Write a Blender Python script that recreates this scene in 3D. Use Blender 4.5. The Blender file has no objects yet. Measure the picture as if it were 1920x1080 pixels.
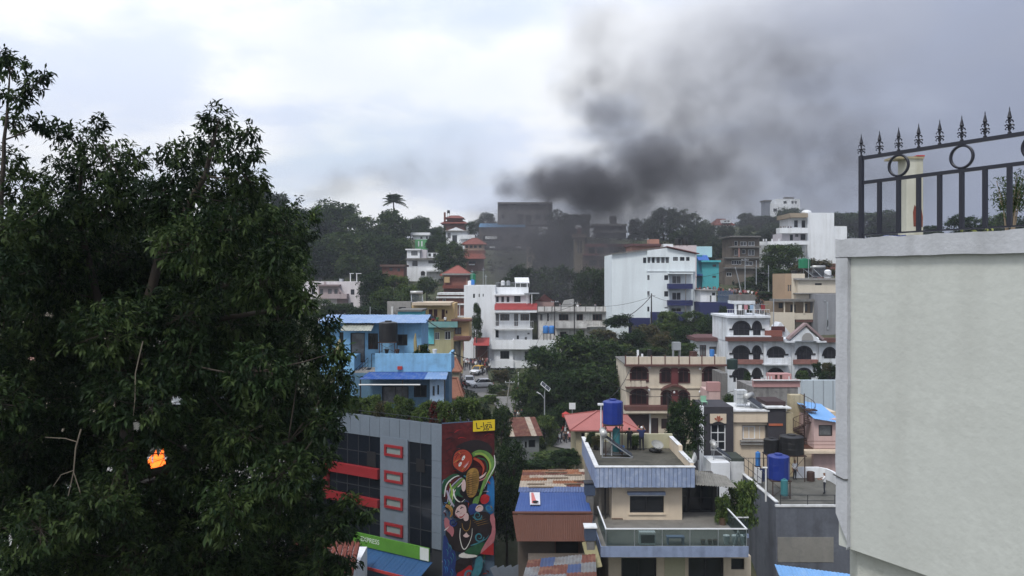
import bpy, math, random
import numpy as np
from math import sin, cos, pi, radians
from mathutils import Vector, Matrix
SC = bpy.context.scene
COL = SC.collection
R = random.Random(7)
F, HOR, CAMZ = 1440.0, 522.0, 30.0     # focal length in photo pixels, eye-level row, eye height in metres

# ---------------------------------------------------------------- camera, sky, sun, exposure
cam = bpy.data.cameras.new('camera'); camo = bpy.data.objects.new('camera', cam); COL.objects.link(camo)
camo.location = (0, 0, CAMZ); camo.rotation_euler = (pi/2, 0, 0)
cam.sensor_width = 36; cam.lens = 27; cam.shift_y = -18/1920; cam.clip_start = .1; cam.clip_end = 6000
SC.camera = camo
SC.view_settings.view_transform = 'Standard'; SC.view_settings.look = 'None'
SC.view_settings.exposure = 0.46; SC.view_settings.gamma = 1; SC.view_settings.use_curve_mapping = False
SUNV = Vector((-.30, -.62, 1.0)).normalized()
sl = bpy.data.lights.new('sun', 'SUN'); sl.energy = 1.5; sl.angle = radians(12); sl.color = (1, .97, .92)
so = bpy.data.objects.new('sun', sl); COL.objects.link(so); so.location = (0, 0, 120)
so.rotation_euler = (-SUNV).to_track_quat('-Z', 'Y').to_euler()
W = bpy.data.worlds.new('World'); SC.world = W; W.use_nodes = True
def build_world():
 nt = W.node_tree; N = nt.nodes; L = nt.links; N.clear()
 out = N.new('ShaderNodeOutputWorld'); mix = N.new('ShaderNodeMixShader')
 b1 = N.new('ShaderNodeBackground'); b2 = N.new('ShaderNodeBackground')
 sky = N.new('ShaderNodeTexSky'); sky.sky_type = 'NISHITA'; sky.sun_disc = False
 sky.sun_elevation = math.asin(SUNV.z); sky.sun_rotation = math.atan2(SUNV.x, SUNV.y)
 sky.air_density = 1.2; sky.dust_density = 2.0
 L.new(sky.outputs[0], b1.inputs[0]); b1.inputs[1].default_value = .12
 tc = N.new('ShaderNodeTexCoord'); sep = N.new('ShaderNodeSeparateXYZ'); L.new(tc.outputs['Generated'], sep.inputs[0])
 def mth(op, a, b=None, clamp=False):
  n = N.new('ShaderNodeMath'); n.operation = op; n.use_clamp = clamp
  for i, v in enumerate((a, b)):
   if v is None: continue
   if isinstance(v, (int, float)): n.inputs[i].default_value = v
   else: L.new(v, n.inputs[i])
  return n.outputs[0]
 zc = mth('MAXIMUM', sep.outputs[2], 0.0)
 den = mth('ADD', zc, .22)
 cv = N.new('ShaderNodeCombineXYZ')
 L.new(mth('DIVIDE', sep.outputs[0], den), cv.inputs[0]); L.new(mth('DIVIDE', sep.outputs[1], den), cv.inputs[1])
 def noise(sc, det, rough, off):
  n = N.new('ShaderNodeTexNoise'); n.inputs['Scale'].default_value = sc; n.inputs['Detail'].default_value = det
  n.inputs['Roughness'].default_value = rough
  mp = N.new('ShaderNodeMapping'); mp.inputs['Location'].default_value = off
  L.new(cv.outputs[0], mp.inputs[0]); L.new(mp.outputs[0], n.inputs[0]); return n.outputs[0]
 def ramp(v, p0, p1, c0=(0, 0, 0, 1), c1=(1, 1, 1, 1), ease=True):
  r = N.new('ShaderNodeValToRGB'); r.color_ramp.interpolation = 'EASE' if ease else 'LINEAR'
  e = r.color_ramp.elements; e[0].position = p0; e[1].position = p1; e[0].color = c0; e[1].color = c1
  L.new(v, r.inputs[0]); return r.outputs[0]
 n1 = noise(1.5, 8, .56, (3.1, 1.7, 0)); n2 = noise(.55, 3, .5, (8.3, 2.2, 4))
 cover = ramp(n2, .36, .5)                                     # thin places let the blue through
 tone = ramp(n1, .40, .60, (.64, .70, .835, 1), (.86, .875, .90, 1))
 # an approaching darker cloud bank over the east (the right of the view), it goes on behind the frame
 az = mth('ARCTAN2', sep.outputs[0], sep.outputs[1])
 azn = mth('ADD', mth('MULTIPLY', az, .5), .5)
 azn = mth('ADD', azn, mth('MULTIPLY', mth('SUBTRACT', n1, .5), .22))
 dk = ramp(azn, .50, .78)
 elev = ramp(sep.outputs[2], .0, .75, (1, 1, 1, 1), (.62, .62, .62, 1))
 dkf = mth('MULTIPLY', dk, elev)
 mc = N.new('ShaderNodeMix'); mc.data_type = 'RGBA'
 L.new(dkf, mc.inputs[0]); L.new(tone, mc.inputs[6]); mc.inputs[7].default_value = (.215, .243, .335, 1)
 L.new(mc.outputs[2], b2.inputs[0])
 st = mth('ADD', mth('MULTIPLY', zc, .95), .71)                # overcast sky: brighter overhead than at the horizon
 L.new(st, b2.inputs[1])
 L.new(mth('MAXIMUM', mth('ADD', mth('MULTIPLY', cover, .30), .70), dkf), mix.inputs[0]); L.new(b1.outputs[0], mix.inputs[1]); L.new(b2.outputs[0], mix.inputs[2])
 L.new(mix.outputs[0], out.inputs[0])
build_world()
cy = SC.cycles
cy.max_bounces = 5; cy.diffuse_bounces = 2; cy.glossy_bounces = 2; cy.transmission_bounces = 4; cy.transparent_max_bounces = 8
cy.volume_bounces = 1; cy.volume_step_rate = 1.6; cy.volume_max_steps = 200; cy.sample_clamp_indirect = 4
try: cy.use_denoising = True
except Exception: pass

# ---------------------------------------------------------------- helpers
def PX(px, Y): return (px-960)/F*Y
def PZ(py, Y): return (HOR-py)/F*Y            # height relative to the eye
def P(px, py, Y): return Vector((PX(px, Y), Y, CAMZ+PZ(py, Y)))

MATS = {}
def M(name, col, rough=.8, var=.12, scale=1.0, streak=0., dirt=(.07, .065, .06), blotch=0., bump=0., metal=0., spec=.3, fine=8.):
 if name in MATS: return MATS[name]
 m = bpy.data.materials.new(name); m.use_nodes = True; nt = m.node_tree; N = nt.nodes; L = nt.links
 bs = N['Principled BSDF']; bs.inputs['Roughness'].default_value = rough; bs.inputs['Metallic'].default_value = metal
 bs.inputs['Specular IOR Level'].default_value = spec
 geo = N.new('ShaderNodeTexCoord')
 def noise(sc, det, mp=None):
  n = N.new('ShaderNodeTexNoise'); n.inputs['Scale'].default_value = sc; n.inputs['Detail'].default_value = det
  if mp:
   q = N.new('ShaderNodeMapping'); q.inputs['Scale'].default_value = mp; L.new(geo.outputs['Object'], q.inputs[0]); L.new(q.outputs[0], n.inputs[0])
  else: L.new(geo.outputs['Object'], n.inputs[0])
  return n.outputs[0]
 def mixc(fac, a, b, typ='MIX'):
  x = N.new('ShaderNodeMix'); x.data_type = 'RGBA'; x.blend_type = typ
  for i, v in ((0, fac), (6, a), (7, b)):
   if isinstance(v, (int, float)): x.inputs[i].default_value = v
   elif isinstance(v, tuple): x.inputs[i].default_value = (*v[:3], 1)
   else: L.new(v, x.inputs[i])
  return x.outputs[2]
 def rmp(v, a, b):
  r = N.new('ShaderNodeMapRange'); r.inputs[1].default_value = a; r.inputs[2].default_value = b; L.new(v, r.inputs[0]); return r.outputs[0]
 c = tuple(col)
 lo = tuple(max(0, x*(1-var)) for x in c); hi = tuple(min(1, x*(1+var)) for x in c)
 n1 = noise(.7*scale, 5)
 cur = mixc(rmp(n1, .3, .7), lo, hi)
 if var > 0:
  n4 = noise(fine*scale, 4); cur = mixc(rmp(n4, .35, .75), cur, tuple(x*(1-var*.8) for x in c))
 if blotch > 0:
  f = N.new('ShaderNodeMath'); f.operation = 'MULTIPLY'; L.new(rmp(noise(1.6*scale, 7), .5, .72), f.inputs[0]); f.inputs[1].default_value = blotch
  cur = mixc(f.outputs[0], cur, dirt)
 if streak > 0:
  f = N.new('ShaderNodeMath'); f.operation = 'MULTIPLY'; L.new(rmp(noise(1.0*scale, 6, (2.2, 2.2, .18)), .48, .78), f.inputs[0]); f.inputs[1].default_value = streak
  cur = mixc(f.outputs[0], cur, dirt)
 L.new(cur, bs.inputs['Base Color'])
 if bump > 0:
  b = N.new('ShaderNodeBump'); b.inputs['Strength'].default_value = bump; b.inputs['Distance'].default_value = .03
  L.new(noise(14*scale, 6), b.inputs['Height']); L.new(b.outputs[0], bs.inputs['Normal'])
 MATS[name] = m; return m

class MB:
 def __init__(s): s.v = []; s.f = []; s.m = []
 def add(s, vs, fs, mi=0):
  o = len(s.v); s.v += [tuple(v) for v in vs]; s.f += [tuple(i+o for i in f) for f in fs]; s.m += [mi]*len(fs); return s
 def box(s, x0, x1, y0, y1, z0, z1, mi=0):
  return s.add([(x0, y0, z0), (x1, y0, z0), (x1, y1, z0), (x0, y1, z0), (x0, y0, z1), (x1, y0, z1), (x1, y1, z1), (x0, y1, z1)],
                     [(0, 3, 2, 1), (4, 5, 6, 7), (0, 1, 5, 4), (1, 2, 6, 5), (2, 3, 7, 6), (3, 0, 4, 7)], mi)
 def obox(s, mat, sx, sy, sz, mi=0):
  a = [(x*sx/2, y*sy/2, z*sz/2) for z in (-1, 1) for x, y in ((-1, -1), (1, -1), (1, 1), (-1, 1))]
  return s.add([mat @ Vector(v) for v in a], [(0, 3, 2, 1), (4, 5, 6, 7), (0, 1, 5, 4), (1, 2, 6, 5), (2, 3, 7, 6), (3, 0, 4, 7)], mi)
 def prism(s, poly, z0, z1, mi=0):               # poly counter-clockwise in xy
  n = len(poly)
  return s.add([(x, y, z0) for x, y in poly]+[(x, y, z1) for x, y in poly],
                     [tuple(range(n-1, -1, -1)), tuple(range(n, 2*n))]+[(i, (i+1) % n, n+(i+1) % n, n+i) for i in range(n)], mi)
 def plate(s, poly, y0, y1, mi=0):               # poly in xz, extruded in y
  n = len(poly)
  return s.add([(x, y0, z) for x, z in poly]+[(x, y1, z) for x, z in poly],
                     [tuple(range(n)), tuple(range(2*n-1, n-1, -1))]+[(i, n+i, n+(i+1) % n, (i+1) % n) for i in range(n)], mi)
 def bar(s, a, b, w, h=None, mi=0):
  a = Vector(a); b = Vector(b); d = b-a; h = h or w
  if d.length < 1e-6: return s
  q = d.to_track_quat('Y', 'Z').to_matrix().to_4x4(); q.translation = (a+b)/2
  return s.obox(q, w, d.length, h, mi)
 def tube(s, pts, r, n=6, mi=0):
  pts = [Vector(p) for p in pts]; rs = r if isinstance(r, (list, tuple)) else [r]*len(pts)
  o = []; fs = []; ref = Vector((.31, .17, .93)).normalized()
  for i, p in enumerate(pts):
   d = (pts[min(i+1, len(pts)-1)]-pts[max(i-1, 0)]); d = d.normalized() if d.length > 1e-9 else Vector((0, 0, 1))
   if abs(d.dot(ref)) > .95: e = Vector((1, 0, 0))
   else: e = ref
   u = d.cross(e).normalized(); w = d.cross(u)
   o += [p+(u*cos(2*pi*k/n)+w*sin(2*pi*k/n))*rs[i] for k in range(n)]
  for i in range(len(pts)-1):
   fs += [(i*n+k, i*n+(k+1) % n, (i+1)*n+(k+1) % n, (i+1)*n+k) for k in range(n)]
  fs += [tuple(range(n-1, -1, -1)), tuple(range((len(pts)-1)*n, len(pts)*n))]
  return s.add(o, fs, mi)
 def lathe(s, prof, n=16, c=(0, 0, 0), mi=0, ribs=0, ramp=0.):
  o = []; fs = []
  for r, z in prof:
   for k in range(n):
    a = 2*pi*k/n; rr = r*(1+(ramp*cos(ribs*a) if ribs else 0)); o.append((c[0]+rr*cos(a), c[1]+rr*sin(a), c[2]+z))
  for i in range(len(prof)-1):
   fs += [(i*n+k, i*n+(k+1) % n, (i+1)*n+(k+1) % n, (i+1)*n+k) for k in range(n)]
  fs += [tuple(range(n-1, -1, -1)), tuple(range((len(prof)-1)*n, len(prof)*n))]
  return s.add(o, fs, mi)
 def mesh(s, name, smooth=False):
  me = bpy.data.meshes.new(name); me.from_pydata(s.v, [], s.f)
  if any(s.m): me.polygons.foreach_set('material_index', s.m)
  if smooth: me.polygons.foreach_set('use_smooth', [True]*len(s.f))
  me.update(); return me
 def build(s, name, mat=None, parent=None, loc=None, rotz=0, smooth=False):
  return link(name, s.mesh(name, smooth), mat, parent, loc, rotz)
def link(name, me, mat=None, parent=None, loc=None, rotz=0):
 if mat and not len(me.materials):
  for m in (mat if isinstance(mat, (list, tuple)) else [mat]): me.materials.append(m)
 o = bpy.data.objects.new(name, me); COL.objects.link(o)
 if parent: o.parent = parent
 if loc is not None: o.location = loc
 if rotz: o.rotation_euler.z = rotz
 return o
def tag(o, label=None, cat=None, group=None, kind=None):
 if label: o['label'] = label
 if cat: o['category'] = cat
 if group: o['group'] = group
 if kind: o['kind'] = kind
 return o
def thing(name, label, cat, loc, rotz=0, group=None):
 o = bpy.data.objects.new(name, None); COL.objects.link(o); o.location = loc; o.rotation_euler.z = rotz; o.empty_display_size = .3
 return tag(o, label, cat, group)
def dup(o, loc=None, rotz=None, label=None, parent=None, scale=None):
 c = o.copy(); COL.objects.link(c)
 if parent: c.parent = parent
 if loc is not None: c.location = loc
 if rotz is not None: c.rotation_euler.z = rotz
 if scale is not None: c.scale = scale
 if label: c['label'] = label
 for ch in list(o.children): dup(ch, parent=c)
 return c

# ---------------------------------------------------------------- materials
GLASS = M('window_glass', (.018, .022, .027), .08, .3, 1.5, spec=.5)
PALE_PANE = M('curtain_reflection_glass', (.16, .165, .17), .15, .5, 2.5, spec=.5)  # paler pane colour stands in for curtains and for reflections in the glass
DARK = M('dark_interior', (.012, .012, .013), .9, .2)
WHITE = M('white_paint', (.78, .80, .82), .7, .06, .5, streak=.42, blotch=.10, dirt=(.42, .42, .40))
WHITE2 = M('weathered_white_paint', (.66, .67, .67), .8, .10, .8, streak=.5, blotch=.35, dirt=(.22, .21, .19))
WFRAME = M('white_frame', (.72, .73, .74), .5, .06)
DFRAME = M('dark_frame', (.025, .025, .028), .5, .1)
BROWNF = M('brown_wood_frame', (.10, .045, .03), .6, .2)
CONC = M('grey_concrete', (.30, .29, .275), .9, .18, 1.2, streak=.4, blotch=.4, dirt=(.12, .115, .105), bump=.3)
CONC2 = M('dark_concrete', (.17, .165, .155), .9, .2, 1.0, streak=.5, blotch=.4, dirt=(.06, .06, .055), bump=.3)
METALD = M('black_iron', (.012, .013, .022), .38, .2, 3, spec=.45)
STEEL = M('galvanised_steel', (.42, .44, .46), .45, .15, 2, metal=.5)
BRICK = M('brick_red', (.19, .08, .06), .85, .25, 2, blotch=.3)
TILE = M('red_roof_tile', (.20, .062, .045), .8, .25, 2, blotch=.35, dirt=(.14, .05, .04))
REDP = M('red_paint', (.42, .045, .04), .6, .15, 2, blotch=.2)
NAVY = M('navy_paint', (.022, .028, .10), .6, .15)

# ---------------------------------------------------------------- terrain height
CTRL = [(-60, -60, -14), (0, -20, -14), (60, -40, -14), (10, 10, -16), (-7, 14, -14), (-25, 12, -13), (30, 20, -20), (0, 30, -22), (-12, 40, -20), (-25, 45, -17), (-60, 50, -12),
 (-3, 52, -24), (8, 46, -23), (22, 52, -24.5), (45, 50, -22), (20, 66, -21), (40, 70, -19), (-10, 66, -17), (-25, 70, -14), (-3, 68, -21),
 (1, 86, -20.2), (7, 96, -20.6), (20, 95, -20.8), (30, 90, -19.5), (45, 92, -18), (3, 104, -19.6), (-2, 118, -18.6), (-7, 130, -18.6), (-4, 127, -18.4), (-9, 126, -18.4), (-8, 136, -17.6), (-5, 137, -17.6), (-7, 143, -16.4), (-10, 156, -15.5), (2, 138, -19.6), (5, 146, -19.6), (2, 126, -19.2), (-2, 149, -18.8),
 (-14, 118, -14.5), (-22, 112, -13), (-40, 120, -11), (-80, 120, -5),
 (10, 112, -16), (13, 122, -11.5), (22, 118, -11.5), (11, 134, -13.5), (17, 148, -12), (10, 148, -14.5), (26, 140, -8.3), (36, 108, -17), (46, 124, -9), (35, 136, -8), (40, 153, -3.0), (45, 149, -3.6), (45, 141, -4.9), (44, 133, -6.2), (52, 160, -2.5), (60, 135, -6), (75, 100, -12),
 (41, 166, -2), (55, 186, -1.5), (74, 192, 3), (95, 185, 6), (-38, 166, -9.5), (-60, 170, -5), (-15, 186, -5), (-20, 205, -2), (-25, 220, -.8), (-9, 236, 2.5), (-4, 200, -4), (12, 180, -5), (10, 230, 1.5), (26, 240, 1.5), (38, 200, 1),
 (-24, 262, 9), (-15, 272, 10), (-20, 302, 17.5), (2, 292, 9), (20, 300, 16), (50, 300, 15), (32, 305, 17), (-60, 260, 12), (-85, 280, 19), (-70, 320, 19), (-45, 300, 15), (-120, 250, 20), (85, 330, 17), (110, 340, 25.5), (130, 300, 11), (160, 300, 9), (200, 260, 8), (70, 260, 8),
 (0, 380, 19), (-120, 380, 22), (120, 400, 20), (0, 520, 5), (-300, 400, 15), (300, 400, 12), (-200, 150, 5), (200, 150, 2), (0, 900, -15), (500, 800, -10), (-500, 800, -10), (-250, 30, -10), (250, 30, -14)]
_C = np.array(CTRL, float)
def Hn(x, y):
 x = np.asarray(x, float); y = np.asarray(y, float)
 yy = np.maximum(y, -40)+60; cy_ = np.maximum(_C[:, 1], -40)+60
 d2 = ((x[..., None]-_C[:, 0])/(.5*(yy[..., None]+cy_)))**2+np.log(yy[..., None]/cy_)**2
 w = 1/(d2+.0006)**1.6
 return (w*_C[:, 2]).sum(-1)/w.sum(-1)
def H(x, y): return float(Hn(np.array([x]), np.array([y]))[0])
FOOT = []          # footprints kept free of undergrowth: (x, y, yaw, u0, u1, v0, v1)
# ---------------------------------------------------------------- building kit
class Bld:
 def __init__(s, name, label, cat, px, Y, base, yaw=0, group=None):
  s.O = Vector((PX(px, Y), Y, base)); s.c, s.s = cos(yaw), sin(yaw); s.yaw = yaw
  s.root = thing(name, label, cat, (s.O.x, Y, CAMZ+base), yaw, group)
 def uv(s, px, py, off=0.):
  dx = (px-960)/F; dz = (HOR-py)/F
  t = (-s.O.x*s.s+s.O.y*s.c+off)/(-dx*s.s+s.c)
  return ((t*dx-s.O.x)*s.c+(t-s.O.y)*s.s, t*dz-s.O.z)
 def rect(s, x0, y0, x1, y1, off=0.):
  xm = (x0+x1)/2
  return s.uv(x0, y0, off)[0], s.uv(x1, y1, off)[0], s.uv(xm, y1, off)[1], s.uv(xm, y0, off)[1]
 def foot(s, u0, u1, v0, v1): FOOT.append((s.O.x, s.O.y, s.yaw, u0, u1, v0, v1))
 def slab(s, x0, y0, x1, y1, o0, o1, mat, name='slab', parent=None):
  u0, u1, z0, z1 = s.rect(x0, y0, x1, y1, o0)
  return MB().box(u0, u1, o0, o1, z0, z1).build(name, mat, parent or s.root)
 def block(s, x0, y0, x1, y1, d, mat, wins=(), off=0., zb=None, name='wall', fm=None, gm=None, t=.22, wname='window', nx=2, nz=1, top=None):
  """wall block in front-plane pixels with real recessed openings; wins = (x0,y0,x1,y1[,nx,nz[,name]])"""
  u0, u1, z0, z1 = s.rect(x0, y0, x1, y1, off)
  if zb is not None: z0 = zb
  hs = [s.rect(*w[:4], off) for w in wins]
  hs = [(max(a, u0+.02), min(b, u1-.02), max(c, z0+.02), min(d_, z1-.02)) for a, b, c, d_ in hs]
  mb = MB()
  xs = sorted({round(v, 4) for v in [u0, u1]+[q for h in hs for q in h[:2]]}); zs = sorted({round(v, 4) for v in [z0, z1]+[q for h in hs for q in h[2:]]})
  y0_ = off
  for i in range(len(xs)-1):
   for j in range(len(zs)-1):
    cx, cz = (xs[i]+xs[i+1])/2, (zs[j]+zs[j+1])/2
    ins = any(h[0] < cx < h[1] and h[2] < cz < h[3] for h in hs)
    y = y0_+t if ins else y0_
    mb.add([(xs[i], y, zs[j]), (xs[i+1], y, zs[j]), (xs[i+1], y, zs[j+1]), (xs[i], y, zs[j+1])], [(0, 1, 2, 3)])
  for a, b, c, d_ in hs:
   for p, q in (((a, c), (b, c)), ((b, c), (b, d_)), ((b, d_), (a, d_)), ((a, d_), (a, c))):
    mb.add([(p[0], y0_, p[1]), (q[0], y0_, q[1]), (q[0], y0_+t, q[1]), (p[0], y0_+t, p[1])], [(0, 1, 2, 3)])
  yb = off+d
  mb.add([(u0, y0_, z0), (u1, y0_, z0), (u1, yb, z0), (u0, yb, z0), (u0, y0_, z1), (u1, y0_, z1), (u1, yb, z1), (u0, yb, z1)],
               [(0, 3, 2, 1), (4, 5, 6, 7), (1, 2, 6, 5), (2, 3, 7, 6), (3, 0, 4, 7)])
  w = mb.build(name, mat, s.root)
  for h, wn in zip(hs, wins):
   s.window(*h, wn[4] if len(wn) > 4 else nx, wn[5] if len(wn) > 5 else nz, fm or DFRAME, gm or GLASS, off+t*.45, name=wn[6] if len(wn) > 6 else wname)
  s.foot(u0, u1, off, yb)
  return u0, u1, z0, z1
 def window(s, u0, u1, z0, z1, nx, nz, fm, gm, y, name='window', fw=None, parent=None):
  fw = fw or min(.09, (u1-u0)*.09)
  mb = MB()
  mb.box(u0, u1, y, y+.05, z0, z0+fw).box(u0, u1, y, y+.05, z1-fw, z1).box(u0, u0+fw, y, y+.05, z0+fw, z1-fw).box(u1-fw, u1, y, y+.05, z0+fw, z1-fw)
  for i in range(1, nx):
   x = u0+(u1-u0)*i/nx; mb.box(x-fw*.4, x+fw*.4, y, y+.045, z0+fw, z1-fw)
  for j in range(1, nz):
   z = z0+(z1-z0)*j/nz; mb.box(u0+fw, u1-fw, y+.003, y+.043, z-fw*.35, z+fw*.35)
  o = mb.build(name, fm, parent or s.root)
  if gm is GLASS and R.random() < .28: gm = PALE_PANE
  if gm: MB().box(u0+fw*.5, u1-fw*.5, y+.05, y+.07, z0+fw*.5, z1-fw*.5).build('pane' if name == 'window' else 'panel', gm, o)
  return o
 def balcony(s, x0, y0, x1, y1, proj, mat, th=.16, slabm=None, name='balcony', rail=None, off=0.):
  """slab plus parapet (or a rail) standing out from the wall; pixel rect is that of the front face"""
  u0, u1, z0, z1 = s.rect(x0, y0, x1, y1, off-proj)
  mb = MB()
  if rail:
   sh = .14; mb.box(u0, u1, off-proj, off, z0, z0+sh)
   b = mb.build(name, slabm or mat, s.root); r = MB()
   r.box(u0, u1, off-proj+.02, off-proj+.07, z1-.05, z1)
   n = max(3, int((u1-u0)/.32))
   for i in range(n+1):
    x = u0+.02+(u1-u0-.06)*i/n; r.box(x, x+.03, off-proj+.03, off-proj+.06, z0+sh, z1-.05)
   r.box(u0, u0+.05, off-proj+.07, off, z1-.05, z1).box(u1-.05, u1, off-proj+.07, off, z1-.05, z1)
   r.build('railing', rail, b); return b
  mb.box(u0, u1, off-proj, off-proj+th, z0, z1).box(u0, u0+th, off-proj+th, off, z0, z1).box(u1-th, u1, off-proj+th, off, z0, z1)
  mb.box(u0+th, u1-th, off-proj+th, off, z0, z0+.15)
  return mb.build(name, mat, s.root)
 def parapet(s, u0, u1, v0, v1, z, h, mat, th=.18, name='parapet'):
  mb = MB().box(u0, u1, v0, v0+th, z, z+h).box(u0, u1, v1-th, v1, z, z+h).box(u0, u0+th, v0+th, v1-th, z, z+h).box(u1-th, u1, v0+th, v1-th, z, z+h)
  return mb.build(name, mat, s.root)
 def hip(s, u0, u1, v0, v1, z, h, ov, mat, name='roof', ridge=.0, fascia=None):
  a, b, c, d = u0-ov, u1+ov, v0-ov, v1+ov; um, vm = (a+b)/2, (c+d)/2; rl = (b-a)*ridge/2
  mb = MB().add([(a, c, z-.12), (b, c, z-.12), (b, d, z-.12), (a, d, z-.12), (a, c, z), (b, c, z), (b, d, z), (a, d, z), (um-rl, vm, z+h), (um+rl, vm, z+h)],
   [(0, 3, 2, 1), (0, 1, 5, 4), (1, 2, 6, 5), (2, 3, 7, 6), (3, 0, 4, 7)]+([(4, 5, 9, 8), (5, 6, 9), (6, 7, 8, 9), (7, 4, 8)] if ridge else [(4, 5, 8), (5, 6, 8), (6, 7, 8), (7, 4, 8)]))
  r = mb.build(name, mat, s.root)
  if ridge or h > .8:                       # ridge caps
   q = MB()
   for k, e in ((4, 8), (5, 9), (6, 9), (7, 8)): q.bar(Vector(mb.v[k])+Vector((0, 0, .03)), Vector(mb.v[e])+Vector((0, 0, .05)), .16, .1)
   if ridge: q.bar(Vector(mb.v[8])+Vector((0, 0, .04)), Vector(mb.v[9])+Vector((0, 0, .04)), .2, .1)
   q.build('ridge_cap', mat, r)
  return r
def corr(p00, p10, p11, p01, waves, amp, th=.012):
 """corrugated sheet through four corners: p00-p10 across the waves, p00-p01 down the slope"""
 p00, p10, p11, p01 = map(Vector, (p00, p10, p11, p01)); n = waves*4
 nrm = (p10-p00).cross(p01-p00).normalized()
 if nrm.z < 0: nrm = -nrm
 vs = []; fs = []
 for k in (0, 1):
  for i in range(n+1):
   t = i/n; o = nrm*(amp*sin(2*pi*waves*t)-th*k)
   vs += [p00.lerp(p10, t)+o, p01.lerp(p11, t)+o]
 m = 2*(n+1)
 for i in range(n):
  a = 2*i; fs += [(a, a+2, a+3, a+1), (m+a, m+a+1, m+a+3, m+a+2), (a, a+1+m-1, m+a+2, a+2), (a+1, a+3, m+a+3, m+a+1)]
 return MB().add(vs, fs)
# ---------------------------------------------------------------- vegetation kit
def np_mesh(name, V, T, mi=None, smooth=False):
 me = bpy.data.meshes.new(name); n = len(T); k = T.shape[1]
 me.vertices.add(len(V)); me.vertices.foreach_set('co', np.asarray(V, np.float32).ravel())
 me.loops.add(n*k); me.loops.foreach_set('vertex_index', np.asarray(T, np.int32).ravel())
 me.polygons.add(n); me.polygons.foreach_set('loop_start', np.arange(0, n*k, k, dtype=np.int32))
 me.polygons.foreach_set('loop_total', np.full(n, k, np.int32))
 if mi is not None: me.polygons.foreach_set('material_index', np.asarray(mi, np.int32))
 me.update(calc_edges=True); me.validate(); return me
def unit(a): return a/np.maximum(np.linalg.norm(a, axis=-1, keepdims=True), 1e-9)
def leaf_geo(tips, outw, k, ln, wd, rng, droop=.35, spread=.9, lenvar=.35, twig=.6):
 """rosettes of k folded leaves round each tip"""
 n = len(tips); base = np.repeat(tips, k, 0); o = np.repeat(unit(outw), k, 0)
 d = unit(o*.55+rng.normal(size=(n*k, 3))*spread*.75+np.array([0, 0, -droop]))
 base = base+rng.normal(size=(n*k, 3))*ln*twig*.6
 L = ln*(1+rng.uniform(-lenvar, lenvar, (n*k, 1))); Wd = L*wd
 up = unit(np.array([0, 0, 1.])+rng.normal(size=(n*k, 3))*.35)
 side = unit(np.cross(d, up)); nr = np.cross(side, d)
 mid = base+d*L*.48
 tip = base+d*L+np.array([0, 0, -1.])*L*.12
 V = np.stack([base, mid+side*Wd*.5+nr*Wd*.16, tip, mid-side*Wd*.5+nr*Wd*.16], 1).reshape(-1, 3)
 i = np.arange(n*k)*4
 T = np.stack([np.stack([i, i+1, i+2], 1), np.stack([i, i+2, i+3], 1)], 1).reshape(-1, 3)
 return V, T
def leafmat(name, c, var=.35, rough=.55, scale=1., hill=False):
 new = name not in MATS; m = M(name, c, rough, var, .35*scale, spec=.12, fine=5.)
 if new:
  N = m.node_tree.nodes; L = m.node_tree.links; bs = N['Principled BSDF']; src = bs.inputs['Base Color'].links[0].from_socket
  if hill:            # each tree its own shade of green
   oi = N.new('ShaderNodeObjectInfo'); hs = N.new('ShaderNodeHueSaturation'); mr = N.new('ShaderNodeMapRange'); mr.inputs[3].default_value = .62; mr.inputs[4].default_value = 1.5; mh = N.new('ShaderNodeMapRange'); mh.inputs[3].default_value = .52; mh.inputs[4].default_value = .475
   L.new(oi.outputs['Random'], mr.inputs[0]); L.new(oi.outputs['Random'], mh.inputs[0]); L.new(mr.outputs[0], hs.inputs['Value']); L.new(mh.outputs[0], hs.inputs['Hue']); L.new(src, hs.inputs['Color']); src = hs.outputs[0]; L.new(src, bs.inputs['Base Color'])
  tl = N.new('ShaderNodeBsdfTranslucent'); L.new(src, tl.inputs[0]); mx = N.new('ShaderNodeMixShader'); mx.inputs[0].default_value = .28; L.new(bs.outputs[0], mx.inputs[1]); L.new(tl.outputs[0], mx.inputs[2]); L.new(mx.outputs[0], N['Material Output'].inputs[0])
 return m
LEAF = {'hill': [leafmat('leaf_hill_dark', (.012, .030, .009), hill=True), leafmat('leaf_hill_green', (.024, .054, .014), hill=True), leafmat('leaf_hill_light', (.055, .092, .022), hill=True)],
  'dark': [leafmat('leaf_dark_green', (.012, .026, .010)), leafmat('leaf_deep_green', (.028, .052, .017)), leafmat('leaf_mid_green', (.058, .088, .028))],
  'mid': [leafmat('leaf_green', (.030, .058, .018)), leafmat('leaf_fresh_green', (.055, .095, .024)), leafmat('leaf_light_green', (.095, .135, .035))],
  'bright': [leafmat('leaf_bright_green', (.075, .13, .03)), leafmat('leaf_yellow_green', (.13, .18, .045)), leafmat('leaf_green', (.030, .058, .018))],
  'olive': [leafmat('leaf_olive', (.05, .06, .022)), leafmat('leaf_olive_light', (.085, .085, .035)), leafmat('leaf_dry', (.15, .115, .055))],
  'red': [leafmat('leaf_red', (.16, .03, .025)), leafmat('leaf_crimson', (.10, .02, .02)), leafmat('leaf_green', (.03, .06, .02))]}
BARK = M('tree_bark', (.06, .048, .038), .95, .3, 3, blotch=.4, bump=.5)
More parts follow.
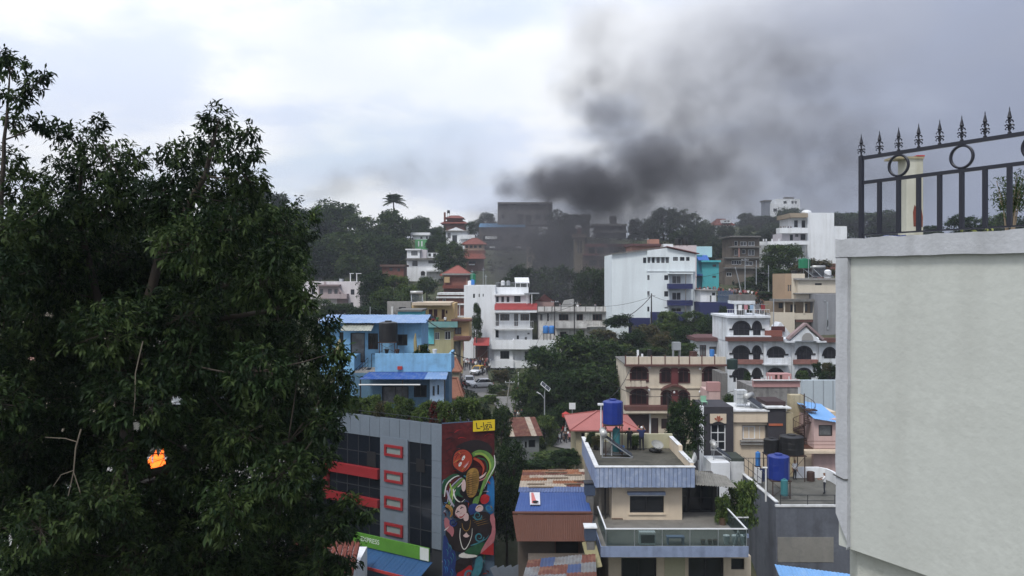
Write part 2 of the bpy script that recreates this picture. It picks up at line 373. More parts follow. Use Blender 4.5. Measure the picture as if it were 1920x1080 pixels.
def lobes_crown(seed, nl, tips, k, ln, wd=.42, shape='round'):
 rng = np.random.default_rng(seed); Vs = []; Ts = []; Ms = []; off = 0
 for j in range(nl):
  a = rng.uniform(0, 2*pi); zz = rng.uniform(.06, .94)
  if shape == 'round': pr = .5*math.sqrt(max(.02, 1-(2*(zz-.45)/1.15)**2))
  elif shape == 'tall': pr = .36*(1-zz)**.45+.04
  elif shape == 'wide': zz = .35+.6*rng.uniform(); pr = .5*math.sqrt(max(.02, 1-((zz-.35)/.68)**2))
  else: zz = zz*.8; pr = .5*math.sqrt(max(.05, 1-(zz/.95)**2))
  rr = pr*rng.uniform(.35, 1)**.6; lr = rng.uniform(.10, .19)*(1.1 if shape != 'tall' else .8)
  c = np.array([cos(a)*rr*.84, sin(a)*rr*.84, zz])
  d = unit(rng.normal(size=(tips, 3))+np.array([0, 0, .35]))
  p = c+d*lr*rng.uniform(.5, 1.08, (tips, 1))*np.array([1, 1, .75])
  V, T = leaf_geo(p, d, k, ln, wd, rng, droop=.2)
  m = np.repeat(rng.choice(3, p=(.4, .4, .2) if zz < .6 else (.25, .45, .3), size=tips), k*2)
  Vs.append(V); Ts.append(T+off); Ms.append(m); off += len(V)
 return np.concatenate(Vs), np.concatenate(Ts), np.concatenate(Ms)
CROWN = {}
def crown_mesh(shape, i, pal):
 key = (shape, i, pal)
 if key not in CROWN:
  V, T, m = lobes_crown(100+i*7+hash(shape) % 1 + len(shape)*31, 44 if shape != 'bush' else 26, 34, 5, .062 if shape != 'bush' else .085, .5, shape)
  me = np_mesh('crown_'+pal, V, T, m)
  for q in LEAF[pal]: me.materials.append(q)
  CROWN[key] = me
 return CROWN[key]
TRUNK = {}
def trunk_mesh(i):
 if i not in TRUNK:
  rng = random.Random(50+i); mb = MB()
  pts = [(0, 0, 0), (rng.uniform(-.03, .03), rng.uniform(-.03, .03), .35), (rng.uniform(-.05, .05), rng.uniform(-.05, .05), .68), (rng.uniform(-.06, .06), 0, 1.0)]
  mb.tube(pts, [.042, .032, .024, .010], 7)
  for k in range(5):
   a = k*2*pi/5+rng.uniform(-.4, .4); h = rng.uniform(.5, .8); b = Vector(pts[1]).lerp(Vector(pts[2]), (h-.35)/.33 if h < .68 else 1)
   e = Vector((cos(a)*rng.uniform(.12, .24), sin(a)*rng.uniform(.12, .24), h+rng.uniform(.15, .3)))
   mb.tube([b, b.lerp(e, .5)+Vector((0, 0, .03)), e], [.016, .011, .004], 5)
  TRUNK[i] = mb.mesh('trunk', True); TRUNK[i].materials.append(BARK)
 return TRUNK[i]
TREES = []
def tree(px, ptop, pbot, wpx, Y, label, shape='round', pal='dark', i=None, name='tree', cat='tree', group=None, depth=None):
 """crown pixel box (px centre, ptop..pbot, wpx) at distance Y; the trunk runs down to the terrain"""
 i = len(TREES) % 4 if i is None else i; pal = 'hill' if pal == 'dark' else pal
 x = PX(px, Y); zt = PZ(ptop, Y); zb = PZ(pbot, Y); w = wpx*Y/F; g = H(x, Y)-.2
 zb = max(zb, g+.15)
 zt = max(zt, zb+1)
 if cat == 'bush':
  t = link(name, crown_mesh(shape, i, pal), None, None, (x, Y, CAMZ+zb)); tag(t, label, cat, group)
  t.scale = (w, (depth or w), zt-zb); t.rotation_euler.z = i*1.3+px*.7; TREES.append(t); return t
 t = thing(name, label, cat, (x, Y, CAMZ+g), 0, group)
 c = link('crown', crown_mesh(shape, i, pal), None, t, (0, 0, zb-g)); c.scale = (w, depth or w, zt-zb); c.rotation_euler.z = px*.7
 hgt = zb-g+(zt-zb)*.75; k = link('trunk', trunk_mesh(i), None, t, (0, 0, 0)); k.scale = (min(w, hgt)*.9+1, min(w, hgt)*.9+1, hgt)
 TREES.append(t); return t

# ---------------------------------------------------------------- terrain
def grid_sheet(name, xs_of, ys, zf, mat, kind='structure'):
 n = None; V = []
 for y in ys:
  xs = xs_of(y); n = len(xs); V.append(np.stack([xs, np.full(n, y), np.zeros(n)], 1))
 V = np.array(V); V[..., 2] = zf(V[..., 0], V[..., 1]); m = len(ys); V = V.reshape(-1, 3)
 i, j = np.meshgrid(np.arange(m-1), np.arange(n-1), indexing='ij'); a = (i*n+j).ravel()
 me = np_mesh(name, V, np.stack([a, a+1, a+n+1, a+n], 1)); me.polygons.foreach_set('use_smooth', [True]*len(me.polygons))
 return tag(link(name, me, mat), kind=kind)
GROUND = M('ground_soil_and_grass', (.055, .065, .03), .95, .45, .25, blotch=.7, dirt=(.10, .085, .06), bump=.5)
ROADM = M('road_concrete', (.20, .195, .19), .9, .15, .8, blotch=.4, dirt=(.13, .12, .11), bump=.2)
_ys = np.concatenate([np.linspace(-50, 36, 24), np.geomspace(40, 420, 190), np.geomspace(432, 880, 24)])
grid_sheet('ground', lambda y: np.linspace(-1, 1, 181)*(abs(y)*1.05+60), _ys, lambda x, y: CAMZ+Hn(x, y), GROUND)
ROADPTS = [(12, 78), (9.5, 88), (5.0, 96), (2.2, 103), (-.6, 111), (-3.2, 120), (-6.2, 130), (-7.2, 142), (-9, 156), (-16, 170)]
def ribbon(name, pts, wd, lift, mat, kind='structure', step=1.5):
 ps = [Vector((x, y, 0)) for x, y in pts]; q = []
 for a in range(len(ps)-1):
  p0 = ps[max(a-1, 0)]; p1 = ps[a]; p2 = ps[a+1]; p3 = ps[min(a+2, len(ps)-1)]; n = max(2, int((p2-p1).length/step))
  for i in range(n):
   t = i/n; q.append(.5*((2*p1)+(p2-p0)*t+(2*p0-5*p1+4*p2-p3)*t*t+(3*p1-p0-3*p2+p3)*t**3))
 q.append(ps[-1]); V = []; n = 5
 for i, p in enumerate(q):
  d = (q[min(i+1, len(q)-1)]-q[max(i-1, 0)]).normalized(); s = Vector((d.y, -d.x, 0))
  zz = max(H(p.x+s.x*k*wd/2, p.y+s.y*k*wd/2) for k in (-.8, 0, .8))+lift
  V += [(p.x+s.x*wd*(k/(n-1)-.5), p.y+s.y*wd*(k/(n-1)-.5), CAMZ+zz) for k in range(n)]
 fs = []
 for i in range(len(q)-1): fs += [(i*n+k, i*n+k+1, (i+1)*n+k+1, (i+1)*n+k) for k in range(n-1)]
 o = MB().add(V, fs).build(name, mat); tag(o, kind=kind); return q
ROADQ = ribbon('road', ROADPTS, 5.2, .16, ROADM)
UPQ = ribbon('road.001', [(32, 156), (40, 153), (45, 149), (46, 141), (44.5, 133), (44, 126)], 5.0, .2, ROADM)
def road_z(x, y, q=None):
 b = min(q or ROADQ, key=lambda p: (p.x-x)**2+(p.y-y)**2); return max(H(b.x, b.y), H(x, y))+.2
# ---------------------------------------------------------------- people
SKIN = M('skin', (.26, .14, .09), .6, .05); HAIRB = M('black_hair', (.012, .01, .01), .6, .1); SHOE = M('dark_shoes', (.02, .02, .02), .6, .1)
SHIRTS = {'black': (.014, .014, .016), 'white': (.72, .72, .72), 'dark red': (.22, .03, .035), 'navy blue': (.02, .03, .09), 'grey': (.17, .17, .18), 'pink': (.45, .2, .22), 'light blue': (.25, .36, .5), 'yellow': (.5, .36, .07), 'green': (.05, .14, .06), 'red': (.42, .03, .03)}
CLOTH = {k: M('cloth_'+k.replace(' ', '_'), v, .85, .08, 4) for k, v in SHIRTS.items()}
TROU = M('dark_trousers', (.02, .022, .03), .85, .1, 4); SHORT = M('light_shorts', (.5, .48, .45), .85, .1, 4)
def make_person_mesh(pose):
 J = {}
 def j(n, x, y, z, r, par=None): J[n] = (Vector((x, y, z)), r, par)
 j('pel', 0, 0, .95, .135); j('ab', 0, 0, 1.12, .125, 'pel'); j('ch', 0, .01, 1.32, .15, 'ab'); j('nk', 0, 0, 1.47, .058, 'ch'); j('h0', 0, -.01, 1.54, .078, 'nk'); j('h1', 0, -.01, 1.62, .102, 'h0'); j('h2', 0, 0, 1.70, .075, 'h1'); 
 j('nose', 0, -.115, 1.60, .018, 'h1')
 for s, n in ((-1, 'l'), (1, 'r')):
  j('ear'+n, s*.10, 0, 1.60, .02, 'h1')
  j('sh'+n, s*.185, 0, 1.40, .066, 'ch')
  if pose == 'lean': e = (s*.27, -.12, 1.24); w = (s*.24, -.36, 1.16); hd = (s*.22, -.44, 1.15)
  elif pose == 'raise': e = (s*.30, -.16, 1.36); w = (s*.2, -.30, 1.55); hd = (s*.17, -.33, 1.62)
  elif pose == 'walk': e = (s*.24, s*.08, 1.12); w = (s*.25, s*.10-.12, .90); hd = (s*.25, s*.10-.16, .83)
  elif pose == 'sit': e = (s*.25, -.1, 1.15); w = (s*.16, -.32, 1.08); hd = (s*.13, -.38, 1.06)
  else: e = (s*.245, .03, 1.12); w = (s*.255, -.04, .88); hd = (s*.25, -.06, .81)
  j('el'+n, *e, .047, 'sh'+n); j('wr'+n, *w, .032, 'el'+n); j('hd'+n, *hd, .036, 'wr'+n)
  d = (Vector(hd)-Vector(w)).normalized(); sd = d.cross(Vector((0, 1, .2))).normalized()
  for f in range(4):
   b = Vector(hd)+d*.02+sd*(f-1.5)*.018; t = b+d*(.075-.012*abs(f-1.3))+Vector((0, -.012, 0)); j('fi%s%d' % (n, f), *t, .009, 'hd'+n)
  t = Vector(w).lerp(Vector(hd), .6)-sd*.05; j('th'+n, *t, .011, 'hd'+n)
  j('hp'+n, s*.095, 0, .88, .10, 'pel')
  if pose == 'sit': k = (s*.11, -.42, .90); a = (s*.11, -.45, .50); t = (s*.11, -.6, .44)
  elif pose == 'walk': k = (s*.1, -.02-s*.13, .50); a = (s*.1, -s*.24+.06, .09); t = (s*.1, -s*.24-.1, .04)
  else: k = (s*.105, -.02, .49); a = (s*.115, .02, .09); t = (s*.13, -.13, .045)
  j('kn'+n, *k, .068, 'hp'+n); j('an'+n, *a, .045, 'kn'+n); j('to'+n, *t, .04, 'an'+n)
 nm = list(J); me = bpy.data.meshes.new('person')
 me.from_pydata([J[n][0] for n in nm], [(nm.index(J[n][2]), nm.index(n)) for n in nm if J[n][2]], [])
 o = bpy.data.objects.new('tmp', me); COL.objects.link(o)
 o.modifiers.new('s', 'SKIN')
 for i, n in enumerate(nm):
  r = J[n][1]; sv = me.skin_vertices[0].data[i]; sv.radius = (r*(1.25 if n in ('ch', 'pel', 'ab') else 1), r*(.85 if n in ('ch', 'pel', 'ab') else 1)); sv.use_root = (n == 'pel')
 sb = o.modifiers.new('d', 'SUBSURF'); sb.levels = 1
 dg = bpy.context.evaluated_depsgraph_get(); m2 = bpy.data.meshes.new_from_object(o.evaluated_get(dg))
 bpy.data.objects.remove(o); bpy.data.meshes.remove(me)
 segs = [(n, J[n][0], J[J[n][2]][0]) for n in nm if J[n][2]]
 for q in range(5): m2.materials.append((SKIN, CLOTH['grey'], TROU, HAIRB, SHOE)[q])
 for p in m2.polygons:
  c = p.center; best = 'pel'; bd = 9
  for n, a, b in segs:
   ab = b-a; t = max(0, min(1, (c-a).dot(ab)/max(ab.length_squared, 1e-9))); dd = (c-(a+ab*t)).length/(.3*J[n][1]+.03)
   if dd < bd: bd = dd; best = n
  if best[:2] in ('h0', 'h1', 'h2', 'no', 'ea'): k = 3 if (c.z > 1.665 or (c.y > .02 and c.z > 1.54)) else 0
  elif best[:2] in ('wr', 'hd', 'fi', 'th'): k = 0
  elif best[:2] in ('nk',): k = 0
  elif best[:2] in ('ab', 'ch', 'sh', 'el'): k = 1
  elif best[:2] in ('to',): k = 4
  elif best[:2] == 'an': k = 2
  else: k = 2
  p.material_index = k; p.use_smooth = True
 return m2
PM = {}
PEOPLE = []
def person(loc, shirt, label, pose='stand', yaw=0., group=None, hgt=1.68, trousers=None, cap=None, base=0.):
 if pose not in PM: PM[pose] = make_person_mesh(pose)
 o = link('person', PM[pose], None, None, (loc[0], loc[1], loc[2]-base), yaw); tag(o, label, 'person', group)
 o.scale = (hgt/1.76,)*3
 for i, m in ((1, CLOTH[shirt]), (2, trousers), (3, cap)):
  if m: o.material_slots[i].link = 'OBJECT'; o.material_slots[i].material = m
 PEOPLE.append(o); return o
# ================================================================ near: the rooftop wall, fence, dark tree
def rooftop_wall():
 yaw = math.atan2(-1, .567)
 b = Bld('rooftop_wall', 'pale green plastered rooftop wall block with grey border, large at the right edge', 'wall', 1568, 9.80, -3.41, yaw)
 pal = M('pale_green_plaster', (.515, .53, .49), .9, .08, .9, streak=.42, dirt=(.38, .385, .35), blotch=.22, bump=.2, fine=14)
 bor = M('grey_border_plaster', (.46, .47, .49), .9, .10, 1.6, streak=.5, dirt=(.22, .22, .22), blotch=.28, bump=.2, fine=16)
 zt = .50+3.41
 MB().prism([(.0, .05), (6, .05), (6, 8), (-4.4, 8)], 0, zt-.04).build('panel', pal, b.root)
 u0 = 0; u1 = b.uv(1590, 700)[0]
 rng = random.Random(3)
 # pilaster with a chipped foot, built of slightly uneven edge points
 pl = [(u0-.0, .42), (u0+.06, .30), (u0+.10, .22), (u0+.17, .10), (u1-.02, -.01), (u1, .03)]
 for i in range(14): pl.append((u1+rng.uniform(-.006, .006), .25+(zt-.24-.25)*i/13))
 for i in range(14): pl.append((u0+rng.uniform(-.006, .006), zt-.24-(zt-.24-.6)*i/13))
 MB().plate(pl, -.012, .05).build('pilaster', bor, b.root)
 top = [(u0, zt-.24)]
 for i in range(30): top.append((u0+6*i/29, zt-.235+rng.uniform(-.006, .006)))
 for i in range(60): top.append((6-(6-u0)*i/59, zt+rng.uniform(-.012, .012)))
 MB().plate(top, -.018, .16).build('coping', bor, b.root)
 MB().prism([(.16, .20), (6, .20), (6, 8), (-4.3, 8), (-.1, .4)], -22, -.002).build('lower_wall', M('stained_lower_plaster', (.47, .48, .43), .9, .1, 1.2, streak=.6, dirt=(.26, .26, .2), bump=.4), b.root)
 cab = MB(); pts = [b.uv(1565, 889), b.uv(1573, 893), b.uv(1585, 899), b.uv(1592, 899)]
 cab.tube([(u, -.024, z) for u, z in pts], .008, 5).build('crack', M('dark_crack', (.06, .06, .055), .9, .1), b.root)
 return b
RW = rooftop_wall()
def iron_fence():
 b = RW; o = .14
 r = thing('iron_fence', 'black wrought iron fence with spear finials and rings on the rooftop wall', 'fence', (b.O.x, b.O.y, CAMZ+b.O.z), b.yaw)
 ua = b.uv(1615, 300, o)[0]; ub = b.uv(1893, 300, o)[0]; st = (ub-ua)/7
 us = [ua+st*i for i in range(14)]
 zt = b.uv(1615, 297, o)[1]; zm = b.uv(1615, 343, o)[1]; zb = b.uv(1615, 440, o)[1]
 ue = us[-1]; w = .021
 def rail(z, h): MB().box(ua-w, ue, o-.016, o+.016, z-h/2, z+h/2).build('rail', METALD, r)
 rail(zt, .045); rail(zm, .042); rail(zb, .018)
 bar = MB().box(-w, w, -w, w, 0, zm-.021-zb-.009).mesh('bar'); bar.materials.append(METALD)
 for i, u in enumerate(us):
  if i == 0: MB().box(u-w*1.15, u+w*1.15, o-w*1.15, o+w*1.15, zb-.12, zt+.03).build('post', METALD, r)
  else: link('bar', bar, None, r, (u, o, zb+.009))
 fz_ = [(.018, 0), (.018, .012), (.010, .022), (.010, .055), (.030, .050), (.042, .066), (.036, .088), (.044, .094), (.030, .100), (.018, .088), (.012, .108), (.012, .136), (.026, .132), (.035, .150), (.024, .158), (.022, .175), (.013, .225), (.004, .262), (.006, .275), (0, .285)]
 fin = MB().lathe([(.020, -.004), (.020, .014), (.010, .024), (.0085, .05), (.014, .085), (.0085, .10), (.0085, .135), (.012, .15), (.024, .172), (.019, .19), (.012, .225), (.0055, .25), (.006, .262), (.002, .285)], 8)
 for q in range(4):
  d = Vector((cos(q*pi/2+pi/4), sin(q*pi/2+pi/4), 0))
  for path, rr in (([(.006, .150), (.026, .142), (.037, .126), (.030, .118)], .0075), ([(.006, .085), (.030, .098), (.042, .090), (.040, .078)], .0085), ([(.006, .072), (.028, .066), (.041, .050), (.030, .038)], .0085)):
   fin.tube([d*a_+Vector((0, 0, z_)) for a_, z_ in path], [rr, rr, rr*.9, rr*.6], 5)
 pass
 fme = fin.mesh('finial'); fme.materials.append(METALD)
 for u in us: link('finial', fme, None, r, (u, o, zt+.022))
 rad = (zt-zm)/2-.030; tor = MB(); n = 28
 V = []; FS = []
 for k in range(n):
  a = 2*pi*k/n
  for rr, yy in ((rad-.012, -.014), (rad+.012, -.014), (rad+.012, .014), (rad-.012, .014)): V.append((rr*cos(a), yy, rr*sin(a)))
 for k in range(n):
  for q in range(4): FS.append((k*4+q, k*4+(q+1) % 4, ((k+1) % n)*4+(q+1) % 4, ((k+1) % n)*4+q))
 tme = tor.add(V, FS).mesh('ring', True); tme.materials.append(METALD)
 for i in (2, 5, 8, 11): link('ring', tme, None, r, (us[i], o, (zt+zm)/2))
iron_fence()
def behind_fence():
 q = P(1707, 435, 13)
 t = thing('concrete_pillar', 'cream concrete pillar with a rust stain seen through the iron fence', 'pillar', (q.x, q.y, CAMZ+.45))
 h = PZ(300, 13)-.45
 MB().box(-.14, .14, -.14, .14, 0, h).build('shaft', M('cream_pillar_paint', (.46, .45, .38), .85, .12, 2, streak=.7, dirt=(.22, .2, .13)), t)
 MB().box(-.36, .145, -.17, .17, h, h+.035).build('cap', M('timber_plank', (.30, .26, .17), .8, .2, 2), t)
 MB().box(.02, .15, -.176, .15, h+.035, h+.055).build('rusty_edge', REDP, t)
 rs = [(-.02, -.14), (.13, -.15), (.135, .02), (.11, .16), (.07, .18), (.05, .13), (.02, .19), (-.005, .22), (-.03, .1)]
 MB().plate([(x, h*.36+z) for x, z in rs], -.1435, -.14).build('rust_stain', M('rust', (.17, .045, .03), .9, .3, 5, blotch=.5), t)
 rng = np.random.default_rng(5)
 q = P(1893, 420, 10.6); t = thing('bottlebrush_shrub', 'thin dark shrub with pale stems behind the right end of the iron fence', 'shrub', (q.x, q.y, CAMZ+.45))
 mb = MB(); tips = []
 for k in range(9):
  a = rng.uniform(0, 2*pi); e = Vector((cos(a)*rng.uniform(.05, .30), sin(a)*.25, rng.uniform(.6, 1.05)))
  m = e*.5+Vector((0, 0, .12)); mb.tube([(cos(a)*.03, sin(a)*.03, 0), m, e], [.012, .008, .004], 5)
  for s in np.linspace(.3, 1, 12): tips.append(m.lerp(e, (s-.3)/.7)+Vector(rng.normal(size=3)*.05))
 mb.build('stems', M('pale_stem', (.26, .2, .14), .9, .2), t)
 tips = np.array(tips); V, T = leaf_geo(tips, rng.normal(size=tips.shape)+[0, 0, .4], 9, .075, .22, rng, droop=.1)
 tag(link('leaves', np_mesh('leaves', V, T, rng.integers(0, 2, len(T))), [LEAF['dark'][1], LEAF['dark'][2]], t), kind='stuff')
 for px, py, Y, pal, lab in ((1840, 428, 9.2, 'mid', 'low yellow green plant on the rooftop wall behind the fence'),):
  q = P(px, py, Y); t = thing('low_plant', lab, 'plant', (q.x, q.y, CAMZ+.44))
  tips = rng.normal(size=(26, 3))*[.13, .06, .03]+[0, 0, .07]
  V, T = leaf_geo(tips, rng.normal(size=tips.shape)+[0, 0, .6], 6, .06, .4, rng)
  tag(link('leaves', np_mesh('leaves', V, T), M('yellow_green_leaf', (.22, .24, .06), .6, .3), t), kind='stuff')
 q = P(1676, 436, 9.7); mb = MB(); 
 for i in range(5): mb.obox(Matrix.Translation((q.x-.13+.07*i, q.y, CAMZ+.52+.004*(i % 2)))@Matrix.Rotation(.2*(i-2), 4, 'Y'), .09, .12, .02)
 tag(mb.build('folded_tarp', M('blue_tarp', (.03, .06, .22), .6, .2)), 'folded blue tarp lying behind the foot of the iron fence', 'tarp')
behind_fence()

HOLES = [(90, 590, 10, 6), (60, 672, 9, 6), (330, 752, 11, 11), (294, 860, 21, 27), (278, 902, 18, 8), (256, 797, 8, 14), (345, 840, 7, 10), (20, 1010, 6, 14), (232, 1030, 4, 9), (205, 880, 8, 7), (118, 805, 5, 6), (650, 1030, 40, 14), (215, 760, 6, 5)]
def hero_tree(name, label, spine_sets, lobes, seed, leaf=.118, tipk=140, k=10, pal='dark', weights=(.42, .38, .20), group=None, holes=True):
 rng = np.random.default_rng(seed); rr = random.Random(seed)
 b0 = spine_sets[0][0]; base = P(b0[0], b0[1], b0[2]); g = H(base.x, base.y)-.2; base.z = CAMZ+g
 t = thing(name, label, 'tree', base, 0, group)
 mb = MB(); spine = []
 for ss in spine_sets:
  pts = [P(x, y, Y)-base for x, y, Y, r in ss]; rad = [r for *_, r in ss]
  if ss is spine_sets[0]: pts[0] = Vector((0, 0, 0))
  # round the spine off
  pp = []; rp = []
  for i in range(len(pts)-1):
   for s in (0, .34, .67): pp.append(pts[i].lerp(pts[i+1], s)+Vector((rr.uniform(-1, 1), rr.uniform(-1, 1), 0))*rad[i]*.35); rp.append(rad[i]+(rad[i+1]-rad[i])*s)
  pp.append(pts[-1]); rp.append(rad[-1]); mb.tube(pp, rp, 9); spine += pp[1:]
 tk = mb.build('trunk', BARK, t, smooth=True)
 lm = MB(); Vs = []; Ts = []; Ms = []; off = 0
 for (x, y, r, Y) in lobes:
  c = P(x, y, Y)-base; R_ = r*Y/F
  s = min(spine, key=lambda p: (p-c).length+max(0, p.z-c.z)*2.5); md = s.lerp(c, .55)+Vector((0, 0, -.12*R_))
  lm.tube([s, md, c], [.017, .012, .005], 5); spine.append(c)
  n = int(tipk*(R_/.65)**1.7*(.6 if y < 345 else 1))+6
  d = unit(rng.normal(size=(n, 3))); rad = rng.uniform(.25, 1.08, (n, 1))**.6
  p = np.array(c)+d*rad*R_*np.array([1, 1, .85])+rng.normal(size=(n, 3))*R_*.08
  for q in p[::9]: lm.tube([c, c.lerp(Vector(q), .6)+Vector((0, 0, -.04)), Vector(q)], [.008, .006, .003], 3)
  V, T = leaf_geo(p, d+np.array([0, 0, .15]), k, leaf, .36, rng, droop=.5, spread=.75)
  lw = np.array(weights)*np.array([[1, 1, 1], [1.5, .7, .3], [.5, 1, 2.2]][rng.integers(0, 3)]); tm = rng.choice(3, p=lw/lw.sum(), size=n); m = np.repeat(tm, k*2)
  if holes:
   L = V.reshape(-1, 4, 3).mean(1)+np.array(base-Vector((0, 0, CAMZ)))
   qx = 960+L[:, 0]/L[:, 1]*F; qy = HOR-L[:, 2]/L[:, 1]*F
   keep = np.ones(len(L), bool)
   for hx, hy, a, b_ in HOLES: keep &= ((qx-hx)/a)**2+((qy-hy)/b_)**2 > rng.uniform(.6, 1.3, len(L))
   idx = np.where(keep)[0]; V = V.reshape(-1, 4, 3)[idx].reshape(-1, 3); i4 = np.arange(len(idx))*4
   T = np.stack([np.stack([i4, i4+1, i4+2], 1), np.stack([i4, i4+2, i4+3], 1)], 1).reshape(-1, 3); m = m.reshape(-1, 2)[idx].ravel()
  Vs.append(V); Ts.append(T+off); Ms.append(m); off += len(V)
 tag(lm.build('branches', BARK, t), kind='stuff')
 me = np_mesh('foliage', np.concatenate(Vs), np.concatenate(Ts), np.concatenate(Ms))
 tag(link('foliage', me, LEAF[pal], t), kind='stuff')
 return t
def hero():
 rr = random.Random(11); L = []
 top = [(190, 292, 52), (245, 300, 34), (125, 318, 44), (150, 258, 30), (105, 245, 24), (170, 335, 50), (230, 345, 45), (410, 222, 34), (400, 262, 46), (352, 285, 36), (442, 280, 36), (458, 330, 40), (465, 245, 16), (478, 290, 14), (318, 290, 22), (300, 365, 42), (380, 345, 62), (450, 375, 48), (478, 345, 26), (250, 385, 52), (340, 405, 60), (420, 430, 60), (190, 400, 60), (180, 235, 18), (330, 325, 40)]
 for x, y, r in top: L.append((x, y, r, rr.uniform(13, 15.5)))
 edge = {470: 520, 540: 515, 610: 570, 680: 612, 750: 600, 820: 580, 890: 560, 960: 560, 1030: 600, 1095: 600}
 for y, xm in edge.items():
  x = 130
  while x < xm:
   L.append((x+rr.uniform(-18, 18), y+rr.uniform(-20, 20), rr.uniform(58, 78), rr.uniform(12.2, 17.0))); x += rr.uniform(66, 84)
 for y in range(420, 1100, 84):
  for x in range(20, 560, 84): L.append((x+rr.uniform(-20, 20), y+rr.uniform(-20, 20), 72, rr.uniform(17, 18.6)))
 for x, y, r in [(520, 480, 30), (540, 520, 26), (566, 566, 26), (610, 616, 28), (630, 660, 26), (632, 705, 24), (628, 745, 26), (605, 800, 36), (590, 860, 36), (575, 930, 40), (640, 955, 26), (672, 968, 16), (690, 962, 9), (620, 1000, 34), (640, 1050, 34), (600, 1075, 40), (655, 935, 12)]:
  L.append((x, y, r, rr.uniform(12.6, 14)))
 hero_tree('broadleaf_tree', 'big dark broadleaf tree filling the left third, its trunk left of the flames', [
  [(240, 1080, 14.8, .17), (240, 900, 14.8, .135), (243, 740, 14.8, .12), (262, 590, 14.6, .10), (320, 440, 14.4, .075), (385, 330, 14.3, .05), (408, 235, 14.2, .018)],
  [(243, 740, 14.8, .09), (180, 560, 14.6, .07), (150, 420, 14.5, .05), (150, 270, 14.5, .018)],
  [(250, 680, 14.8, .08), (400, 600, 14.2, .06), (520, 580, 13.8, .03)],
  [(240, 900, 14.8, .09), (380, 860, 14.2, .06), (540, 830, 13.6, .03)]], L, 21)
 L2 = []
 for x, y, r in [(25, 128, 26), (8, 105, 18), (62, 165, 18), (82, 140, 11), (45, 190, 15), (12, 175, 20), (30, 235, 22), (75, 235, 18), (10, 300, 34), (40, 350, 44), (100, 380, 40)]: L2.append((x, y, r, rr.uniform(12.6, 14.2)))
 for y in (440, 520, 600, 680, 760, 840, 920, 1000, 1080):
  for x in (-70, 0, 70): L2.append((x+rr.uniform(-15, 15), y+rr.uniform(-18, 18), rr.uniform(56, 74), rr.uniform(12, 15.5)))
 hero_tree('broadleaf_tree', 'slender dark tree at the left edge with a bare upper stem under a leafy tip', [
  [(-30, 1080, 13.6, .10), (-20, 800, 13.6, .085), (-5, 500, 13.5, .06), (6, 300, 13.4, .035), (14, 190, 13.4, .02), (20, 110, 13.4, .008)]], L2, 22)
 L3 = []
 for x, y, r in [(500, 405, 26), (530, 445, 36), (560, 425, 14), (590, 402, 10), (550, 475, 26), (520, 500, 40), (545, 520, 18), (480, 430, 36), (545, 395, 9), (500, 560, 46)]: L3.append((x, y, r, rr.uniform(21, 24)))
 hero_tree('broadleaf_tree', 'lighter green loose tree showing beside the right flank of the big dark tree', [[(500, 700, 23, .12), (515, 560, 23, .09), (530, 450, 22.5, .04), (540, 400, 22, .015)]], L3, 23, .17, 120, 8, 'mid', (.5, .35, .15), holes=False)
 # the two bare pale twigs hanging out of the dark crown
 br = MB(); M2 = M('pale_dead_wood', (.20, .17, .13), .9, .25)
 for ch, r in (([(152, 805), (142, 840), (138, 885), (128, 930)], .013), ([(138, 885), (148, 915), (155, 940)], .008), ([(138, 882), (115, 890), (100, 912)], .007), ([(143, 828), (122, 822), (85, 820)], .007)):
  br.tube([P(x, y, 11.9) for x, y in ch], [r, r*.9, r*.7, r*.5][:len(ch)], 5)
 tag(br.build('dead_branch', M2), 'bare forked pale branch low in the dark tree at far left', 'branch')
 br = MB(); br.tube([P(x, y, 11.9) for x, y in ((268, 640), (262, 665), (254, 700), (253, 750), (250, 780))], [.008, .009, .008, .007, .005], 5)
 tag(br.build('dead_branch', M2), 'single pale hanging twig in the middle of the big dark tree', 'branch')
hero()
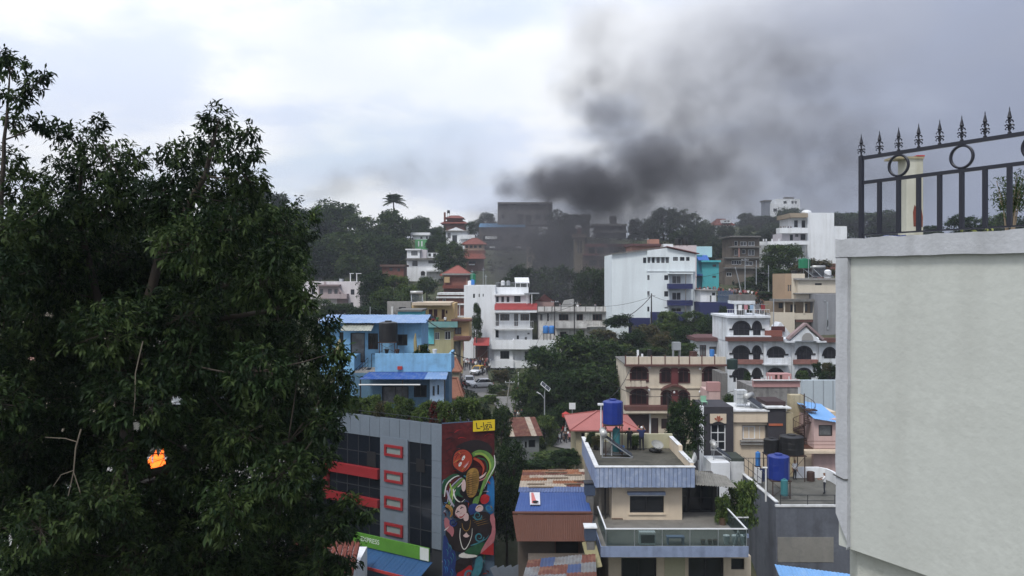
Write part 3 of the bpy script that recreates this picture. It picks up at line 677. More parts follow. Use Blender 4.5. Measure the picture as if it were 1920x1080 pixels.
def fire():
 Y = 37; q = P(293, 884, Y); rng = random.Random(4)
 m = bpy.data.materials.new('flame'); m.use_nodes = True; N = m.node_tree.nodes; L = m.node_tree.links
 bs = N['Principled BSDF']; bs.inputs['Base Color'].default_value = (.8, .15, .02, 1); bs.inputs['Roughness'].default_value = .9
 nz = N.new('ShaderNodeTexNoise'); nz.inputs['Scale'].default_value = 4; tc = N.new('ShaderNodeTexCoord'); L.new(tc.outputs['Object'], nz.inputs[0])
 rp = N.new('ShaderNodeValToRGB'); rp.color_ramp.elements[0].position = .35; rp.color_ramp.elements[1].position = .65
 rp.color_ramp.elements[0].color = (.75, .07, .006, 1); rp.color_ramp.elements[1].color = (1, .22, .02, 1)
 L.new(nz.outputs[0], rp.inputs[0]); L.new(rp.outputs[0], bs.inputs['Emission Color']); bs.inputs['Emission Strength'].default_value = 1.3
 t = thing('fire', 'orange flames burning in the yard behind the big dark tree', 'fire', (q.x, q.y, q.z-.2))
 for k, (dx, h, w) in enumerate(((-.25, 1.0, .22), (0, 1.25, .26), (.2, 1.5, .22), (.36, 1.15, .18), (-.42, .7, .15), (.05, .8, .3))):
  mb = MB(); ph = rng.uniform(0, 6)
  mb.tube([(dx+.10*sin(ph+i*.9)*i/5, .1*(k % 3), h*i/6) for i in range(7)], [w*s for s in (.7, 1, .92, .7, .45, .22, .02)], 8)
  mb.build('flame', m, t, smooth=True)
 MB().lathe([(.1, -.25), (.75, -.2), (.6, .02), (.2, .15), (.05, .2)], 12).build('burning_pile', M('charred_rubbish', (.02, .018, .016), .9, .4, 4), t)
 # what it stands on
 tt = thing('yard_platform', 'low concrete yard wall and slab under the flames', 'platform', (q.x, q.y, CAMZ+H(q.x, q.y)-.3))
 top = q.z-.45-(CAMZ+H(q.x, q.y)-.3)
 MB().box(-4, 5, -2, 5, 0, top).build('slab', CONC, tt); MB().box(-4, 5, -2.2, -2.002, 0, top+.32).build('kerb', WHITE2, tt)
fire()
# ================================================================ shared roof-top kit
def water_tank(px, ptop, pbot, wpx, Y, mat, label, stand=0., ribs=10, cat='water tank', standlab=None, legm=None, lid=True):
 q = P(px, pbot, Y); r = wpx/2*Y/F; h = (pbot-ptop)*Y/F
 t = thing('water_tank', label, cat, q, R.uniform(0, 3))
 body = [(r*.985, 0), (r, .02*h), (r, .30*h), (r*.99, .31*h), (r, .32*h), (r, .60*h), (r*.99, .61*h), (r, .62*h), (r, .88*h), (r*.96, .905*h), (r*.62, .945*h), (r*.36, .95*h)]
 MB().lathe(body, 24, ribs=ribs, ramp=.022).build('body', mat, t)
 if lid: MB().lathe([(r*.36, .952*h), (r*.38, .965*h), (r*.36, h), (.01, h*1.01)], 14).build('lid', mat, t)
 if stand:
  s = thing('tank_stand', standlab or 'iron stand carrying the '+label, 'tank stand', (q.x, q.y, q.z-stand)); lm = legm or M('rusty_iron', (.06, .035, .028), .8, .3, 3)
  for sx in (-1, 1):
   for sy in (-1, 1): MB().box(sx*r*.82-.03, sx*r*.82+.03, sy*r*.82-.03, sy*r*.82+.03, 0, stand-.08).build('leg', lm, s)
  fr = MB().box(-r*.95, r*.95, -r*.95, r*.95, stand-.08, stand-.004).build('frame', lm, s)
  MB().bar((-r*.8, -r*.82, .15), (r*.8, -r*.82, stand-.15), .025).bar((r*.8, -r*.86, .15), (-r*.8, -r*.86, stand-.15), .025).build('brace', lm, s)
 return t
BLUEP = M('blue_plastic', (.014, .034, .22), .35, .12, 2, spec=.4); BLACKP = M('black_plastic', (.012, .012, .013), .4, .15, 2, spec=.4); GREENP = M('green_plastic', (.01, .16, .075), .4, .15, 2); LBLUEP = M('light_blue_plastic', (.05, .2, .52), .4, .12, 2)
TEALP = M('teal_plastic', (.05, .19, .21), .5, .1, 2); PVC = M('white_pipe', (.68, .68, .66), .5, .05)
SOLARP = M('solar_panel_glass', (.03, .035, .045), .12, .2, 2, spec=.6)
def solar_heater(loc, yaw, label, w=1.7, l=1.9, ang=.62):
 t = thing('solar_heater', label, 'solar heater', loc, yaw)
 hz = l*sin(ang)
 MB().tube([(-w/2-.1, .0, hz+.25), (w/2+.1, 0, hz+.25)], .24, 14).build('tank', M('steel_tank', (.5, .5, .48), .35, .1, 2, metal=.3), t, smooth=True)
 col = MB()
 n = 12
 for i in range(n):
  x = -w/2+.08+(w-.16)*i/(n-1); col.tube([(x, -l*cos(ang), .12), (x, -.05, hz+.08)], .035, 6)
 col.build('collector_tubes', SOLARP, t)
 fr = MB()
 for x in (-w/2, w/2):
  fr.bar((x, -l*cos(ang), .06), (x, 0, hz), .06).bar((x, .1, 0), (x, .02, hz+.1), .05).bar((x, -l*cos(ang), .03), (x, .1, .03), .05)
 fr.bar((-w/2, -l*cos(ang), .07), (w/2, -l*cos(ang), .07), .07); fr.build('frame', STEEL, t)
 return t
def dish(loc, yaw, label, r=.45, tilt=.6, mat=None):
 t = thing('satellite_dish', label, 'satellite dish', loc, yaw); mb = MB()
 mb.lathe([(.02, 0), (r*.5, .05), (r*.85, .16), (r, .24), (r*.98, .25), (r*.84, .175), (r*.5, .065), (.02, .02)], 20)
 d = mb.build('dish', mat or M('dish_white', (.6, .6, .58), .5, .1, 2, blotch=.2), t, (0, 0, .75)); d.rotation_euler.x = pi/2-tilt+.0
 MB().tube([(0, .12, 0), (0, .10, .75)], .03, 6).build('mast', STEEL, t)
 a = MB().tube([(0, -.05, .62), (0, -r*1.05, .78)], .014, 5).box(-.03, .03, -r*1.12, -r*1.0, .76, .83).build('feed_arm', STEEL, t)
 return t
def pole(px, ptop, pbot, Y, r, label, name='utility_pole', mat=None, lean=0., arm=True, cat='utility pole'):
 q = P(px, pbot, Y); h = (pbot-ptop)*Y/F; t = thing(name, label, cat, q)
 MB().tube([(0, 0, -.4), (lean*.5, 0, h*.5), (lean, 0, h)], [r, r*.85, r*.65], 8).build('shaft', mat or CONC, t)
 if arm:
  MB().box(lean-.7, lean+.7, -.05, .05, h-.45, h-.35).build('crossarm', STEEL, t)
  i = MB().lathe([(.04, 0), (.06, .06), (.03, .14)], 8); me = i.mesh('insulator'); me.materials.append(WFRAME)
  for x in (-.6, 0.2, .6): link('insulator', me, None, t, (lean+x, 0, h-.35))
 return t
def wire(a, b, sag, label, r=.022):
 mb = MB(); mb.tube([a.lerp(b, i/12)+Vector((0, 0, -sag*4*(i/12)*(1-i/12))) for i in range(13)], r, 4)
 return tag(mb.build('power_cable', M('cable_black', (.02, .02, .02), .8, .1)), label, 'cable')
def arch_pts(u0, u1, z0, zs, rise, n=10):
 um = (u0+u1)/2; hw = (u1-u0)/2
 return [(u0, z0), (u1, z0)]+[(um+hw*cos(pi*i/n), zs+rise*sin(pi*i/n)) for i in range(n+1)]
def arch_window(b, x0, y0, x1, y1, rise, trim, pane, off=0., tw=.18, ears=0., nx=2, sides=True, name='window'):
 u0, u1, z0, z1 = b.rect(x0, y0, x1, y1, off); zs = z1-rise
 o = arch_pts(u0, u1, z0, zs, rise, 12); um = (u0+u1)/2; hw = (u1-u0)/2
 w = MB(); n = 12
 def arcs(rad, rz): return [(um+rad*cos(pi*i/n), zs+rz*sin(pi*i/n)) for i in range(n+1)]
 A = arcs(hw, rise); B_ = arcs(hw+tw, rise+tw)
 for i in range(n): w.plate([A[i], B_[i], B_[i+1], A[i+1]], off-.10, off-.002)
 if ears: w.box(u1, u1+tw+ears, off-.11, off-.003, zs-tw*.5, zs+tw*.5).box(u0-tw-ears, u0, off-.11, off-.003, zs-tw*.5, zs+tw*.5)
 if sides: w.box(u1, u1+tw, off-.09, off-.002, z0, zs-tw*.5-.003).box(u0-tw, u0, off-.09, off-.002, z0, zs-tw*.5-.003).box(u0-tw, u1+tw, off-.12, off-.002, z0-.12, z0-.002)
 r = w.build(name, trim, b.root)
 MB().plate(o, off-.03, off-.004).build('pane', pane, r)
 if nx > 1:
  m = MB()
  for i in range(1, nx): x = u0+(u1-u0)*i/nx; m.box(x-.035, x+.035, off-.07, off-.031, z0, zs+rise*.8)
  m.box(u0, u1, off-.065, off-.0315, zs-.03, zs+.03); m.build('mullion', trim, r)
 return r
def lettering(body, size, mat, parent, loc, shear=0., align='LEFT'):
 fc = bpy.data.curves.new('lettering', 'FONT'); fc.body = body; fc.size = size; fc.extrude = .004; fc.shear = shear; fc.align_x = align
 fo = bpy.data.objects.new('tmp', fc); COL.objects.link(fo); dg = bpy.context.evaluated_depsgraph_get(); me = bpy.data.meshes.new_from_object(fo.evaluated_get(dg))
 bpy.data.objects.remove(fo); me.materials.clear(); o = tag(link('lettering', me, mat, parent, loc), kind='stuff'); o.rotation_euler = (pi/2, 0, 0); return o
# ================================================================ the mural building
def mural_building():
 C0 = Vector((PX(829, 52), 52)); yawL = math.atan2(-1, 1.67)
 b = Bld('office_building', 'grey panelled office building with a street mural on its end wall and roof planters', 'building', 829, 52, -25, yawL)   # u runs left->right, corner at u=0
 pan = M('aluminium_panel', (.17, .205, .245), .55, .10, .8, streak=.25, dirt=(.12, .13, .15), metal=.15)
 dkg = M('smoked_facade_glass', (.008, .011, .017), .12, .35, .6, spec=.22)
 joint = M('panel_joint', (.03, .033, .038), .9, .1)
 uL = b.uv(590, 850)[0]; zt = b.uv(800, 793)[1]; zb0 = b.uv(800, 832)[1]
 R0 = Vector((-1.22, 53.24)); yR = math.atan2(R0.y-C0.y, R0.x-C0.x); Lm = (R0-C0).length
 # body: walls from plan polygon in the facade frame
 def loc(p): d = p-Vector((b.O.x, b.O.y)); return (d.x*b.c+d.y*b.s, -d.x*b.s+d.y*b.c)
 r0 = loc(R0); r1 = loc(R0+Vector((-1.1, 4.2)))
 MB().prism([(uL, .06), (-.02, .06), (r0[0], r0[1]+.03), r1, (uL, 4.6)], 0, zt-.35).build('wall', joint, b.root)
 b.foot(uL, 3, 0, 6)
 # parapet of tall panels along the facade
 n = 13
 for i in range(n):
  a = uL+(0-uL)*i/n; c = uL+(0-uL)*(i+1)/n
  MB().box(a+.012, c-.012, -.03-.004*(i % 3), .20, zb0, zt-.008*(i % 2)).build('parapet_panel', pan, b.root)
 MB().box(uL, 0, .205, .5, zt-.35, zt-.02).build('coping', joint, b.root)
 # glazing bays
 def u(px): return b.uv(px, 880)[0]
 def bay(p0, p1, ztop, zbot, rows, cols, nm='window'):
  u0, u1 = u(p0), u(p1)
  for i in range(cols):
   for k in range(rows):
    a = u0+(u1-u0)*i/cols; c = u0+(u1-u0)*(i+1)/cols; z1 = ztop+(zbot-ztop)*k/rows; z0 = ztop+(zbot-ztop)*(k+1)/rows
    f = MB().box(a, c, .0, .055, z0, z0+.05).box(a, a+.05, .0, .055, z0+.05, z1).build(nm, joint, b.root)
    MB().box(a+.05, c, .028+.006*((i+k) % 3), .056, z0+.05, z1).build('pane', dkg, f)
 z_end = b.uv(740, 1010)[1]
 zl = [b.uv(765, y)[1] for y in (826, 860, 895, 930, 966, 1002)]
 bay(592, 713, zb0, z_end-.5, 6, 6); bay(767, 809, zb0, z_end-.5, 5, 2)
 # stair tower strip of panels with four red-framed slots
 rows = [820, 851, 884, 916, 949, 981, 1013]
 us0, us1 = u(714), u(766)
 for k in range(len(rows)-1):
  z1 = b.uv(740, rows[k])[1]; z0 = b.uv(740, rows[k+1])[1]
  MB().box(us0+.01, us1-.01, -.09+.004*(k % 2), .05, z0+.012, z1-.012).build('panel', pan, b.root)
 u0_, u1_ = u(810), -.015
 rw = [834, 864, 896, 931, 965, 999, 1030]
 for k in range(len(rw)-1):
  z1 = b.uv(820, rw[k])[1]; z0 = b.uv(820, rw[k+1])[1]
  MB().box(u0_+.01, u1_-.01, -.05+.004*(k % 2), .05, z0+.012, z1-.012).build('panel', pan, b.root)
 reds = M('red_facade_frame', (.26, .022, .026), .45, .12, 2)
 for y0, y1 in ((835, 856), (884, 905), (932, 954), (982, 1004)):
  a, c, z0, z1 = b.rect(722, y0, 756, y1, -.1); w = .17
  f = MB().box(a, c, -.22, -.095, z0, z0+w).box(a, c, -.22, -.095, z1-w, z1).box(a, a+w, -.22, -.095, z0+w, z1-w).box(c-w, c, -.22, -.095, z0+w, z1-w).build('window', reds, b.root)
  MB().box(a+w, c-w, -.12, -.095, z0+w, z1-w).build('pane', M('frosted_slot_glass', (.22, .26, .25), .3, .15, 3), f)
 # red bands across the left glazing
 a = u(612); c = u(713)
 zA1, zA0 = b.uv(665, 871)[1], b.uv(665, 889)[1]; zB1, zB0 = b.uv(665, 927)[1], b.uv(665, 942)[1]
 for nm, q in (('red_band', (a, c, zA0, zA1)), ('red_band', (a, c, zB0, zB1)), ('red_upright', (a, a+.34, zB1, zA0))):
  MB().box(q[0], q[1], -.32, -.005, q[2]+.002, q[3]-.002).build(nm, reds, b.root)
 # grey corner column at far left
 MB().box(uL-.25, uL, -.12, .3, 0, zb0+1).build('column', pan, b.root)
 for px, y0, y1 in ((696, 847, 875), (788, 861, 885), (615, 838, 862)):          # opened sashes
  q = b.rect(px-8, y0, px+8, y1, -.05); MB().box(q[0], q[1], -.05, -.004, q[2], q[3]).build('window', DARK, b.root)
 # ---- the mural wall: its own local frame
 m = Bld('mural_frame', 'x', 'x', 829, 52, -25, yR)
 def uvm(x, y): return m.uv(x, y)
 ms = {k: M('mural_'+k, c, .75, v, 1.2, fine=3) for k, c, v in (
  ('maroon', (.085, .010, .010), .6), ('dark', (.018, .012, .013), .3), ('orange_red', (.40, .055, .025), .35), ('white', (.68, .66, .62), .08), ('gold', (.30, .17, .04), .5), ('green', (.13, .26, .06), .45), ('dark_green', (.02, .09, .04), .4), ('teal', (.05, .20, .25), .35), ('blue', (.025, .17, .42), .2), ('navy', (.018, .04, .17), .3), ('pale_pink', (.62, .45, .43), .12), ('pink', (.45, .16, .18), .25), ('red', (.38, .02, .022), .25), ('lilac', (.36, .33, .42), .2), ('lime', (.30, .42, .08), .3), ('grey_blue', (.09, .16, .24), .2), ('ochre', (.42, .22, .06), .3))}
 cnt = [0]; mur = None; groups = {}
 mb_by = {}
 def poly(col, pts, lvl=None, smooth=2):
  P2 = [Vector(p) for p in pts]
  if smooth:
   for _ in range(smooth):
    q = []
    for i in range(len(P2)):
     a_, c_ = P2[i], P2[(i+1) % len(P2)]; q += [a_.lerp(c_, .25), a_.lerp(c_, .75)]
    P2 = q
  cnt[0] += 1; d = .004+.0012*cnt[0]
  pts3 = []
  for p in P2:
   w_, z_ = uvm(min(927.2, max(827.8, p.x)), min(1110, p.y)); pts3.append((w_, -d, z_))
  mb_by.setdefault(col, MB()).add(pts3, [tuple(range(len(pts3)))])
 def stroke(col, pts, w0, w1=None, n=16):
  pp = [Vector(p) for p in pts]; q = []
  for i in range(len(pp)-1):
   p0 = pp[max(i-1, 0)]; p1 = pp[i]; p2 = pp[i+1]; p3 = pp[min(i+2, len(pp)-1)]
   for k in range(6):
    t = k/6; q.append(.5*((2*p1)+(p2-p0)*t+(2*p0-5*p1+4*p2-p3)*t*t+(3*p1-p0-3*p2+p3)*t**3))
  q.append(pp[-1]); l = []; r = []
  w1 = w0*.35 if w1 is None else w1
  for i, p in enumerate(q):
   d = (q[min(i+1, len(q)-1)]-q[max(i-1, 0)]).normalized(); s = Vector((-d.y, d.x))
   t = i/(len(q)-1); w = (w0+(w1-w0)*t)/2*(.35+.65*sin(pi*min(1, max(.12, t*.9+.1)))) ; l.append(p+s*w); r.append(p-s*w)
  cnt[0] += 1; d = .004+.0012*cnt[0]
  for i in range(len(q)-1):
   mb_by.setdefault(col, MB()).add([(uvm(min(927.2, max(827.8, p.x)), p.y)[0], -d, uvm(p.x, p.y)[1]) for p in (l[i], l[i+1], r[i+1], r[i])], [(0, 1, 2, 3)])
 def curl(col, x, y, r, w, turns=1.4, ph=0.):
  stroke(col, [(x+r*(1-.75*i/12)*cos(ph+2*pi*turns*i/12), y+r*(1-.75*i/12)*sin(ph+2*pi*turns*i/12)*1.05) for i in range(13)], w, w*.5)
 rg = random.Random(9)
 # end wall sheet under the paint
 wz0 = 0; wz1 = m.uv(870, 790.5)[1]
 wall = MB().box(0, Lm, .0, .05, wz0, wz1).build('end_wall', M('end_wall_grey', (.085, .13, .19), .8, .15, 1), b.root)
 poly('maroon', [(828, 795), (927, 788), (927, 900), (905, 930), (828, 905)], smooth=0)
 for k in range(46):
  x = rg.uniform(832, 915); y = rg.uniform(800, 888); a_ = rg.uniform(-.5, .3)
  stroke(rg.choice(('dark', 'dark', 'maroon', 'red', 'maroon')), [(x, y), (x+7, y+a_*8-2), (x+15, y+a_*16+rg.uniform(-3, 3))], rg.uniform(.6, 1.8))
 poly('dark', [(850, 838), (885, 822), (918, 830), (926, 852), (900, 850), (880, 846), (862, 840)])
 poly('blue', [(926, 884), (927, 962), (916, 964), (906, 948), (905, 926), (914, 905)])
 poly('dark', [(828, 905), (842, 890), (868, 884), (900, 885), (916, 905), (908, 940), (890, 956), (850, 958), (828, 950)])
 for k in range(120):
  x = rg.uniform(829, 918); y = rg.uniform(886, 1076); a_ = rg.uniform(0, 6.3); l_ = rg.uniform(4, 11)
  stroke(rg.choice(('dark_green', 'teal', 'navy', 'maroon', 'green', 'gold', 'grey_blue', 'orange_red', 'lilac', 'blue')), [(x, y), (x+l_*.5*cos(a_)+1.5, y+l_*.5*sin(a_)), (x+l_*cos(a_), y+l_*sin(a_)+2)], rg.uniform(1.2, 4))
 # the scaly green sash on the right
 stroke('green', [(884, 852), (897, 847), (912, 852), (921, 866), (919, 884), (908, 900), (900, 922), (893, 940)], 13, 6)
 stroke('lime', [(889, 850), (903, 850), (915, 862), (917, 878), (908, 894)], 5, 3)
 stroke('dark_green', [(893, 857), (908, 862), (912, 878), (903, 898)], 4)
 stroke('white', [(925, 852), (926, 872), (916, 892), (906, 915)], 2.4)
 stroke('orange_red', [(886, 858), (898, 864), (905, 876), (902, 890)], 7)
 stroke('pale_pink', [(897, 895), (905, 890), (910, 884)], 5); stroke('pink', [(896, 900), (904, 897), (911, 891)], 3)
 # curled stripes on the left
 for i, (c_, w) in enumerate((('dark_green', 8), ('white', 2.6), ('maroon', 6), ('lilac', 3), ('green', 6), ('white', 2.2), ('dark_green', 6))):
  o = i*5.2
  stroke(c_, [(829+o*.55, 925+o*.9), (832+o*.7, 905+o*.6), (843+o*.75, 893+o*.5), (856+o*.5, 889+o*.35), (862+o*.3, 897+o*.3)], w, w*.5)
 stroke('lilac', [(836, 918), (842, 935), (850, 948), (858, 955)], 5, 2); stroke('white', [(848, 915), (852, 932), (862, 940), (870, 934)], 3); stroke('dark_green', [(855, 912), (858, 925), (866, 930)], 9)
 stroke('lime', [(842, 905), (846, 922), (846, 940)], 4)
 poly('pale_pink', [(865, 900), (869, 896), (872, 904), (871, 918), (866, 921), (863, 912)])
 stroke('ochre', [(834, 946), (842, 950), (846, 960), (842, 968)], 8, 4); stroke('gold', [(838, 948), (845, 956), (845, 966)], 2.5); stroke('dark', [(835, 952), (840, 958), (840, 966)], 1.6)
 # gold beaded collar
 poly('gold', [(872, 884), (885, 874), (896, 880), (897, 902), (890, 930), (874, 932), (872, 908)])
 for k in range(11): stroke('dark', [(873+(k % 3), 888+k*4), (880, 886+k*4), (894, 883+k*4)], 1.3)
 for k in range(9): poly('ochre', [(878, 886+k*4.4), (883, 885+k*4.4), (883, 887.4+k*4.4), (878, 888.4+k*4.4)], smooth=1)
 # orange mask face
 poly('dark', [(845, 868), (847, 848), (858, 839), (872, 839), (884, 849), (886, 864), (880, 877), (867, 888), (856, 882), (848, 876)])
 poly('orange_red', [(847, 868), (849, 850), (858, 842), (871, 841), (882, 850), (884, 862), (878, 875), (867, 885), (857, 880), (850, 874)])
 for q in ([(850, 853), (860, 847), (872, 845)], [(852, 860), (856, 852), (864, 848)], [(866, 884), (874, 874), (880, 862)]): stroke('maroon', q, 1.6)
 for q in ([(849, 866), (855, 862), (861, 858)], [(864, 880), (870, 872), (877, 866)], [(858, 846), (862, 850)]): stroke('ochre', q, 2.0)
 for q in ([(857, 873), (859, 866), (864, 864), (864, 868), (861, 873)], [(863, 861), (866, 853), (870, 852), (870, 857), (866, 862)]): poly('white', q, smooth=2)
 for x, y in ((860.5, 868.5), (866.5, 857.5)): poly('dark', [(x-1.3, y), (x, y-1.3), (x+1.3, y), (x, y+1.3)])
 stroke('dark', [(855, 866), (859, 862), (863, 861)], 1.6); stroke('dark', [(861, 856), (864, 851), (869, 849)], 1.6)
 stroke('pink', [(867, 874), (873, 868), (878, 862)], 3.2); stroke('white', [(869, 875), (873, 870), (876, 867)], 1.4)
 # red heart-like flower and fist
 poly('red', [(898, 930), (905, 924), (914, 926), (916, 936), (908, 944), (899, 942)]); poly('green', [(884, 935), (894, 926), (898, 934), (890, 950), (884, 948)])
 poly('navy', [(876, 945), (892, 940), (900, 952), (890, 965), (876, 962)])
 curl('teal', 914, 950, 7, 2.6); curl('blue', 914, 950, 4.5, 2.2, ph=1)
 # the smiling woman: hair, face, black dress, necklaces
 poly('dark', [(846, 962), (849, 946), (860, 938), (872, 941), (876, 952), (874, 966), (850, 972)])
 poly('dark', [(838, 985), (858, 972), (880, 964), (898, 956), (914, 958), (922, 975), (921, 994), (908, 1012), (888, 1026), (866, 1034), (848, 1030), (836, 1012), (832, 995)])
 poly('pale_pink', [(851, 958), (855, 948), (864, 943), (871, 946), (873, 956), (871, 965), (864, 971), (857, 969), (852, 964)])
 poly('pale_pink', [(866, 966), (873, 958), (877, 964), (876, 974), (868, 975)])
 stroke('dark', [(853.6, 959), (857, 956.6), (860, 957.8)], 2.6); stroke('dark', [(861, 952), (864, 949.2), (868, 950.4)], 2.6); stroke('pink', [(852, 962), (855, 966), (859, 969)], 2.4); stroke('dark', [(854, 955.5), (857.5, 954)], .8); stroke('dark', [(861, 948.5), (865.5, 946.8)], .8)
 stroke('red', [(859, 967), (864, 966.6), (869.5, 961)], 3.2, 1.6); stroke('white', [(861, 965.6), (864.5, 964.8), (867.5, 962)], .9)
 stroke('pink', [(860.5, 961), (862.5, 960.4), (862.2, 957)], .8)
 for k in range(4): stroke('gold', [(884+k*3, 974+k*3), (896+k*4, 970+k*3), (906+k*3, 966+k*4)], .9)
 stroke('gold', [(864, 978), (866, 988), (872, 993), (878, 987), (880, 972)], 1.7, 1.5)
 stroke('white', [(861, 988), (860, 1004), (864, 1022), (869, 1027), (876, 1018), (882, 1002), (883, 988)], 1.7, 1.5)
 poly('pale_pink', [(865, 1002), (870, 998), (872, 995), (875, 1000), (879, 1002), (872, 1006)], smooth=1)
 # arms, hem, lower swirls
 poly('pale_pink', [(888, 954), (891, 946), (899, 943), (904, 948), (903, 955), (894, 958)]); stroke('ochre', [(891, 951), (896, 947), (901, 949)], 2.4)
 curl('teal', 893, 964, 8, 2.6); stroke('teal', [(884, 966), (892, 972), (903, 970)], 3)
 poly('pink', [(830, 970), (836, 966), (846, 984), (850, 992), (846, 1006), (842, 998), (832, 990)]); stroke('white', [(831, 992), (836, 988), (840, 984)], 2); curl('navy', 847, 977, 7, 4)
 poly('dark_green', [(872, 1028), (885, 1020), (905, 1012), (912, 1022), (895, 1038), (878, 1040), (866, 1036)])
 curl('teal', 896, 1004, 9, 3.4); stroke('teal', [(880, 1020), (892, 1016), (908, 1008), (914, 1000)], 3)
 poly('white', [(855, 1040), (866, 1032), (872, 1036), (894, 1038), (890, 1042), (868, 1044)], smooth=1)
 poly('pink', [(914, 965), (925, 958), (927, 1008), (915, 1022), (902, 1036), (897, 1034), (908, 1014), (922, 992)], smooth=1)
 poly('red', [(898, 1036), (918, 1018), (923, 1014), (923, 1038)], smooth=0)
 poly('navy', [(828, 1002), (834, 1000), (842, 1024), (854, 1034), (852, 1112), (828, 1112)], smooth=1)
 for k in range(12): x = rg.uniform(829, 846); y = rg.uniform(1012, 1080); stroke(rg.choice(('blue', 'dark', 'teal')), [(x, y), (x+3, y+6), (x+1, y+14)], 1.8)
 poly('dark', [(853, 1042), (885, 1044), (882, 1062), (860, 1076), (850, 1070)], smooth=1); poly('red', [(848, 1112), (852, 1072), (866, 1066), (880, 1054), (884, 1066), (866, 1092)], smooth=1)
 poly('teal', [(880, 1078), (886, 1062), (890, 1040), (903, 1040), (902, 1066), (890, 1082)], smooth=1); curl('grey_blue', 878, 1074, 12, 4); curl('teal', 878, 1074, 8, 3, ph=2)
 root_m = m.root
 for col, mb in mb_by.items(): tag(mb.build('mural', ms[col], b.root), kind='stuff')
 # move the mural pieces from the end-wall frame into the building frame
 rel = Matrix.Translation((0, 0, 0))@Matrix.Rotation(yR-yawL, 4, 'Z')
 for o in list(b.root.children):
  if o.name.split('.')[0] in ('mural', 'end_wall'): o.matrix_local = rel
 bpy.data.objects.remove(root_m)
 # yellow name board with its lettering on the mural
 x0, z1 = uvm(886, 788.5); x1, z0 = uvm(926.5, 806)
 sg = MB().box(x0, x1, -.16, -.115, z0, z1).build('name_board', M('yellow_sign', (.72, .52, .02), .6, .08), b.root); sg.matrix_local = rel
 lettering('L-Jga', .62, M('black_lettering', (.02, .018, .015), .7, .05), sg, ((x0+x1)/2+.02, -.166, z0+.18), -.15, 'CENTER')
 MB().box((x0+x1)/2+.22, (x0+x1)/2+.5, -.168, -.161, z0+.545, z0+.575).build('lettering', MATS['black_lettering'], sg)
 # planters along both roof edges
 pots = M('dark_blue_pot', (.02, .03, .07), .6, .3, 3); potr = M('terracotta_pot', (.22, .075, .045), .8, .2, 3); potk = M('black_pot', (.02, .02, .02), .7, .2)
 kinds = [('bushy green shrub', 'bright'), ('leafy green shrub', 'mid'), ('loose light green plant', 'bright'), ('olive stemmed plant', 'olive')]
 spots = [(uL+.4+i*.80, .75, i) for i in range(15)]
 cnt2 = 0
 mw = Matrix.Translation((b.O.x, b.O.y, CAMZ+b.O.z))@Matrix.Rotation(b.yaw, 4, 'Z')
 ordn = 'first second third fourth fifth sixth seventh eighth ninth tenth eleventh twelfth thirteenth fourteenth fifteenth'.split()
 def potted(p, label, pal, i, h, w, pm, rotz=0):
  t = thing('potted_plant', label, 'potted plant', p, i*1.1)
  ph = R.uniform(.34, .46); MB().lathe([(.17, 0), (.24, ph), (.26, ph), (.26, ph-.05)][:3]+[(.20, ph), (.02, ph-.05)], 12).build('pot', pm, t)
  c = link('foliage', crown_mesh('bush', i % 4, pal), None, t, (0, 0, ph-.05)); c.scale = (w, w*.9, h)
 for k, (uu, vv, i) in enumerate(spots):
  q = mw@Vector((uu, vv, zt-.35)); kd, pal = kinds[(i*7+i//3) % 4]; red = k in (13,)
  if red: kd, pal = 'red leaved shrub', 'red'
  potted(q, '%s in a pot, %s from the left on the grey roof edge' % (kd, ordn[k]), pal, i, R.uniform(1.1, 1.9), R.uniform(1.0, 1.45), (pots, potr, potk)[i % 3])
 mm = Matrix.Translation((m.O.x, m.O.y, CAMZ+m.O.z))@Matrix.Rotation(yR, 4, 'Z')
 for k in range(4):
  q = mm@Vector((.45+k*.95, .75, zt-.35)); kd, pal = (('pink red flowering plant', 'red'), ('tall bright green shrub', 'bright'), ('broad light green bush', 'bright'), ('dark small leaved shrub', 'dark'))[k]
  potted(q, '%s in a pot, %s from the left above the mural' % (kd, ordn[k]), pal, k, (1.1, 1.9, 1.75, .9)[k], (.9, 1.3, 1.6, .8)[k], (potk, pots)[k % 2])
 rl = MB(); za = zt+.30
 rl.tube([(uL, .12, za), (-.05, .12, za), ], .02, 5)
 for i in range(16): x = uL+.1+i*(-uL-.2)/15; rl.tube([(x, .12, zt-.02), (x, .12, za)], .014, 5)
 rl.build('roof_rail', METALD, b.root)
 # the green shop banner and blue awning at its foot
 f = thing('shop_banner', 'long green banner with white lettering above the blue awning', 'sign', (b.O.x, b.O.y, CAMZ+b.O.z), b.yaw)
 ub0 = b.uv(664, 1003, -1.4)[0]; ub1 = b.uv(806, 1040, -1.4)[0]; zb1 = b.uv(736, 1012, -1.4)[1]; zb0_ = b.uv(736, 1036, -1.4)[1]
 MB().box(ub0, ub1, -1.5, -1.4, zb0_, zb1).build('board', M('green_banner', (.09, .25, .03), .6, .2, 1.5), f)
 MB().box(ub1-.75, ub1-.02, -1.506, -1.501, zb0_+.02, zb1-.02).build('white_end', M('banner_white', (.6, .63, .6), .6, .1), f)
 lettering('EXPRESS', .46, M('white_lettering', (.62, .66, .6), .6, .05), f, (b.uv(676, 1010, -1.5)[0], -1.506, zb1-.52))
 a = thing('awning', 'blue awning with a red edge under the green shop banner', 'awning', (b.O.x, b.O.y, CAMZ+b.O.z), b.yaw)
 bm_ = M('blue_awning_sheet', (.02, .07, .17), .5, .15, 1)
 n = 7; zz = zb0_-.05
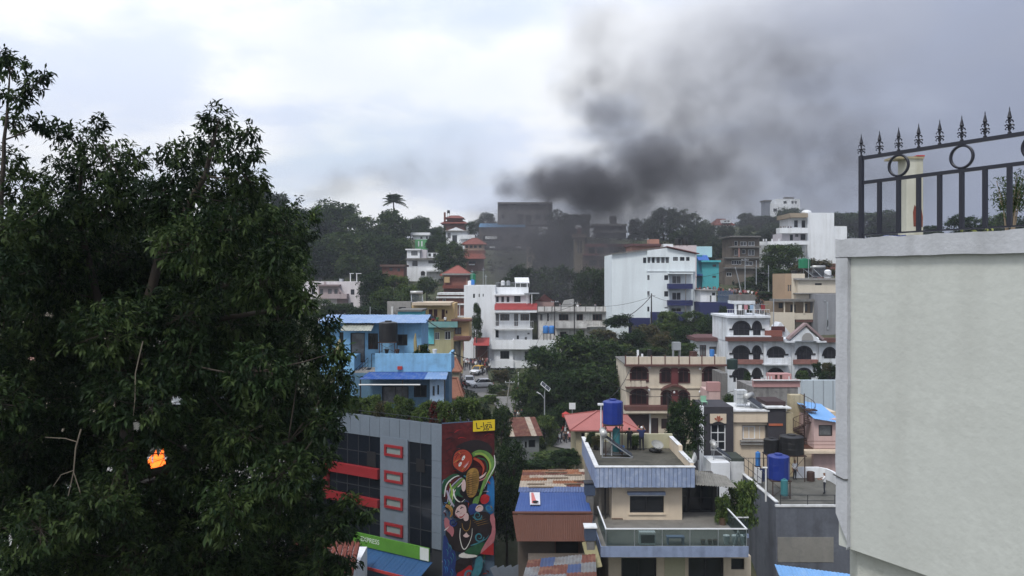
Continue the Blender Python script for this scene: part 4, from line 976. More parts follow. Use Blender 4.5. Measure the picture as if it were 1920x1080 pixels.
 for i in range(n):
  p0 = ub0-.2+(ub1-ub0+.4)*i/n; p1 = ub0-.2+(ub1-ub0+.4)*(i+1)/n-.015
  corr((p0, -1.35, zz), (p1, -1.35, zz), (p1, -2.9, zz-.62), (p0, -2.9, zz-.62), 3, .008).build('roof_sheet', bm_, a)
 MB().box(ub0-.2, ub1+.2, -2.98, -2.92, zz-.78, zz-.60).build('red_edge', REDP, a)
 MB().box(ub0-.1, ub1+.1, -2.6, -2.5, 0, zz-.85).build('shop_front', M('shop_front_blue', (.10, .15, .2), .7, .2, 1), a)
 s = thing('small_shop_house', 'small white house with a red tiled roof behind the leaves left of the banner', 'house', P(664, 1075, 48))
 MB().box(-3.6, .25, -1.5, 3, -6, .62).build('wall', WHITE, s)
 rt = MB(); 
 for r_ in range(9):
  for c_ in range(13):
   x = -3.9+c_*.34; y = -1.9+r_*.24; z = .66+r_*.13+((c_*7+r_*3) % 4)*.008
   rt.tube([(x, y, z), (x, y+.28, z+.15)], [.17, .15], 6)
 tag(rt.build('roof_tiles', TILE, s), kind='stuff')
 b2 = MB(); b2.box(-.1, .1, 0, .08, 0, 1.3); 
mural_building()

# ================================================================ the blue two-storey house
def blue_house():
 Y = 64
 b = Bld('house', 'light blue two storey house with blue tin roof and outside stairs', 'house', 700, Y, -19)
 blue = M('light_blue_paint', (.22, .45, .68), .8, .14, 1.2, streak=.5, blotch=.45, dirt=(.12, .2, .28)); sheet = M('blue_tin_roof', (.19, .30, .50), .5, .12, .8, streak=.4, dirt=(.45, .5, .55), metal=.1)
 deep = M('deep_blue_tin', (.035, .09, .30), .45, .15, 1, streak=.3, dirt=(.3, .36, .45))
 # upper storey
 b.block(600, 604, 786, 682, 5.5, blue, [(609, 622, 620, 650), (636, 623, 644, 650), (657, 624, 684, 680, 1, 1, 'door'), (690, 625, 709, 655), (745, 627, 764, 648)], zb=11.0, t=.3, nx=2)
 u0 = b.uv(598, 607)[0]; u1 = b.uv(800, 607)[0]; zE = b.uv(700, 605.5, -.9)[1]; zR = b.uv(700, 590, 3.0)[1]
 MB().plate([(b.uv(786, 700)[0]-.02, 11), (b.uv(786, 700)[0]+.18, 11), (b.uv(786, 700)[0]+.18, zE), (b.uv(786, 700)[0]-.02, zE)], .01, 5.4).build('side_wall', blue, b.root)
 n = 12
 for i in range(n):
  a = u0+(u1-u0)*i/n; c = u0+(u1-u0)*(i+1)/n+.05
  dz = .012*(i % 2)
  corr((a, 3.0, zR+dz), (c, 3.0, zR+dz), (c, -.9, zE+dz), (a, -.9, zE+dz), 3, .013).build('roof_sheet', sheet, b.root)
  corr((a, 3.0, zR+dz), (c, 3.0, zR+dz), (c, 6.3, zE+dz), (a, 6.3, zE+dz), 3, .013).build('roof_sheet', sheet, b.root)
 MB().plate([(0, 0)], 0, 0) if False else None
 g = b.uv(786, 700)[0]
 MB().add([(g+.19, -.1, zE-.25), (g+.19, 5.8, zE-.25), (g+.19, 3.0, zR-.1), (g+.21, -.1, zE-.25), (g+.21, 5.8, zE-.25), (g+.21, 3.0, zR-.1)], [(0, 2, 1), (3, 4, 5), (0, 1, 4, 3), (1, 2, 5, 4), (2, 0, 3, 5)]).build('gable', blue, b.root)
 q0 = b.rect(640, 608, 698, 617, -1.4)
 gm = M('translucent_roof_sheet', (.34, .35, .30), .5, .25, 1, streak=.5)
 for i in range(5):
  a = q0[0]+(q0[1]-q0[0])*i/5; c = q0[0]+(q0[1]-q0[0])*(i+1)/5
  corr((a, -.05, q0[3]+.1), (c, -.05, q0[3]+.1), (c, -1.9, q0[2]-.1), (a, -1.9, q0[2]-.1), 2, .02).build('canopy_sheet', gm, b.root)
 # lower storey with terrace: parapet plane 3 m in front
 o = -3.0
 p = b.rect(703, 663, 846, 697, o); fz = b.uv(760, 684, 0)[1]
 MB().box(p[0], p[1], o, o+.2, p[2], p[3]).box(p[1]-.2, p[1], o+.2, .4, p[2], p[3]).build('parapet', blue, b.root)
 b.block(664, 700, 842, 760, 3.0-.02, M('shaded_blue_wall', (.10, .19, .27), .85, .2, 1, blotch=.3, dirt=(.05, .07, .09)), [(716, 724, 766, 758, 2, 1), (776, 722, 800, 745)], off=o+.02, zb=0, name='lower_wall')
 q = b.rect(664, 700, 842, 760, o)
 MB().box(q[0], p[1]-.22, o+.22, -.01, p[2]-.12, p[2]+.02).build('terrace_floor', CONC, b.root)
 b.slab(745, 687, 754, 693, o-.14, o-.002, REDP, 'lamp_box')
 zA = p[2]-.02; n = 8; ua = b.uv(673, 710, o-1.6)[0]; ub = b.uv(836, 710, o-1.6)[0]
 zF = b.uv(760, 711, o-1.6)[1]
 for i in range(n):
  a = ua+(ub-ua)*i/n; c = ua+(ub-ua)*(i+1)/n+.04
  corr((a+.5*(1-i/n), o-.05, zA), (c+.5*(1-(i+1)/n), o-.05, zA), (c, o-1.6, zF), (a, o-1.6, zF), 3, .010).build('awning_sheet', deep if i < 6 else sheet, b.root)
 MB().tube([(ua, o-1.66, zF-.42), (b.uv(788, 719, o-1.66)[0], o-1.66, zF-.42)], .06, 6).build('gutter', PVC, b.root)
 for x in (ua+.1, (ua+ub)/2, ub-.1): MB().box(x-.05, x+.05, o-1.55, o-1.45, 0, zF-.06).build('awning_post', DFRAME, b.root)
 # side wing on the right with white patches
 b.block(806, 712, 834, 764, 2, M('pale_blue_white_paint', (.40, .55, .72), .8, .2, 1.4, blotch=.4, dirt=(.7, .72, .74)), [(811, 724, 815, 742, 1, 1), (820, 722, 823, 740, 1, 1)], off=o+.6-1.2, zb=0, name='wing_wall')
 # left retaining wall and stair
 b.block(628, 668, 664, 760, 2.6, blue, off=-2.6, zb=0, name='stair_wall')
 st = MB(); rail = MB(); n = 13
 a = b.uv(700, 668, -.6)
 for i in range(n):
  x = a[0]-.05-i*.21; z = fz-.1-i*.20; y = -1.6-.11*i
  st.box(x-.26, x, y-.5, y+.5, z-.05, z); rail.tube([(x-.1, y-.52, z), (x-.1, y-.52, z+.9)], .018, 5)
 ste = st.build('stair', M('blue_grey_stairs', (.05, .07, .10), .6, .2, 2), b.root)
 for k in (.3, .6, .9): rail.tube([(a[0]-.15, -1.6-.52, fz-.1+k), (a[0]-.15-(n-1)*.21, -1.6-.11*(n-1)-.52, fz-.1-(n-1)*.2+k)], .022, 5)
 rail.tube([(a[0]+.1, -1.9, fz), (a[0]+.1, -1.9, fz+1.1)], .03, 5).tube([(a[0]+.9, -2.5, fz), (a[0]+.9, -2.5, fz+1.1)], .03, 5).tube([(a[0]+.1, -1.9, fz+1.1), (a[0]+.9, -2.5, fz+1.1)], .025, 5)
 rail.build('railing', METALD, ste)
 water_tank(728, 601, 640, 35, 62.5, BLACKP, 'square shouldered black water tank in front of the blue tin roof', .95, 0)
 # terrace plants
 rng = np.random.default_rng(8)
 q = P(765, 672, 62); t = thing('spiky_plant', 'dark spiky agave on the blue house terrace', 'plant', (q.x, q.y, CAMZ-19+fz))
 mb = MB()
 for k in range(34):
  an = rng.uniform(0, 2*pi); e = rng.uniform(.3, 1.3); L_ = rng.uniform(.9, 1.4); d = Vector((cos(an)*cos(e), sin(an)*cos(e), sin(e)))
  mb.tube([d*.05, d*L_*.6+Vector((0, 0, .1)), d*L_], [.05, .045, .006], 4)
 tag(mb.build('leaf', LEAF['dark'][2], t), kind='stuff'); MB().lathe([(.3, -.3), (.35, .1), (.05, .12)], 10).build('pot', BLACKP, t)
 q = P(779, 672, 62.3); t = thing('column_cactus', 'tall pale column cactus on the blue house terrace', 'plant', (q.x, q.y, CAMZ-19+fz))
 MB().tube([(0, 0, 0), (.03, 0, 1.2), (-.03, 0, 2.2), (0, 0, 2.75)], [.14, .17, .13, .04], 8).build('stem', M('pale_cactus', (.32, .27, .14), .8, .3, 4), t); 
 bb = MB().tube([(.05, 0, 1.0), (.3, 0, 1.2), (.32, 0, 1.8)], [.08, .09, .05], 6).build('arm', MATS['pale_cactus'], t)
 tree(790, 640, 673, 32, 62.4, 'leafy pot shrub at the right end of the blue house terrace', 'bush', 'dark', name='shrub', cat='bush')
 q = P(632, 650, 55); MB_ = MB().add([(-.5, 0, -.9), (.5, 0, -.9), (.15, .0, .55), (-.5, .3, -.9), (.5, .3, -.9), (.15, .3, .55)], [(0, 1, 2), (5, 4, 3), (0, 3, 4, 1), (1, 4, 5, 2), (2, 5, 3, 0)])
 o_ = MB_.build('folded_umbrella', M('cream_canvas', (.42, .36, .2), .8, .15), None, q); tag(o_, 'folded cream sunshade between the dark leaves and the blue house', 'umbrella')
 MB().tube([(0, .15, -4), (0, .15, -.8)], .03, 6).build('pole', STEEL, o_)
 # small turquoise block behind the roof ridge
 t = Bld('house', 'small turquoise rooftop room peeking over the blue tin roof ridge', 'house', 746, 74, -12)
 t.block(746, 584, 789, 600, 4, M('turquoise_paint', (.13, .50, .55), .8, .12, 1, blotch=.2), zb=0)
 MB().box(t.uv(744, 590)[0], t.uv(792, 590)[0], -.3, 4.2, t.uv(760, 584)[1], t.uv(760, 583)[1]+.12).build('roof', CONC2, t.root)
blue_house()

# ================================================================ cream house with the roof terrace
CREAM = M('cream_wall_paint', (.66, .555, .425), .85, .06, .8, streak=.36, dirt=(.32, .25, .18), blotch=.12)
CREAM2 = M('pale_yellow_paint', (.43, .41, .28), .85, .08, .8, streak=.3, dirt=(.3, .26, .15))
BLUEG = M('grey_blue_paint', (.25, .305, .44), .7, .12, 1.5, streak=.45, dirt=(.10, .12, .17), blotch=.3)
BLUEW = M('worn_grey_blue_board', (.24, .30, .44), .7, .14, 1.5, streak=.3, dirt=(.58, .62, .68), blotch=.4)
def clear_glass(name='railing_glass', tint=(.70, .77, .76), mixf=.72):
 if name in MATS: return MATS[name]
 m = bpy.data.materials.new(name); m.use_nodes = True; N = m.node_tree.nodes; L = m.node_tree.links
 tr = N.new('ShaderNodeBsdfTransparent'); tr.inputs[0].default_value = (*tint, 1); gl = N['Principled BSDF']; gl.inputs['Base Color'].default_value = (.08, .10, .10, 1); gl.inputs['Roughness'].default_value = .06; gl.inputs['Specular IOR Level'].default_value = .5
 mx = N.new('ShaderNodeMixShader'); mx.inputs[0].default_value = 1-mixf; L.new(tr.outputs[0], mx.inputs[1]); L.new(gl.outputs[0], mx.inputs[2]); L.new(mx.outputs[0], N['Material Output'].inputs[0])
 MATS[name] = m; return m
def cream_house():
 Y = 46.5; B0 = -22.0
 b = Bld('house', 'cream house with grey blue roof fascia, roof terrace and glass balcony', 'house', 1116, Y, B0)
 zf = -11.72-B0                                   # terrace floor
 uL = 0.; uR = b.uv(1303, 890)[0]; zt = b.uv(1200, 876.5)[1]; zb = b.uv(1200, 914)[1]
 flo = M('mossy_roof_concrete', (.085, .08, .065), .95, .35, .8, blotch=.8, dirt=(.03, .032, .026), bump=.4)
 MB().box(uL+.12, uR-.12, .12, 8.8, zf-.45, zf).build('roof_slab', flo, b.root)
 n = 23
 for i in range(n):
  a = uL+(uR-uL)*i/n; c = uL+(uR-uL)*(i+1)/n
  MB().box(a+.012, c-.012, -.01-.005*(i % 3), .06, zb+.01*(i % 2), zt).build('cladding_board', BLUEW, b.root)
 MB().box(uL, uR, .061, .20, zb+.05, zt).build('parapet', BLUEG, b.root)
 MB().box(uL-.03, uR+.03, -.05, .24, zt, zt+.06).build('coping', WHITE2, b.root)
 MB().box(uL+.05, uR-.05, .25, .9, zb-.02, zb+.10).build('soffit', M('grey_soffit', (.16, .16, .17), .9, .1), b.root)
 n = 20
 for i in range(n):
  a = .25+8.5*i/n; c = .25+8.5*(i+1)/n
  MB().box(uL-.01-.005*(i % 3), uL+.06, a+.012, c-.012, zb+.01*(i % 2), zt).build('cladding_board', BLUEG, b.root)
 MB().box(uL+.061, uL+.2, .25, 8.75, zb+.05, zt).build('parapet', BLUEG, b.root); MB().box(uL-.04, uL+.24, .25, 8.8, zt, zt+.06).build('coping', WHITE2, b.root)
 # right and rear parapets: cream, stepped
 MB().box(uR-.22, uR-.02, .25, 3.4, zf-.1, zf+.48).box(uR-.24, uR, 3.4, 3.7, zf-.1, zf+.85).box(uR-.22, uR-.02, 3.7, 6.5, zf-.1, zf+.80).build('parapet', CREAM, b.root)
 MB().box(uR-.26, uR+.02, .25, 3.39, zf+.483, zf+.53).box(uR-.26, uR+.02, 3.71, 6.5, zf+.803, zf+.85).build('coping', WHITE2, b.root)
 ra = b.uv(1150, 830, 6.5)[0]
 MB().box(ra, uR, 6.5, 6.72, zf-.1, zf+.98).build('parapet', CREAM2, b.root)
 MB().box(uL+.2, ra, 8.55, 8.75, zf-.1, zf+.6).build('parapet', CREAM2, b.root)
 # upper storey wall and window
 o = .9; fl = -14.9-B0
 q = b.block(1147, 908, 1279, 996, 7.5, CREAM, [(1181, 930, 1245, 962, 2, 1)], off=o, zb=fl, t=.28)
 b.slab(1177, 923.5, 1248, 928, o-.28, o-.002, BLUEG, 'window_hood')
 w = b.rect(1181, 930, 1245, 962, o); MB().box(w[0]-.08, w[1]+.08, o-.08, o-.002, w[2]-.10, w[2]-.012).build('sill', CREAM, b.root)
 MB().box(w[0]-.08, w[1]+.08, o-.05, o-.002, w[3]+.01, w[3]+.09).build('window_head', WHITE2, b.root)
 MB().tube([b3 for b3 in [(b.uv(1147, 972, o)[0], o-.03, b.uv(1147, 972, o)[1]), (b.uv(1167, 972, o)[0], o-.03, b.uv(1167, 972, o)[1]), (b.uv(1167, 981, o)[0], o-.03, b.uv(1167, 981, o)[1])]], .03, 5).build('pipe', M('brown_pipe', (.16, .10, .07), .7, .1), b.root)
 MB().box(q[0]-.75, q[0]-.60, o+.4, o+.55, 0, zb).build('drain_pipe', M('cement_pipe', (.3, .27, .23), .9, .15), b.root)
 MB().box(q[0]-.42, q[0]-.34, o+.2, o+.28, 0, zb).build('drain_pipe', DFRAME, b.root)
 MB().box(uL+.1, q[0]-.002, o+1.2, o+7, 0, zb-.05).build('rear_wall', M('cement_render', (.27, .25, .22), .9, .15, 1, streak=.5), b.root)
 # glazed door bay on the right
 u0 = q[1]+.002; u1 = b.uv(1337, 950, o+1.6)[0]; zd = b.uv(1300, 907, o+1.6)[1]
 MB().box(u0, u1+.3, o+1.75, o+3.2, 0, zb-.02).build('bay_wall', M('dark_bay_wall', (.06, .055, .05), .8, .2), b.root)
 b.window(u0, u0+(u1-u0)*.32, fl, zd, 1, 2, DFRAME, GLASS, o+1.6, name='door'); b.window(u0+(u1-u0)*.34, u1, fl, zd, 2, 2, DFRAME, GLASS, o+1.6, name='door')
 MB().box(u1-.05, u1+.05, o+.3, o+.42, fl, zb-.1).build('post', DFRAME, b.root)
 # weathered sheet canopy
 gm = M('weathered_roof_sheet', (.24, .23, .205), .85, .2, 1.2, blotch=.5, streak=.4, dirt=(.10, .10, .085))
 A, B_, C_, D_ = [P(*k)-b.root.location for k in ((1304, 881, 49.5), (1361, 892, 49.5), (1380, 914, 46.6), (1304, 909, 46.6))]
 n = 4
 for i in range(n):
  corr(A.lerp(B_, i/n), A.lerp(B_, (i+1)/n+.02), D_.lerp(C_, (i+1)/n+.02), D_.lerp(C_, i/n), 4, .028).build('canopy_sheet', gm, b.root)
 # balcony: slab, glass panels, white rail
 yo = -4.0; ua = b.uv(1128, 1030, yo)[0]; ub = b.uv(1403, 1030, yo)[0]; sb = b.uv(1260, 1044, yo)[1]
 MB().box(ua, ub, yo, o+1.55, sb+.16, fl-.002).build('balcony_slab', M('balcony_floor', (.2, .19, .17), .9, .2, 1, blotch=.4), b.root)
 MB().box(ua, ub, yo-.06, yo-.002, sb, fl+.08).build('balcony_edge', BLUEG, b.root); MB().box(ua-.06, ua-.002, yo-.06, o+1, sb, fl+.08).build('balcony_edge', BLUEG, b.root)
 cg = clear_glass(); zr = fl+1.02
 us = [ua+.25]+[b.uv(x, 1010, yo)[0] for x in (1190, 1242, 1294, 1347)]+[ub-.08]
 for i in range(5): MB().box(us[i]+.015, us[i+1]-.015, yo+.06, yo+.072, fl+.1, zr-.03).build('glass_panel', cg, b.root)
 for x in us: MB().box(x-.014, x+.014, yo+.04, yo+.09, fl, zr-.03).build('rail_post', STEEL, b.root)
 MB().box(us[0]-.05, us[-1]+.05, yo+.03, yo+.10, zr-.03, zr+.03).build('handrail', WFRAME, b.root)
 for s, x in ((0, us[0]), (1, us[-1])):
  MB().box(x-.006, x+.006, yo+.12, o-.7, fl+.1, zr-.03).build('glass_panel', cg, b.root); MB().box(x-.035, x+.035, yo+.101, o-.7, zr-.03, zr+.03).build('handrail', WFRAME, b.root)
 MB().box(ub-.02, ub+1.45, .6, 2.8, fl-1.02, fl-.80).build('balcony_slab', BLUEG, b.root)
 x0 = ub+.0; x1 = ub+1.42; z2 = fl-.8
 MB().box(x0, x1, .64, .652, z2+.05, z2+1.0).build('glass_panel', cg, b.root); MB().box(x0-.4, x1+.03, .61, .68, z2+1.0, z2+1.06).build('handrail', WFRAME, b.root); MB().box(x1-.01, x1+.003, .68, 2.8, z2+.05, z2+1.0).build('glass_panel', cg, b.root); MB().box(x1-.03, x1+.03, .681, 2.9, z2+1.0, z2+1.06).build('handrail', WFRAME, b.root)
 MB().box(ub-.02, ub+1.3, .9, 2.8, 0, fl-1.022).build('lower_wing_wall', M('dark_weathered_wall', (.085, .085, .085), .9, .2, 1, streak=.5), b.root)
 # lower storey
 b.block(1141, 1043, 1408, 1100, 4.0, CREAM, [(1165, 1046, 1231, 1095, 2, 1), (1291, 1046, 1357, 1095, 2, 1), (1371, 1047, 1396, 1069, 1, 1)], off=yo+1.5, zb=0, t=.3, name='lower_wall')
 v = b.rect(1246, 1046, 1284, 1095, yo+1.5); MB().box(v[0], v[1], yo+1.42, yo+1.498, 0, sb-.01).build('wall_strip', CREAM2, b.root)
 # things on the balcony
 def bx(px, y, Yo): p = P(px, y, Y+Yo); p.z = CAMZ+B0+fl; return p
 p = bx(1213, 1020, yo+.55); t = thing('air_conditioner', 'white boxed air conditioner unit behind the balcony glass', 'air conditioner', p); MB().box(-.45, .45, -.17, .17, .02, .72).build('case', WFRAME, t); MB().box(-.36, .40, -.176, -.171, .12, .58).build('grille', DARK, t)
 p = bx(1266, 1020, yo+.6); t = thing('bench', 'small grey blue bench on the balcony of the cream house', 'bench', p); MB().box(-.5, .5, -.2, .2, .38, .44).build('seat', BLUEG, t)
 for sx in (-.42, .42): MB().box(sx-.04, sx+.04, -.18, .18, 0, .378).build('leg', BLUEG, t)
 for k, (px, lab) in enumerate(((1318, 'leftmost of the three small brown pots on the balcony'), (1331, 'middle one of the three small brown pots on the balcony'), (1341, 'rightmost of the three small brown pots on the balcony'))):
  tag(MB().lathe([(.09, 0), (.14, .26), (.15, .27), (.12, .26), (.01, .22)], 12).build('pot', M('brown_pot', (.12, .075, .05), .8, .2), None, bx(px, 1020, yo+.5)), lab, 'pot')
 for k, px in enumerate((1362, 1378, 1393)):
  tag(MB().lathe([(.13, 0), (.17, .2), (.2, .48), (.16, .5), (.01, .45)], 12).build('planter_urn', WFRAME, None, bx(px, 1020, yo+.6)), ('left', 'middle', 'right')[k]+' one of three white urns at the balcony corner', 'urn')
 t = thing('folded_stand', 'white folded metal stand leaning in the balcony corner', 'stand', bx(1385, 1022, yo+.25)); MB().bar((-.3, 0, 0), (0, .1, .85), .05).bar((.3, 0, 0), (0, .12, .85), .05).build('frame', WFRAME, t)
 for px, y, Yo, w, h, lab, pal in ((1355, 0, .2, 27, 1.55, 'bright yellow green bushy plant by the glazed door of the cream house', 'mid'), (1392, 0, 1.6, 52, 2.9, 'large loose bamboo like bush on the cream house balcony', 'mid')):
  p = bx(px, 1000, Yo-.2); t = thing('balcony_plant', lab, 'plant', (p.x, p.y, CAMZ+B0+(fl if Yo < 1 else fl-.8)))
  MB().lathe([(.2, 0), (.28, .4), (.3, .4), (.05, .36)], 12).build('pot', M('brown_pot', (.12, .075, .05), .8, .2), t)
  c = link('foliage', crown_mesh('bush', 1 if Yo < 1 else 2, 'bright'), None, t, (0, 0, .3)); c.scale = (w*Y/F*1.2, w*Y/F*1.0, h*1.1)
 # roof terrace furniture
 FZ = CAMZ+B0+zf
 def rt(px, Yr): p = P(px, 800, Yr); p.z = FZ; return p
 water_tank(1149, 748, 793.5, 37, 51, BLUEP, 'ribbed blue water tank on a tall stand beside two men on the terrace', (11.72-PZ(793.5, 51)*-1), 12, standlab='brown iron stand under the blue tank on the roof terrace')
 water_tank(1155.5, 800, 846, 13.5, 51.0, TEALP, 'slim teal filter cylinder standing under the blue tank', 0, 0)
 t = thing('lamp_pole', 'white pole with a small head beside the blue tank', 'pole', rt(1127, 51)); MB().tube([(0, 0, 0), (0, 0, 3.3)], .05, 8).build('shaft', PVC, t); MB().box(-.22, .22, -.12, .12, 3.3, 3.42).build('head', WFRAME, t)
 t = thing('pipe', 'white water pipe next to the teal cylinder', 'pipe', rt(1147, 50.8)); MB().tube([(0, 0, 0), (0, 0, 1.55)], .04, 6).build('shaft', PVC, t)
 solar_heater(rt(1131, 50.6), 1.52, 'solar water heater with cylinder on the cream house roof terrace', .9, 2.3, .62)
 person(rt(1180, 52.3), 'black', 'man in black leaning on the terrace wall beside the tank stand', 'lean', pi, hgt=1.62)
 person(rt(1203, 52.3), 'navy blue', 'man in dark blue with a white cap standing on the roof terrace', 'raise', pi, hgt=1.72, cap=CLOTH['white'])
 dish(rt(1231, 51.6)+Vector((0, 0, -.35)), .3, 'round grey dish in the far corner of the roof terrace', .42, 1.0, M('dish_grey', (.3, .3, .28), .6, .1))
 t = thing('tyre', 'old dark tyre lying under the round dish', 'tyre', rt(1229, 51.9)); n = 18; tm = MB(); V = []; FS = []
 for k in range(n):
  for j in range(6): a_ = 2*pi*k/n; c_ = 2*pi*j/6; V.append(((.34+.12*cos(c_))*cos(a_), (.34+.12*cos(c_))*sin(a_), .12+.12*sin(c_)))
 for k in range(n):
  for j in range(6): FS.append((k*6+j, k*6+(j+1) % 6, ((k+1) % n)*6+(j+1) % 6, ((k+1) % n)*6+j))
 tm.add(V, FS).build('rubber', BLACKP, t, smooth=True)
 p = rt(1303, 47.2); dish(Vector((p.x+.1, p.y, FZ-.2)), -1.75, 'white dish seen edge on at the terrace corner', .45, .25)
 p = rt(1130, 53.6); 
 for k, (px, Yr, pal, h, lab) in enumerate(((1108, 53.5, 'dark', .9, 'dark potted shrub at the far left corner of the roof terrace'), (1118, 52.5, 'olive', .8, 'dry looking potted shrub left of the lamp pole'), (1190, 52.6, 'mid', .8, 'light green pot plant between the two men'))):
  p = rt(px, Yr); t = thing('potted_plant', lab, 'potted plant', p); MB().lathe([(.16, 0), (.22, .35), (.05, .3)], 10).build('pot', BLACKP, t); c = link('foliage', crown_mesh('bush', k, pal), None, t, (0, 0, .28)); c.scale = (.75, .7, h)
cream_house()
# ================================================================ grey terrace building with the tanks
def terrace_building():
 b = Bld('house', 'dark grey cement building with water tanks and a man on its flat roof', 'house', 1455, 53.8, -26)
 B0 = -26; zf = -15.95-B0; uR = 14; d = 8.0
 gw = M('dark_grey_cement', (.13, .14, .165), .9, .2, .5, streak=.75, blotch=.55, dirt=(.055, .057, .065), bump=.4)
 flo = M('wet_roof_concrete', (.13, .127, .11), .7, .35, .6, blotch=.8, dirt=(.045, .047, .04), bump=.3)
 MB().box(0, uR, 0, d, 0, zf-.06).build('wall', gw, b.root); MB().box(.2, uR, .16, d, zf-.058, zf).build('roof_slab', flo, b.root); b.foot(0, 14, 0, 9)
 MB().box(-.04, uR, -.06, .15, zf-.055, zf+.08).build('coping', WHITE2, b.root)
 mb = MB().box(0, .2, .16, d, zf-.05, zf+.22); mb.build('parapet', gw, b.root); MB().box(-.04, .24, .16, d, zf+.222, zf+.29).build('coping', WHITE2, b.root)
 q = b.rect(1458, 1007, 1552, 1054); MB().box(q[0], q[1]+.4, -.03, -.002, q[2], q[3]).build('render_patch', M('light_cement_patch', (.25, .24, .215), .9, .12, 1, blotch=.5, dirt=(.15, .15, .14), streak=.3), b.root)
 # white parapet at the back, curving forward
 a = b.uv(1489, 905, 7.6)[0]; c = b.uv(1537, 905, 7.6)[0]
 wp = MB().box(a, c, 7.6, 7.8, zf, zf+.85)
 pts = [(c, 7.6), (c+.35, 7.3), (c+.5, 6.6), (c+.55, 4.5), (c+.6, 1.0)]
 for i in range(4): wp.bar((pts[i][0], pts[i][1], zf+.42), (pts[i+1][0], pts[i+1][1], zf+.42), .2, .84)
 wp.build('white_parapet', WHITE, b.root)
 rl = MB()
 for z in (.35, .75): rl.tube([(.3, .08, zf+z), (uR, .08, zf+z)], .022, 5)
 for i in range(6): x = .35+i*1.9; rl.tube([(x, .08, zf), (x, .08, zf+.78)], .025, 5)
 for z in (.5, 1.1): rl.tube([(.1, 2.2, zf+.5+z), (.1, d, zf+.5+z)], .022, 5)
 for i in range(7): y = 2.2+i*1.1; rl.tube([(.1, y, zf+.5), (.1, y, zf+1.62)], .022, 5)
 for i in range(8): x = .1+i*.42; rl.tube([(x, d-.05, zf), (x, d-.05, zf+1.5)], .018, 5)
 rl.tube([(.1, d-.05, zf+1.5), (3.1, d-.05, zf+1.5)], .022, 5); rl.build('railing', METALD, b.root)
 FZ = CAMZ-15.95
 def on(px, Y, dz=0): p = P(px, 900, Y); p.z = FZ+dz; return p
 p = on(1459.5, 56.2); s = 15.95+PZ(897, 56.2)
 water_tank(1459.5, 850, 897, 39, 56.2, BLUEP, 'dark blue water tank standing on the grey flat roof at right', s, 12, standlab='iron stand of the dark blue tank on the grey flat roof')
 water_tank(1470.5, 897, 897+s/56.2*F-2, 13, 55.4, TEALP, 'slim teal filter cylinder below the dark blue tank at right', 0, 0)
 s2 = 15.95+PZ(850, 61)
 water_tank(1446, 820, 850, 27, 61.5, BLACKP, 'smaller of the two black tanks behind the dark blue tank', 15.95+PZ(850, 61.5), 8, standlab='iron stand of the smaller black tank')
 water_tank(1484, 814, 850, 44, 61, BLACKP, 'larger of the two black tanks behind the dark blue tank', s2, 8, standlab='iron stand of the larger black tank')
 water_tank(1421, 846, 873, 9, 62, LBLUEP, 'slim light blue cylinder near the white boxes', 15.95+PZ(873, 62), 0, standlab='plinth frame of the slim light blue cylinder')
 t = thing('pipe', 'white vertical pipe with an elbow left of the dark blue tank', 'pipe', on(1436, 54.9)); MB().tube([(0, 0, 0), (0, 0, 2.35), (.1, 0, 2.42), (-.25, 0, 2.42)], .06, 8).build('shaft', PVC, t)
 person(on(1546, 56.8), 'white', 'man in a white vest and dark shorts leaning on the roof wall at right', 'lean', -pi*.62, hgt=1.64)
 person(on(1490, 60.8), 'white', 'man in white standing half hidden behind the dark blue tank', 'stand', .4, hgt=1.62)
 for k, (px, c_) in enumerate(((1423, 'white'), (1430, 'navy blue'), (1419, 'white'))):
  t = thing('hanging_cloth', '%s cloth hung out on the terrace rail, %s of three' % (c_, ('middle', 'rightmost', 'leftmost')[k]), 'cloth', on(px, 58.2+k*.4, .4))
  MB().add([(-.22, 0, .1), (.2, .05, 0), (.24, 0, 1.0), (-.18, .02, 1.05), (-.2, .06, .1), (.22, .11, 0), (.26, .06, 1.0), (-.16, .08, 1.05)], [(0, 1, 2, 3), (7, 6, 5, 4), (0, 4, 5, 1), (1, 5, 6, 2), (2, 6, 7, 3), (3, 7, 4, 0)]).build('fabric', CLOTH[c_], t)
 # white rooftop boxes and the slanted solar heater frame
 w = Bld('rooftop_room', 'low white boxes and slanted frame beside the grey terrace', 'rooftop structure', 1332, 61, -17.5)
 w.block(1333, 868, 1369, 893, 2.5, WHITE, zb=0); w.block(1370, 866, 1396, 890, 2.5, WHITE2, off=.6, zb=0, name='wall')
 MB().box(w.uv(1372, 860, .6)[0], w.uv(1396, 860, .6)[0], .7, 3, w.uv(1384, 866, .6)[1], w.uv(1384, 860, .6)[1]).build('dark_lid', M('dark_green_box', (.05, .06, .05), .8, .2), w.root)
 solar_heater(P(1338, 868, 62.6), 1.42, 'solar water heater in a white frame on the white boxes', 1.3, 2.3, .6)
 t = Bld('awning', 'light blue tin roof corner at the bottom beside the pale wall', 'awning', 1452, 47, -25); sm = M('sky_blue_tin', (.17, .36, .66), .5, .1, .8, streak=.25, dirt=(.4, .5, .6))
 for i in range(5):
  A = P(1452, 1058, 48.5).lerp(P(1600, 1077, 46.5), i/5)-t.root.location; B_ = P(1452, 1058, 48.5).lerp(P(1600, 1077, 46.5), (i+1)/5+.01)-t.root.location
  o_ = Vector((-.1, -3.2, -1.2)); corr(A, B_, B_+o_, A+o_, 4, .02).build('roof_sheet', sm, t.root)
 MB().box(.2, 4.2, -2, .6, 0, 6.3).build('wall', M('dark_shop_wall', (.05, .055, .06), .9, .2), t.root)
terrace_building()

